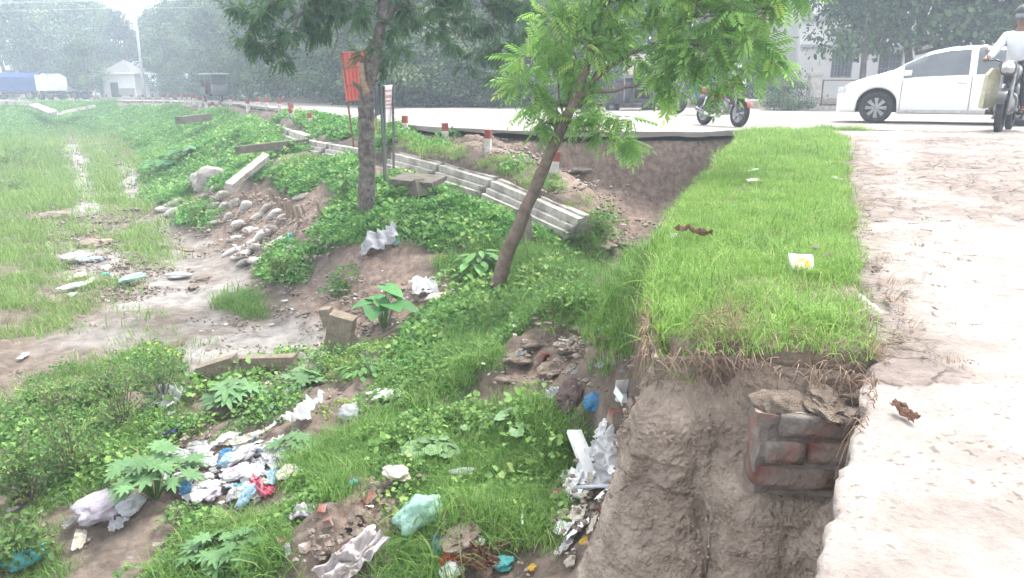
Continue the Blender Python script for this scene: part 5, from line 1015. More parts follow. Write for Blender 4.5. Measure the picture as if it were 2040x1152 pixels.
p = hit(1143, 1000); o = MB().lathe([(0.0, 0), (0.024, 0), (0.03, 0.07), (0.032, 0.072), (0.028, 0.07), (0.022, 0.004)], 18); tag(o.build('paper_cup', COLS['foam'], None, True, 0, p + Vector((0, 0, 0.05)), (1.3, 0.2, 0.8)), 'small white cup lying beside the orange brick', 'cup')
o = link('mud_lump', CRM[3].copy(), None, None, hit(925, 1085) + Vector((0, 0, .03)), (0, 0, 1), (0.26, 0.2, 0.2)); o.data.materials.append(CLIFF); tag(o, 'rounded lump of dark mud behind the red packet', 'mud lump')
for k, (dx, dy, sx, lab) in enumerate(LATE):
    o = link('soil_clod', CRM[k + 2].copy(), None, None, (bwo.x + dx, bwo.y + dy - 0.01, bwo.z - 0.035), (0.35, 0, k * 1.3), (sx * .9, 0.15, 0.13)); o.data.materials.append(CLIFF); tag(o, lab, 'soil clod')
# sandbags
bm = bmesh.new(); bmesh.ops.create_icosphere(bm, subdivisions=3, radius=1.0)
for v_ in bm.verts:
    x, y, z = v_.co; e = lambda t, p_: math.copysign(abs(t) ** p_, t); nn = mnoise.noise(v_.co * 1.7) * 0.12 + mnoise.noise(v_.co * 4.5) * 0.05
    v_.co = Vector((e(x, .6) * 0.5, e(y, .75) * 0.27, e(z, .9) * 0.13)) * (1 + nn)
SBM = bpy.data.meshes.new('sandbag'); bm.to_mesh(SBM); bm.free(); SBM.materials.append(COLS['sack'])
for f in SBM.polygons: f.use_smooth = True
SBW = SBM.copy(); SBW.materials.clear(); SBW.materials.append(mat('pale_sack', (0.66, 0.65, 0.66), (0.5, 0.48, 0.47), ns=6, rough=0.8, bump=0.008, bs=30, rand=.1))
for (u, v, sz, a, wt) in [(345,410,30,.2,0),(378,412,26,.3,0),(350,424,34,.1,0),(372,426,28,.4,0),(330,420,24,.2,0),(442,398,30,1.0,0),(470,412,26,1.1,0),(490,418,26,.9,1),(425,412,24,.5,0),(446,418,26,.9,0),(472,455,30,1.0,1),(500,462,26,.5,0),(520,478,38,.7,1),(538,468,36,1.1,0),(556,484,30,.2,1),(462,505,30,.3,1),(482,512,34,.5,1),(508,500,36,.9,0),(486,528,30,.8,0),(522,522,36,.2,1),(500,488,26,.4,1),(540,498,28,.1,0),(548,430,28,1.0,1),(530,420,24,.8,0),(515,432,24,.6,0),(560,440,24,.9,0),(455,440,24,.8,0),(432,446,22,.5,0),(410,396,24,.8,0),(395,405,22,.4,0),(600,395,24,.3,0),(575,378,26,.6,0),(430,380,26,1.2,0),(395,440,22,.2,0),(470,478,24,.3,0)]:
    p = hit(u, v); s_ = sz / 1500 * p.y * 1.65; o = link('sandbag', SBW if wt else SBM, None, None, p + Vector((0, 0, s_ * .06)), (rnd.uniform(-.3, .3), rnd.uniform(-.5, .1) - (.4 if a > .6 else 0), -a + rnd.uniform(-.3, .3)), (s_, s_, s_))
    tag(o, 'cleaner white sandbag on the rubble slope around the stakes' if wt else 'dirty grey sandbag on the rubble slope around the stakes', 'sandbag', 'sandbags around the stakes')
for (u, v, sz, col, lab, asp) in [(150,520,46,'white','white sack with blue end, uppermost on the muddy field',(1,.7,.8)),(170,524,26,'sky','pale blue bag end beside the uppermost white sack',(1,.8,.6)),(190,522,30,'sky','pale blue bag right of the uppermost white sack',(1.2,.7,.6)),(212,540,30,'white','white bag half sunk in mud below the pale blue bag',(1,.7,.6)),(212,551,20,'teal','teal bag bottom sunk in the muddy field',(1,.7,.6)),(160,556,44,'cream','flat cream sack in the middle of the field group',(1.3,.6,.4)),(150,578,44,'white','long white sack lowest left in the muddy field',(1.4,.5,.5)),(268,568,58,'mint','long white sack with mint end in the field grass',(1.3,.45,.45)),(358,556,44,'white','white sack beside a dark clod on the mud',(1.2,.6,.5)),(182,566,40,'cream','thin cream sack right of the lowest white one',(1.3,.4,.3)),(145,592,24,'grey','small grey sack under the lowest white sack',(1.2,.5,.4))]:
    litter(u, v, sz, 'c', col, lab, 'sack', 'sack', asp, None, rnd.uniform(-.3, .5))
for (u, v, sz, lab) in [(403,558,40,'dark clod of mud right of the white sack'),(370,500,44,'low dark clod on the pale mud flat'),(110,432,60,'dark clod by the left wheel track'),(190,490,70,'dark heap of turned soil in the field'),(165,455,50,'dark turned soil left of the puddle track'),(120,470,44,'small dark soil heap at left of the field'),(385,575,30,'small clod below the mud flat clod'),(350,690,40,'dark soil ridge on the near mud'),
                        (1030,722,60,'big soil clod at the left of the brown mound'),(1062,692,52,'upper left soil clod on the brown mound'),(1095,742,66,'lower middle soil clod on the brown mound'),(1132,705,60,'middle soil clod on the brown mound'),(1008,760,50,'lowest soil clod at the tip of the brown mound'),(1165,662,56,'soil clod under the grass lip of the brown mound'),(1200,690,46,'right soil clod on the brown mound'),(1208,492,56,'soil clod at the foot of the scarp, left'),(1240,488,44,'soil clod at the foot of the scarp, right'),(705,1045,54,'soil clod on the red slope, upper'),(640,1110,50,'soil clod on the red slope, lower'),(745,985,46,'soil clod beside the crumpled net'),(1150,345,50,'asphalt coloured clod slumped in the chute')]:
    p = hit(u, v); s_ = sz / 1500 * p.y; o = link('soil_clod', CRM[int(u) % 8].copy(), None, None, p + Vector((0, 0, .02)), (0, 0, u), (s_ * 1.2, s_ * .8, s_ * .55)); o.data.materials.append(CLIFF); tag(o, lab, 'soil clod')
# things lying on the berm and the ramp
p = hit(1595, 545); o = empty('snack_packet', p + Vector((0, 0, 0.05))); o.rotation_euler = (0.75, 0, -.1); tag(o, 'clear square packet with an orange picture lying in the berm grass', 'packet')
q = MB(); q.box((0, 0, 0), (0.10, 0.085, 0.006)); q.build('wrapper', mat('foil', (0.5, 0.52, 0.52), (0.4, 0.42, 0.43), ns=20, rough=0.3, spec=.6), o, False, 0.002, None, None, .002)
q = MB(); q.lathe([(0.0, 0.0045), (0.036, 0.0045), (0.037, 0.004)], 18, Matrix.Translation((0.004, -0.008, 0)) @ Matrix.Diagonal((1, .75, 1, 1))); q.build('orange_print', mat('orange_print', (0.85, 0.28, 0.02), (0.75, 0.5, 0.3), ns=60, rough=.4), o)
q = MB(); q.lathe([(0.0, 0.0052), (0.022, 0.0052), (0.023, 0.0047)], 14, Matrix.Translation((-0.004, -0.014, 0)) @ Matrix.Diagonal((1, .5, 1, 1))); q.build('white_print', mat('print_white', (0.7, .65, .6), ns=30), o)
def onramp(u, v):
    p = atZ(u, v, -0.08)
    for _ in range(4): p = atZ(u, v, float(rampz(p.x, p.y)) + 0.01)
    return p
for (u, v, sz, col, lab, asp, nm, ct) in [(1735,612,52,'foam','longer white plastic strip lying at the ramp edge',(1,.3,.6),'plastic_strip','litter'),(1722,604,36,'foam','shorter white plastic strip touching the longer one',(1,.25,.6),'plastic_strip','litter'),(1805,578,44,'cream','orange and cream wrapper on the ramp dirt',(1,.4,.6),'wrapper','litter'),(1808,586,24,'grey','grey wrapper bit under the cream wrapper',(1,.5,.5),'wrapper','litter'),(1800,826,62,'leafb','dead brown leaf curled on the pale ramp',(1,.5,1.3),'dead_leaf','leaf'),(1770,602,40,'leafb','brown twiggy debris on the ramp edge',(1.2,.3,.5),'dead_leaf','leaf'),(1862,618,24,'leafb','small dry leaf on the ramp right of the wrapper',(1,.4,.6),'dead_leaf','leaf'),(1752,572,26,'leafb','dry leaf left of the wrapper on the ramp',(1,.4,.6),'dead_leaf','leaf')]:
    litter(u, v, sz, 's', col, lab, ct, nm, asp, None, None, 0.0, 0.05, None, onramp(u, v) + Vector((0, 0, .004)))
p = hit(1378, 492); litter(1378, 492, 70, 's', 'leafb', 'curled dead brown leaf at the left edge of the berm', 'leaf', 'dead_leaf', (1, .5, 1.6), None, .2, .04)
for k, (u, v) in enumerate([(960,1128),(935,1138),(975,1115),(950,1145)]): litter(u, v, 62, 's', 'leafb', ['longest curled dry leaf in the bottom edge bundle', 'lowest dry leaf in the bottom edge bundle', 'raised dry leaf tip in the bottom edge bundle', 'short dry leaf under the bottom edge bundle'][k], 'leaf', 'dead_leaf', (1.1, .35, 1.3), 'dry leaf bundle at the bottom edge', -.6 + .2 * k, .03)
# ------------------------------------------------------------------ plants with large leaves (each leaf a part)
def bigleaf(kind):
    """leaf in the xy plane, stalk joint at origin, tip along +y"""
    if kind == 'taro': out_ = [(0, -0.05), (0.16, -0.28), (0.34, -0.22), (0.42, 0.02), (0.36, 0.32), (0.2, 0.62), (0, 0.85)]
    elif kind == 'round': out_ = [(0, -0.02), (0.12, -0.26), (0.34, -0.28), (0.46, -0.1), (0.52, 0.1), (0.40, 0.22), (0.42, 0.42), (0.22, 0.45), (0, 0.55)]
    elif kind == 'oval': out_ = [(0, 0), (0.14, 0.12), (0.22, 0.35), (0.2, 0.6), (0.1, 0.86), (0, 1.0)]
    else:   # palmate: lobes
        out_ = [(0, -0.04)]
        for a, l in ((-62, .42), (-20, .6), (22, .74), (60, .82)):
            t = R(a); c, s = math.cos(t), math.sin(t); out_ += [(c * l * 0.42 + 0.10 * s, s * l * 0.42 - 0.10 * c), (c * l * .75 + .09 * s, s * l * .75 - .09 * c), (c * l, s * l), (c * l * .75 - .09 * s, s * l * .75 + .09 * c)]
        out_ += [(0.13, 0.5), (0.11, 0.75), (0, 0.98)]
    full = out_ + [(-x, y) for x, y in out_[-2:0:-1]]; n_ = len(full); V = [(0, 0.1, 0.0)]
    for x, y in full: V.append((x, y, 0.10 * abs(x) - 0.22 * max(0, y) ** 2 - 0.10 * x * x))
    q = MB(); q.add(V, [(0, i + 1, (i + 1) % n_ + 1) for i in range(n_)]); return q.mesh('leaf', True)
LM = {k: bigleaf(k) for k in ('taro', 'round', 'oval', 'palm')}
LFM = {'taro': mat('taro_leaf', (0.07, 0.24, 0.06), (0.05, 0.17, 0.045), ns=5, rough=0.5, trans=.25, rand=.2), 'round': mat('gourd_leaf', (0.20, 0.32, 0.17), (0.14, 0.24, 0.11), ns=6, rough=0.7, trans=.25, rand=.2), 'oval': mat('oval_leaf', (0.12, 0.28, 0.075), (0.085, 0.21, 0.05), ns=6, rough=0.5, trans=.3, rand=.25), 'palm': mat('castor_leaf', (0.15, 0.29, 0.12), (0.10, 0.21, 0.085), ns=6, rough=0.6, trans=.3, rand=.2)}
for k in LM: LM[k].materials.append(LFM[k])
STALK = mat('stalk', (0.12, 0.22, 0.06), (0.1, 0.17, 0.06), ns=9, rough=0.6)
def leafy(name, label, u, v, kind, n_, size, h, spread_, seed, group=None, lean=0.0):
    p = hit(u, v); o = empty(name, p); tag(o, label, 'plant', group); q = random.Random(seed); s_ = size / 1500 * p.y; h = h / 1500 * p.y; spread_ = spread_ / 1500 * p.y
    for i in range(n_):
        a = i * 2.4 + q.uniform(-.4, .4); f_ = (i + 0.5) / n_; r_ = spread_ * math.sqrt(f_) * q.uniform(.7, 1.15); z = h * (1 - 0.45 * f_) * q.uniform(.75, 1.1)
        e = Vector((math.cos(a) * r_ + lean * z, math.sin(a) * r_, z)); MB().tube([Vector((math.cos(a) * .01, math.sin(a) * .01, -.02)), e * 0.5 + Vector((0, 0, z * .2)), e], [s_ * .035, s_ * .028, s_ * .02], 5, False).build('stalk', STALK, o, True)
        d = Vector((math.cos(a) + q.uniform(-.5, .5), math.sin(a) + q.uniform(-.5, .5) - .2, q.uniform(-.45, .15)))
        l = link('leaf', LM[kind], None, o, e, rotm(d).to_euler(), s_ * q.uniform(.75, 1.2))
    return o
leafy('taro_plant', 'taro plant with big heart shaped dark green leaves', 765, 655, 'taro', 9, 52, 92, 46, 1)
leafy('broadleaf_plant', 'bushy plant with oval leaves left of the leaning trunk', 955, 545, 'oval', 34, 34, 48, 40, 2)
leafy('broadleaf_plant', 'smaller oval leaved plant below the bushy one', 930, 565, 'oval', 12, 26, 26, 26, 3)
leafy('castor_plant', 'tall castor plant with lobed leaves left of the rubbish heap', 310, 990, 'palm', 30, 42, 105, 90, 4)
leafy('castor_plant', 'castor plant with pale lobed leaves at the bottom left', 440, 1120, 'palm', 24, 40, 62, 80, 5)
leafy('castor_plant', 'castor plant below the rubbish heap, right one', 500, 1105, 'palm', 16, 38, 56, 55, 6)
leafy('castor_plant', 'castor plant above the rubbish heap near the tilted slab', 465, 815, 'palm', 16, 44, 66, 48, 7)
leafy('gourd_vine', 'gourd vine with rounded leaves on the upper grass slope', 1050, 850, 'round', 12, 40, 28, 90, 8)
leafy('gourd_vine', 'gourd vine with large pale leaves left on the grass slope', 860, 905, 'round', 12, 46, 28, 62, 9)
leafy('gourd_vine', 'gourd vine leaves at the top of the grass slope, left end', 960, 850, 'round', 9, 36, 26, 50, 10)
leafy('castor_plant', 'small castor seedling between heap and long grass', 590, 905, 'palm', 9, 44, 40, 44, 11)
leafy('broadleaf_plant', 'dark broadleaf bush at the foot of the far bank', 335, 345, 'taro', 30, 20, 34, 42, 12)
leafy('broadleaf_plant', 'dark broadleaf bush higher on the far bank', 375, 320, 'taro', 26, 20, 30, 40, 13)
leafy('broadleaf_plant', 'leafy weed at the left trunk side on the bank', 690, 400, 'oval', 26, 20, 60, 26, 14)
leafy('castor_plant', 'lobed weed between the upright block and tilted slab', 610, 770, 'palm', 8, 34, 34, 36, 15)
leafy('broadleaf_plant', 'bright green weed on the slope below the leaning trunk', 900, 735, 'oval', 16, 28, 22, 30, 16)
leafy('broadleaf_plant', 'yellow green weed clump on the middle slope', 720, 745, 'oval', 24, 24, 24, 46, 17)
leafy('grass_blade_plant', 'single arching pale blade plant on the middle slope', 1008, 650, 'oval', 3, 46, 40, 6, 18)
FIN = leafmat('fine_shrub_leaf', (0.07, 0.15, 0.045), (0.19, 0.32, 0.09), (0.32, 0.40, 0.13), 0.4)
def fine_shrub(u, v, h, w_, label, seed, per=34, leaf=0.045):
    p = hit(u, v); o = empty('wild_shrub', p); tag(o, label, 'shrub'); g_ = np.random.default_rng(seed); h = h / 1500 * p.y; w_ = w_ / 1500 * p.y; Ps, Ds, Ns, Ss, Vr = [], [], [], [], []; q = MB()
    for i in range(per):
        a = g_.uniform(0, 6.28); tip = np.array((math.cos(a) * w_ * g_.uniform(.2, 1), math.sin(a) * w_ * g_.uniform(.2, 1), h * g_.uniform(.12, 1.05))); mid = tip * np.array((.35, .35, .6)); q.tube([(0, 0, -.03), tuple(mid), tuple(tip)], [.006, .004, .002], 4, False)
        n_ = 36
        for k in range(n_):
            s_ = 0.25 + .75 * k / n_; b_ = mid * (1 - (s_ - .25) / .75) + tip * ((s_ - .25) / .75); Ps.append(b_ + g_.normal(0, .035, 3)); Ds.append(g_.normal(0, 1, 3) + np.array((0, 0, .3))); Ns.append((g_.normal(0, .6), g_.normal(0, .6), 1)); Ss.append(leaf * g_.uniform(.5, 1.3)); Vr.append(g_.uniform(0, .9))
    V, FF, k = bake(LT * np.array((.7, 1, 1)), LF3, Ps, Ds, Ns, Ss); me = npmesh('foliage', V, FF, True, {'var': ('FLOAT', np.repeat(Vr, k))}); me.materials.append(FIN); link('foliage', me, None, o); q.build('stems', BARK2, o)
for k, (u, v, h, w_, lf, lab) in enumerate([(60,1000,190,120,.04,'dense wild shrub at the left edge'),(150,960,200,110,.032,'feathery wild shrub left of the castor plant'),(250,860,150,100,.03,'feathery pale shrub above the castor plant'),(330,800,110,80,.03,'thin feathery shrub beside the tilted slab'),(30,1130,120,110,.045,'leafy shrub in the bottom left corner'),(120,820,110,100,.026,'wispy shrub at the field edge, left'),(210,790,90,90,.026,'wispy shrub at the field edge, right'),(565,565,60,30,.05,'small bright bush at the foot of the cut bank'),(682,585,22,18,.03,'tiny round bush on the rubble'),(395,450,36,26,.06,'low green bush among the sandbags'),(20,390,40,60,.07,'leafy field bush at the far left, lower'),(15,330,36,60,.09,'yellow green field bush at the far left, upper'),(1195,470,40,30,.035,'dark bush at the broken coping end'),(1140,475,34,30,.035,'low dark bush under the broken coping')]):
    fine_shrub(u, v, h, w_, lab, 300 + k, 22 if h > 80 else 20, lf)

# ------------------------------------------------------------------ car
def interp(x, t): return float(np.interp(x, [q[0] for q in t], [q[1] for q in t]))
CARP = mat('white_car_paint', (0.78, 0.78, 0.78), (0.74, 0.74, 0.74), ns=2, rough=0.28, spec=0.5, coat=0.5)
def wheel(parent, loc, r_, w_, alloy, cov=True):
    o = MB(); M = Matrix.Translation(loc) @ Matrix.Rotation(R(90), 4, 'X')
    o.lathe([(r_ * .66, -w_ / 2), (r_ * .93, -w_ / 2), (r_, -w_ * .33), (r_, w_ * .33), (r_ * .93, w_ / 2), (r_ * .66, w_ / 2), (r_ * .66, -w_ / 2)], 32, M); t = o.build('wheel', BLACKR, parent, True)
    q = MB(); q.lathe([(r_ * .66, -w_ * .42), (r_ * .70, w_ * .46), (r_ * .64, w_ * .47), (r_ * .62, w_ * .1), (0.001, w_ * .12)], 32, M)
    q.build('rim', mat('hub_dark', (0.10, 0.10, 0.10), ns=9) if cov else STEEL, t, True); s_ = MB()
    for k in range(8 if cov else 5):
        a = 2 * math.pi * k / (8 if cov else 5); s_.add([M @ Vector(p_) for p_ in [(math.cos(a + d) * rr, math.sin(a + d) * rr, w_ * zz) for rr, d, zz in ((r_ * .14, -.5, .50), (r_ * .63, -.2 if cov else -.1, .46), (r_ * .63, .2 if cov else .1, .46), (r_ * .14, .5, .50))]], [(0, 1, 2, 3), (3, 2, 1, 0)])
    s_.lathe([(0.001, w_ * .53), (r_ * .17, w_ * .52), (r_ * .18, w_ * .4)], 16, M); s_.build('spokes', alloy, t)
    return t
car = empty('parked_car', (0, 0, 0)); tag(car, 'white saloon car driving left along the dusty road', 'car')
TOP = [(-2.18, .72), (-2.15, .86), (-2.05, .97), (-1.78, 1.03), (-1.6, 1.06), (-1.35, 1.2), (-1.05, 1.36), (-.7, 1.46), (-.2, 1.5), (.2, 1.475), (.55, 1.40), (.95, 1.19), (1.28, 1.02), (1.45, .965), (1.75, .88), (1.97, .79), (2.1, .70), (2.18, .56)]
BELT = [(-2.18, .70), (-2.05, .86), (-1.6, .97), (-.5, .93), (.6, .89), (1.1, .86), (1.7, .79), (2.0, .70), (2.18, .54)]
WID = [(-2.18, .60), (-2.1, .72), (-1.8, .80), (-1, .84), (0, .845), (1, .83), (1.6, .80), (1.95, .72), (2.1, .60), (2.18, .45)]
RW = [(-2.18, .5), (-1.8, .68), (-1.5, .66), (-1.0, .60), (0, .59), (.5, .60), (1.0, .68), (1.3, .70), (1.9, .60), (2.18, .4)]
WXF, WXR, WR = 1.42, -1.12, 0.31
def bot(x):
    z = .20 + .06 * max(0, abs(x) - 1.7)
    for wx in (WXF, WXR):
        d = abs(x - wx)
        if d < .385: z = max(z, WR + math.sqrt(.385 ** 2 - d * d) * 1.0)
    return z
xs = sorted(set([round(-2.18 + 4.36 * i / 110, 4) for i in range(111)] + [WXF - .385, WXF + .385, WXR - .385, WXR + .385]))
def section(x):
    t, b_, w_, rw, z0 = interp(x, TOP), interp(x, BELT), interp(x, WID), interp(x, RW), bot(x)
    b_ = min(b_, t - .02); zm = z0 + (b_ - z0) * .45; rw = min(rw, w_)
    return [(w_ * .95, z0), (w_ * .995, z0 + (b_ - z0) * .15), (w_ * 1.0, zm), (w_ * .985, z0 + (b_ - z0) * .8), (w_ * .96, b_), (w_ * .945, b_ + min(.02, (t - b_) * .3)), (w_ * .945 * .35 + rw * .65 + .01, b_ + (t - b_) * .58), (rw * 1.0, b_ + (t - b_) * .86), (rw * .86, b_ + (t - b_) * .96), (rw * .5, t - .004), (0, t)]
SEC = [section(x) for x in xs]; ns_ = len(SEC[0]); body, glass = MB(), MB()
for sgn in (1, -1):
    b0_ = len(body.v); body.v += [(xs[i], sgn * SEC[i][j][0], SEC[i][j][1]) for i in range(len(xs)) for j in range(ns_)]
    g0_ = len(glass.v); glass.v += [(xs[i], sgn * (SEC[i][j][0] + (.004 if 5 <= j <= 7 else 0)), SEC[i][j][1] + (.003 if j > 7 else 0)) for i in range(len(xs)) for j in range(ns_)]
    for i in range(len(xs) - 1):
        xm = (xs[i] + xs[i + 1]) / 2; tb = interp(xm, TOP) - interp(xm, BELT)
        for j in range(ns_ - 1):
            f_ = (i * ns_ + j, i * ns_ + j + 1, (i + 1) * ns_ + j + 1, (i + 1) * ns_ + j); sidew = j in (5, 6) and -1.3 < xm < 1.0 and tb > .15 and not (-.22 < xm < -.13); wsh = j >= 7 and (.62 < xm < 1.24 or -1.42 < xm < -1.0)
            if sidew or wsh: glass.f.append(tuple(g0_ + k for k in f_))
            else: body.f.append(tuple(b0_ + k for k in f_))
    inn = [(xs[i], sgn * .5, SEC[i][0][1] + .0) for i in range(len(xs))]; b2 = len(body.v); body.v += inn
    for i in range(len(xs) - 1): body.f.append((b0_ + i * ns_, b0_ + (i + 1) * ns_, b2 + i + 1, b2 + i))
e0b = len(body.v)
body.build('body', CARP, car, True); glass.build('window', GLASS, car, True)
MB().box((0, 0, .28), (4.0, 1.2, .12)).box((0, 0, .5), (3.6, .98, .4)).build('underbody', DARK, car)
for wx in (WXF, WXR):
    for sy in (1, -1):
        wh = wheel(car, (0, 0, 0), WR, .19, STEEL); wh.location = (wx, sy * .72, WR); wh.rotation_euler = (0, 0, 0 if sy < 0 else math.pi)
for sy in (1, -1):
    MB().box((2.02, sy * .52, .66), (.22, .24, .12), Matrix.Rotation(sy * .5, 3, 'Z')).build('headlight', mat('lamp_glass', (0.7, 0.72, 0.74), ns=9, rough=.1, coat=.6), car, False, .03)
    MB().box((-2.08, sy * .6, .84), (.12, .22, .16)).build('tail_light', mat('tail_red', (0.35, .02, .02), ns=9, rough=.2), car, False, .03)
    MB().box((.92, sy * .93, .97), (.13, .2, .11)).build('mirror', CARP, car, True, .04)
    for xh in (-.02, -.95): MB().box((xh, sy * .85, .80), (.17, .03, .028)).build('door_handle', CARP, car, True, .01)
    for xl, top in ((-.18, .92), (1.0, .84), (-1.0, .94)):
        MB().box((xl, sy * interp(xl, WID) * .997, (.25 + top) / 2), (.008, .014, top - .25)).build('door_seam', DARK, car)
    MB().box((0.0, sy * .838, .25), (1.75, .03, .05)).build('sill', mat('sill_grey', (0.5, 0.5, .5), ns=9), car, False, .01)
MB().box((2.12, 0, .42), (.1, .8, .13)).build('grille', DARK, car, False, .02)
cp_ = atZ(1741, 246, 0.012); hd = math.atan2(.50, -1.0)      # heading left, following the curve of the road
car.rotation_euler = (0, 0, hd); fw = Vector((math.cos(hd), math.sin(hd), 0)); lf_ = Vector((-fw.y, fw.x, 0)); car.location = Vector((cp_.x, cp_.y, 0.012)) - fw * WXF - lf_ * .72; car.name = 'saloon_car'

# ------------------------------------------------------------------ motorcycles
BIKEB = mat('bike_black', (0.035, 0.035, 0.038), (0.06, .06, .06), ns=9, rough=.35, coat=.3); BIKER = mat('bike_red', (0.22, 0.03, 0.022), (0.16, .025, .02), ns=9, rough=.3, coat=.4); CHROME = mat('chrome', (0.55, .55, .56), ns=9, rough=.2, metal=.9)
def motorbike(name, label, paint):
    o = empty(name, (0, 0, 0)); tag(o, label, 'motorcycle')       # heading +x, wheelbase 1.26
    for wx in (.63, -.63): t = wheel(o, (0, 0, 0), .30, .085, STEEL, False); t.location = (wx, 0, .30)
    def blob(nm, c, s_, mt, rot=None): bm = bmesh.new(); bmesh.ops.create_icosphere(bm, subdivisions=3, radius=1); [setattr(v_, 'co', Vector((math.copysign(abs(v_.co.x) ** .75, v_.co.x) * s_[0], math.copysign(abs(v_.co.y) ** .75, v_.co.y) * s_[1], math.copysign(abs(v_.co.z) ** .75, v_.co.z) * s_[2]))) for v_ in bm.verts]; me = bpy.data.meshes.new(nm); bm.to_mesh(me); bm.free(); [setattr(f, 'use_smooth', True) for f in me.polygons]; return link(nm, me, mt, o, c, rot)
    blob('fuel_tank', (.14, 0, .84), (.27, .14, .14), paint, (0, .15, 0)); blob('seat', (-.33, 0, .80), (.36, .13, .06), DARK, (0, .06, 0)); blob('tail_cowl', (-.62, 0, .76), (.2, .09, .07), paint, (0, .25, 0)); blob('side_panel', (-.2, 0, .62), (.2, .11, .11), paint)
    blob('engine', (.06, 0, .42), (.2, .13, .17), STEEL); blob('headlamp', (.55, 0, .92), (.10, .11, .11), paint); blob('lamp_glass', (.62, 0, .92), (.05, .085, .085), CHROME); blob('tail_lamp', (-.83, 0, .74), (.04, .06, .04), mat('tail_lamp_red', (.4, .02, .02), ns=9))
    for sy in (1, -1):
        MB().tube([(.63, sy * .075, .30), (.50, sy * .075, .62), (.40, sy * .075, .95)], [.022, .026, .022], 8).build('fork', STEEL, o, True); MB().tube([(.40, sy * .03, .98), (.36, sy * .2, 1.04), (.26, sy * .36, 1.03)], .014, 8).build('handlebar', BIKEB, o, True)
        MB().tube([(.30, sy * .30, 1.03), (.34, sy * .33, 1.15), (.34, sy * .36, 1.2)], .007, 6).build('mirror_stem', BIKEB, o, True); blob('mirror', (.34, sy * .37, 1.22), (.02, .06, .04), CHROME)
        MB().tube([(-.63, sy * .09, .32), (-.47, sy * .10, .64)], .032, 8).build('shock_absorber', CHROME, o, True); MB().tube([(-.63, sy * .08, .30), (-.1, sy * .07, .36)], .02, 6).build('swingarm', STEEL, o, True); MB().tube([(-.05, sy * .1, .28), (-.05, sy * .27, .28)], .014, 6).build('footrest', DARK, o, True)
    MB().tube([(.42, 0, .92), (.3, 0, .6), (.15, 0, .30), (-.2, 0, .27), (-.35, 0, .55), (-.7, 0, .70)], .024, 8).build('frame', BIKEB, o, True); MB().tube([(.2, -.1, .36), (.12, -.15, .2), (-.2, -.16, .22), (-.75, -.17, .36)], [.022, .024, .04, .045], 10).build('exhaust', CHROME, o, True)
    f_ = MB()
    for k in range(14):
        a = R(20 + k * 10); f_.v += [(.63 + .335 * math.cos(a), -.06, .30 + .335 * math.sin(a)), (.63 + .345 * math.cos(a), 0, .30 + .35 * math.sin(a)), (.63 + .335 * math.cos(a), .06, .30 + .335 * math.sin(a))]
        if k: b_ = len(f_.v) - 6; f_.f += [(b_, b_ + 1, b_ + 4, b_ + 3), (b_ + 1, b_ + 2, b_ + 5, b_ + 4)]
    f_.build('front_fender', paint, o, True)
    g_ = MB()
    for k in range(10):
        a = R(60 + k * 11); g_.v += [(-.63 + .34 * math.cos(a), -.06, .30 + .36 * math.sin(a)), (-.63 + .34 * math.cos(a), .06, .30 + .36 * math.sin(a))]
        if k: b_ = len(g_.v) - 4; g_.f.append((b_, b_ + 1, b_ + 3, b_ + 2))
    g_.build('rear_fender', BIKEB, o, True); return o
mb1 = motorbike('motorcycle', 'parked motorcycle with red fender at the top of the berm', BIKER); p = atZ(1470, 254, 0.014); fw = Vector((.36, -.93, 0)).normalized(); mb1.scale = (.84,) * 3; mb1.location = Vector((p.x, p.y, 0.014)) - fw * .53; mb1.rotation_euler = (R(-4), 0, math.atan2(fw.y, fw.x))
mb2 = motorbike('motorcycle', 'black motorcycle ridden by the person in a white shirt', BIKEB); p = atZ(1988, 266, 0.014); fw = Vector((-.62, -.78, 0)).normalized(); mb2.location = Vector((p.x, p.y, 0.016)) - fw * .63; mb2.rotation_euler = (0, 0, math.atan2(fw.y, fw.x)); mb2.scale = (1.08,) * 3
mb3 = motorbike('motorcycle', 'distant motorcycle under the leaning tree branches with a blue trousered rider', BIKEB); p = atZ(1345, 228, 0.012); fw = Vector((-1, .1, 0)).normalized(); mb3.location = Vector((p.x, p.y, 0.014)) - fw * .63; mb3.rotation_euler = (0, 0, math.atan2(fw.y, fw.x))
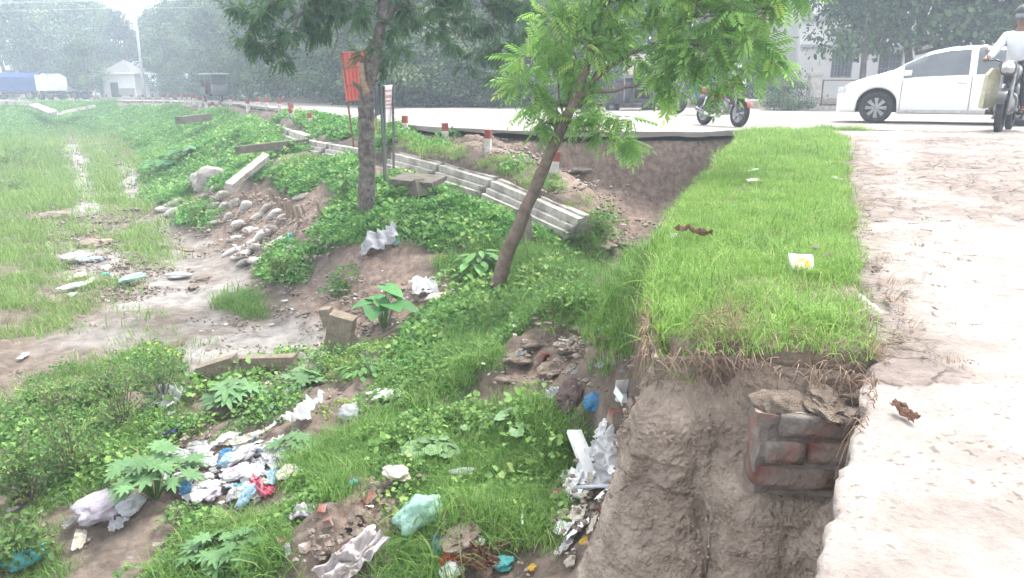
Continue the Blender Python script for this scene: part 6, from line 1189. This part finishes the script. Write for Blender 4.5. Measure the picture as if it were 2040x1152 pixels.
# riders: seated figure in the bike's own frame (heading +x)
SKIN = mat('skin', (0.24, 0.135, 0.085), (0.2, .11, .07), ns=12, rough=.6)
def skin(name, verts, edges, rad, mt, parent, sub=2, root=0):
    me = bpy.data.meshes.new(name); me.from_pydata(verts, edges, []); me.materials.append(mt); o = link(name, me, None, parent); o.modifiers.new('skin', 'SKIN'); sv = me.skin_vertices[0].data
    for i, r_ in enumerate(rad): sv[i].radius = (r_, r_) if not hasattr(r_, '__len__') else r_
    sv[root].use_root = True; md = o.modifiers.new('sub', 'SUBSURF'); md.levels = sub; md.render_levels = sub; o.modifiers['skin'].use_smooth_shade = True; return o
def rider(label, bike, shirt, trouser, helmet):
    o = empty('person', (0, 0, 0)); o.location = bike.location; o.rotation_euler = bike.rotation_euler; o.scale = bike.scale; tag(o, label, 'person'); V, E, Rr = [], [], []
    def ch(prev, pts):
        for p_, r_ in pts:
            V.append(p_); Rr.append(r_)
            if prev is not None: E.append((prev, len(V) - 1))
            prev = len(V) - 1
        return prev
    pel = ch(None, [((-.28, 0, .92), .13)]); ch_ = ch(pel, [((-.27, 0, 1.08), .13), ((-.24, 0, 1.25), .145), ((-.20, 0, 1.40), .12)]); nk = ch(ch_, [((-.18, 0, 1.49), .055), ((-.165, 0, 1.56), .06)]); ch(nk, [((-.155, 0, 1.63), .09), ((-.155, 0, 1.71), .085)])
    ch(len(V) - 1, [((-.06, 0, 1.62), .018)]) if False else None
    for s_ in (1, -1):
        ch(ch_, [((-.20, s_ * .18, 1.39), .062), ((-.07, s_ * .27, 1.20), .045), ((.02, s_ * .30, 1.12), .042), ((.22, s_ * .34, 1.07), .03), ((.27, s_ * .345, 1.065), .032)]); w_ = len(V) - 1
        for dy in (-.03, -.01, .012, .032): ch(w_, [((.315, s_ * .345 + dy * .8, 1.06), .010), ((.325, s_ * .345 + dy * .8, 1.035), .009)])
        ch(w_, [((.28, s_ * .30, 1.045), .010)])
        ch(pel, [((-.22, s_ * .11, .90), .095), ((.02, s_ * .17, .83), .075), ((.16, s_ * .2, .76), .06), ((.11, s_ * .2, .55), .052), ((.05, s_ * .2, .36), .036), ((.07, s_ * .2, .31), .036), ((.18, s_ * .21, .295), .03)])
    skin('body', V, E, Rr, SKIN, o)
    skin('shirt', [(-.29, 0, .93), (-.27, 0, 1.08), (-.24, 0, 1.25), (-.20, 0, 1.40), (-.18, 0, 1.46)] + [q for s_ in (1, -1) for q in ((-.20, s_ * .18, 1.39), (-.07, s_ * .27, 1.20), (.02, s_ * .30, 1.12), (.17, s_ * .33, 1.08))], [(0, 1), (1, 2), (2, 3), (3, 4), (3, 5), (5, 6), (6, 7), (7, 8), (3, 9), (9, 10), (10, 11), (11, 12)], [.155, .155, .17, .14, .075, .082, .064, .058, .046, .082, .064, .058, .046], shirt, o)
    skin('trousers', [(-.28, 0, .90)] + [q for s_ in (1, -1) for q in ((-.20, s_ * .11, .89), (.02, s_ * .17, .83), (.165, s_ * .2, .76), (.11, s_ * .2, .55), (.055, s_ * .2, .38))], [(0, 1), (1, 2), (2, 3), (3, 4), (4, 5), (0, 6), (6, 7), (7, 8), (8, 9), (9, 10)], [.145, .115, .093, .078, .068, .06, .115, .093, .078, .068, .06], trouser, o)
    for s_ in (1, -1): MB().box((.10, s_ * .205, .265), (.25, .095, .025)).box((.14, s_ * .205, .30), (.06, .1, .05)).build('sandal', DARK, o, False, .01)
    bm = bmesh.new(); bmesh.ops.create_icosphere(bm, subdivisions=3, radius=1)
    for v_ in list(bm.verts):
        if v_.co.z < -.55: v_.co.z = -.55
        v_.co = Vector((v_.co.x * .145, v_.co.y * .125, v_.co.z * .14))
    me = bpy.data.meshes.new('helmet'); bm.to_mesh(me); bm.free(); [setattr(f, 'use_smooth', True) for f in me.polygons]; link('helmet', me, helmet, o, (-.155, 0, 1.70))
    MB().box((-.02, 0, 1.655), (.02, .17, .09)).build('visor', GLASS, o, True, .01); return o
rider('helmeted rider in a white shirt and dark trousers on the black motorcycle', mb2, mat('white_shirt', (0.66, .68, .72), (.56, .58, .62), ns=9, rough=.9), mat('dark_trousers', (0.045, .045, .05), ns=9, rough=.9), DARK)
rider('distant rider in blue jeans half hidden behind the leaves', mb3, mat('pale_shirt', (0.5, .5, .52), ns=9, rough=.9), mat('blue_jeans', (0.06, .13, .28), ns=9, rough=.9), DARK)
fw = Vector((math.cos(mb2.rotation_euler.z), math.sin(mb2.rotation_euler.z), 0)); lb = mb2.location + fw * .33 + Vector((-.22, .05, 1.0))
q = MB(); q.prism([(-.15, -.62), (.15, -.6), (.13, -.1), (.05, 0), (-.05, 0), (-.13, -.1)], -.04, .04, Matrix.Rotation(R(90), 4, 'X')); tag(q.build('shopping_bag', mat('jute', (0.50, .45, .33), (.36, .36, .24), ns=14, rough=.95), None, False, .03, lb, (0, 0, .1), .008), 'beige cloth bag hanging from the black motorcycle handlebar', 'bag')

# ------------------------------------------------------------------ building, fence and stall at right
bld = empty('apartment_building', (19, 37, 0)); tag(bld, 'white two storey building with grilled windows behind trees', 'building'); bx0 = atY(1585, 170, 36).x
LED = mat('ledge_grey', (0.5, .5, .5), ns=4, rough=.9)
def wallwith(x0, x1, z0, z1, y, wins, par, o0):
    xsn = sorted({x0, x1} | {w[0] for w in wins} | {w[1] for w in wins}); zsn = sorted({z0, z1} | {w[2] for w in wins} | {w[3] for w in wins}); q = MB()
    for i in range(len(xsn) - 1):
        for j in range(len(zsn) - 1):
            xm, zm = (xsn[i] + xsn[i + 1]) / 2, (zsn[j] + zsn[j + 1]) / 2
            if not any(w[0] < xm < w[1] and w[2] < zm < w[3] for w in wins): q.box((xm - o0.x, y + .15 - o0.y, zm - o0.z), (xsn[i + 1] - xsn[i], .3, zsn[j + 1] - zsn[j]))
    q.build('wall', WALLW, par)
    for (a, c, d, e) in wins:
        cx, cz, w_, h_ = (a + c) / 2 - o0.x, (d + e) / 2 - o0.z, c - a, e - d; yy_ = y - o0.y
        f_ = MB(); f_.box((cx, yy_ + .1, cz + h_ / 2 - .03), (w_, .06, .06)).box((cx, yy_ + .1, cz - h_ / 2 + .03), (w_, .06, .06)).box((cx - w_ / 2 + .03, yy_ + .1, cz), (.06, .06, h_ - .12)).box((cx + w_ / 2 - .03, yy_ + .1, cz), (.06, .06, h_ - .12)).box((cx, yy_ + .1, cz), (.05, .05, h_ - .12))
        wn = f_.build('window', mat('window_frame', (.3, .3, .31), ns=9), par); MB().box((cx, yy_ + .16, cz), (w_ - .08, .01, h_ - .08)).build('pane', GLASSW, wn)
        gr = MB()
        for k in range(1, int(w_ / .16)): gr.box((cx - w_ / 2 + k * .16, yy_ + .03, cz), (.018, .018, h_))
        for k in range(1, int(h_ / .3)): gr.box((cx, yy_ + .03, cz - h_ / 2 + k * .3), (w_, .016, .018))
        gr.build('grille', mat('grille_grey', (.26, .26, .27), ns=9), wn); MB().box((cx, yy_ - .12, cz + h_ / 2 + .12), (w_ + .3, .5, .08)).build('sunshade', LED, par)
def bx(u): return atY(u, 170, 36).x
def bz(v): return atY(1700, v, 36).z
wins = [(bx(1655), bx(1702), bz(90), bz(64)), (bx(1652), bx(1694), bz(155), bz(98)), (bx(1745), bx(1792), bz(150), bz(104)), (bx(1745), bx(1792), bz(76), bz(50)), (bx(1850), bx(1900), bz(110), bz(80)), (bx(1655), bx(1702), bz(20), bz(-20)), (bx(1950), bx(2010), bz(150), bz(100)), (bx(1745), bx(1792), bz(10), bz(-30))]
wallwith(bx0, bx0 + 14, -.2, 7.5, 36, wins, bld, bld.location); MB().box((bx0 + 7 - 19, 3.4, 3.65), (14, 6, 7.7)).build('block', WALLW, bld); MB().box((bx0 + 7 - 19, -1.09, bz(35)), (14.06, .14, .25)).build('ledge', LED, bld); MB().box((bx0 + 3 - 19, -1.08, bz(92)), (5.9, .12, .12)).build('ledge', LED, bld)
fp_ = atY(1620, 182, 25.5); pil = empty('gate_pillar', (fp_.x, fp_.y, gz(fp_.x, fp_.y) - .05)); tag(pil, 'square concrete gate pillar with a cap at the fence end', 'pillar'); MB().box((0, 0, .62), (.34, .34, 1.3)).build('shaft', CONC, pil, False, .015); MB().box((0, 0, 1.31), (.42, .42, .1)).build('cap', CONC, pil, False, .015); MB().tube([(-.1, 0, 1.35), (-.1, 0, 1.5)], .015, 6).build('rod', RUST, pil)
fen = empty('chain_link_fence', (fp_.x + .2, fp_.y, pil.location.z)); tag(fen, 'chain link fence panels on a low wall right of the pillar', 'fence'); MB().box((3.4, .02, .14), (6.8, .18, .34)).build('low_wall', CONC, fen, False, .01)
for k in range(5): MB().tube([(k * 1.65 + .1, 0, .3), (k * 1.65 + .1, 0, 1.15)], .025, 6).build('post', RUST, fen)
for k in range(4):
    x0 = k * 1.65 + .1; fr_ = MB(); fr_.tube([(x0, 0, 1.12), (x0 + 1.65, 0, 1.12)], .018, 5).tube([(x0, 0, .36), (x0 + 1.65, 0, .36)], .018, 5); fr_.build('rail', RUST, fen); me_ = MB()
    for j in range(-7, 16):
        for sg in (1, -1):
            a, c = (j * .11, 0.36), (j * .11 + .76, 1.12)
            lo, hi = max(0, (0 - a[0]) / .76), min(1, (1.65 - a[0]) / .76)
            if hi > lo: P0, P1 = (a[0] + .76 * lo, .36 + .76 * lo), (a[0] + .76 * hi, .36 + .76 * hi); sx = (lambda x: x) if sg > 0 else (lambda x: 1.65 - x); me_.tube([(x0 + sx(P0[0]), 0, P0[1]), (x0 + sx(P1[0]), 0, P1[1])], .004, 3, False)
    m_ = me_.build('mesh_panel', STEEL, fen); m_['kind'] = 'stuff'
THAT = mat('grey_thatch', (0.25, .225, .20), (.14, .125, .11), ns=18, rough=.95, bump=.03); st = atY(1268, 165, 28); stall = empty('roadside_stall', (st.x, st.y, gz(st.x, st.y))); tag(stall, 'open stall with a grey thatched roof behind the leaning tree', 'stall')
MB().add([(-1.1, -1.0, 1.15), (1.3, -1.0, 1.2), (1.0, .9, 1.95), (-.7, .9, 1.95), (-1.1, -1.0, 1.05), (1.3, -1.0, 1.1), (1.0, .9, 1.85), (-.7, .9, 1.85)], [(0, 1, 2, 3), (7, 6, 5, 4), (0, 4, 5, 1), (1, 5, 6, 2), (2, 6, 7, 3), (3, 7, 4, 0)]).build('roof', THAT, stall, False, 0, None, None, .03)
for x, y, h in ((-.9, -.85, 1.1), (1.1, -.85, 1.1), (-.7, .8, 1.85), (.9, .8, 1.85)): MB().tube([(x, y, 0), (x, y, h)], .04, 6).build('post', WOOD, stall)
MB().box((0, .5, .6), (1.7, .06, 1.2)).build('back_wall', mat('stall_dark', (.06, .06, .065), ns=9), stall)
def rickshaw(name, label, loc, rz, tint):
    o = empty(name, loc, rz); tag(o, label, 'rickshaw')
    for x, y in ((.85, 0), (-.75, .5), (-.75, -.5)): w_ = wheel(o, (0, 0, 0), .24, .1, STEEL, False); w_.location = (x, y, .24)
    MB().box((-.35, 0, .42), (1.7, 1.1, .12)).build('floor', DARK, o, False, .02); MB().prism([(.45, .36), (1.0, .36), (1.02, .8), (.75, 1.02), (.45, 1.02)], -.4, .4, Matrix.Rotation(R(90), 4, 'X')).build('cowl', tint, o, True, .04); MB().box((-.15, 0, 1.62), (2.0, 1.15, .06)).build('roof', mat('roof_pale', (.6, .6, .6), ns=4), o, False, .03)
    for x, y in ((.7, .45), (.7, -.45), (-.2, .53), (-.2, -.53), (-1.1, .53), (-1.1, -.53)): MB().tube([(x, y, .45), (x, y, 1.6)], .02, 6).build('pillar', STEEL, o)
    MB().box((-.55, 0, .66), (.5, 1.0, .12)).box((-.82, 0, .9), (.1, 1.0, .4)).build('seat', mat('seat_red', (.2, .05, .04), ns=9), o, False, .03); MB().box((-1.15, 0, .85), (.05, 1.08, .85)).build('rear_panel', tint, o, False, .01); MB().box((.75, 0, 1.3), (.02, .85, .5)).build('windscreen', GLASS, o)
    for sy in (1, -1): MB().box((-.65, sy * .55, .68), (.95, .03, .4)).build('side_panel', tint, o, False, .01)
    return o
p = atY(1268, 190, 25.0); rickshaw('auto_rickshaw', 'dark three wheeler under the stall behind the leaning tree', (p.x, p.y, gz(p.x, p.y)), 3.5, mat('ricksh_dark', (.08, .06, .07), ns=9))
p = atY(432, 203, 46); rickshaw('auto_rickshaw', 'hazy three wheeler coming round the far road curve', (p.x, p.y, float(roadz(0, p.y))), -0.9, mat('ricksh_grey', (.14, .15, .15), ns=9))
# ------------------------------------------------------------------ far left: house, pole, vehicles
hp = atY(255, 188, 80); HS = empty('small_house', (hp.x, hp.y, gz(hp.x, hp.y))); HS.scale = (.85,) * 3; tag(HS, 'small white house with hipped roof and flat porch slab', 'house')
z0 = 0; MB().box((0, 0, 1.35), (3.6, 4, 2.9)).build('wall', WALLW, HS); MB().box((-.2, 0, 2.9), (5.4, 5.6, .2)).build('porch_slab', WALLW, HS); MB().add([(-1.8, -2.2, 3.0), (1.8, -2.2, 3.0), (1.8, 2.2, 3.0), (-1.8, 2.2, 3.0), (0, 0, 4.5)], [(0, 1, 4), (1, 2, 4), (2, 3, 4), (3, 0, 4), (3, 2, 1, 0)]).build('roof', mat('tile_grey', (.2, .19, .19), ns=9), HS)
MB().box((-.5, -2.02, 1.0), (.9, .06, 1.7)).build('door', mat('door_dark', (.06, .06, .07), ns=9), HS); MB().box((1.0, -2.03, .75), (2.0, .05, .9)).build('low_panel', mat('panel_grey', (.4, .39, .38), ns=9), HS); MB().box((0, -2.9, -.1), (5, 1.6, .5)).build('plinth', CONC, HS)
for x in (-2.5, 2.2): MB().tube([(x, -2.6, 0), (x, -2.6, 2.8)], .08, 6).build('column', WALLW, HS)
pp = atY(288, 186, 76); POLE = empty('utility_pole', (pp.x, pp.y, gz(pp.x, pp.y) - .2)); tag(POLE, 'tall pale utility pole beside the small white house', 'pole'); PC = mat('pole_grey', (.5, .5, .49), ns=3); MB().tube([(0, 0, 0), (0, 0, 10)], [.17, .10], 10).build('shaft', PC, POLE, True)
for z in (8.8, 9.5): MB().box((0, 0, z), (1.8, .1, .1)).build('crossarm', PC, POLE)
for k, (dz, dx) in enumerate(((9.55, -.8), (9.55, .8), (8.85, 0))):
    tp = POLE.location + Vector((dx, 0, dz)); e1_ = Vector((-95, 62, 8.0 - .6 * k)); e2_ = Vector((-14, 70, 10.5 - .7 * k)); q = MB()
    for A_, B2 in ((tp, e1_), (tp, e2_)): q.tube([A_.lerp(B2, t) - Vector((0, 0, 2.4 * t * (1 - t))) - tp for t in np.linspace(0, 1, 14)], .022, 4, False)
    tag(q.build('overhead_wire', PC, None, False, 0, tp), ['overhead wire on the left crossarm end of the pole', 'overhead wire on the right crossarm end of the pole', 'lowest overhead wire of the pale pole'][k], 'wire')
def truck(name, label, u, Y, rz, cabc, bodyc, L_=6.0, hb=2.6, tarp=True):
    p = atY(u, 205, Y); o = empty(name, (p.x, p.y, float(roadz(0, p.y)) + .02), rz); tag(o, label, 'truck')
    MB().prism([(0, .5), (1.5, .5), (1.5, 1.5), (1.25, 2.3), (0, 2.3)], -1.0, 1.0, Matrix.Translation((L_ / 2 - 1.5, 0, 0)) @ Matrix.Rotation(R(90), 4, 'X')).build('cab', cabc, o, True, .06); MB().box((L_ / 2 - .12, 0, 1.75), (.1, 1.7, .6), Matrix.Rotation(.25, 3, 'Y')).build('windscreen', GLASS, o); MB().box((-.3, 0, .65), (L_ - .6, 1.0, .2)).build('chassis', DARK, o)
    if tarp: q = MB(); q.prism([(-1.05, .85), (1.05, .85), (1.1, hb - .4), (.6, hb), (-.6, hb), (-1.1, hb - .4)], -(L_ / 2), L_ / 2 - 1.6, Matrix(((0, 0, 1, 0), (1, 0, 0, 0), (0, 1, 0, 0), (0, 0, 0, 1)))); q.build('tarpaulin', bodyc, o, False, .06, None, None, .05)
    else: MB().box((-.8, 0, 1.05), (L_ - 1.7, 2.0, .5)).build('cargo_bed', bodyc, o, False, .03)
    for x in (L_ / 2 - .8, -L_ / 2 + 1.0):
        for sy in (1, -1): w_ = wheel(o, (0, 0, 0), .45, .28, STEEL, False); w_.location = (x, sy * .9, .45); w_.rotation_euler = (0, 0, 0 if sy < 0 else math.pi)
    return o
truck('tarpaulin_truck', 'lorry with a blue tarpaulin and orange cab at far left', 38, 77, math.pi + .05, mat('cab_orange', (.7, .28, .02), ns=4), mat('tarp_blue', (.03, .07, .22), (.02, .05, .16), ns=3, bump=.03), 5.4)
truck('small_lorry', 'pale box lorry beside the blue tarpaulin lorry', 106, 74, math.pi - .9, mat('cab_pale', (.6, .6, .58), ns=4), mat('box_pale', (.62, .62, .6), ns=3), 3.6, 2.4)
truck('pickup_truck', 'small white pickup behind the pale box lorry', 140, 78, math.pi, mat('cab_white', (.66, .66, .66), ns=4), mat('bed_white', (.62, .62, .62), ns=3), 4.2, 1.6, False)
beam(atY(-20, 203, 58), atY(75, 207, 56), .5, .25, CONC, 'coping_slab', 'level pale coping slab at the far left edge', 'slab'); beam(atY(66, 210, 55), atY(108, 226, 51), .5, .22, CONC, 'coping_slab', 'fallen pale coping slab sloping down to the right', 'slab', .3); beam(atY(108, 228, 50), atY(185, 212, 54), .4, .2, CONC, 'coping_slab', 'fallen pale coping slab rising to the right', 'slab', -.2)
for k, (u, Y) in enumerate([(385,72),(410,70),(435,68),(480,62),(515,58),(560,52),(580,50)]):
    p = atY(u, 195, Y); tag(MB().tube([(0, 0, 0), (0.02, 0, 1.7)], .06, 6).build('fence_post', PC, None, False, 0, (p.x, p.y, gz(p.x, p.y))), 'thin pale fence post in the haze before the wood', 'fence post', 'fence posts before the wood')
# ------------------------------------------------------------------ dusty air
hz = MB().box((0, 195, 8.5), (620, 470, 24)).build('haze', None); m = bpy.data.materials.new('dusty_air'); m.use_nodes = True; n = m.node_tree; n.nodes.clear(); ov = n.nodes.new('ShaderNodeOutputMaterial'); pv = n.nodes.new('ShaderNodeVolumePrincipled')
pv.inputs['Color'].default_value = (0.72, 0.84, 1.0, 1); pv.inputs['Density'].default_value = 0.0040; pv.inputs['Anisotropy'].default_value = 0.2; n.links.new(pv.outputs[0], ov.inputs['Volume']); hz.data.materials.append(m); tag(hz, 'pale dusty air over the road and wood', 'haze', None, 'stuff')

# ------------------------------------------------------------------ things that share a label are told apart by their order in the photo
ONES = ['', 'first', 'second', 'third', 'fourth', 'fifth', 'sixth', 'seventh', 'eighth', 'ninth', 'tenth', 'eleventh', 'twelfth', 'thirteenth', 'fourteenth', 'fifteenth', 'sixteenth', 'seventeenth', 'eighteenth', 'nineteenth']
def ordinal(k):
    if k < 20: return ONES[k]
    t, r_ = divmod(k, 10); return (['', '', 'twentieth', 'thirtieth', 'fortieth', 'fiftieth'][t] if r_ == 0 else ['', '', 'twenty', 'thirty', 'forty', 'fifty'][t] + '-' + ONES[r_])
same = {}
for o in scene.objects:
    if o.parent is None and o.get('label') and o.get('kind') != 'stuff': same.setdefault(o['label'], []).append(o)
for lab, L_ in same.items():
    if len(L_) > 1:
        L_.sort(key=lambda o: float(proj(np.array(o.location.x), np.array(o.location.y), np.array(o.location.z))[0]))
        for k, o in enumerate(L_): o['label'] = lab + ', ' + ordinal(k + 1) + ' from left'
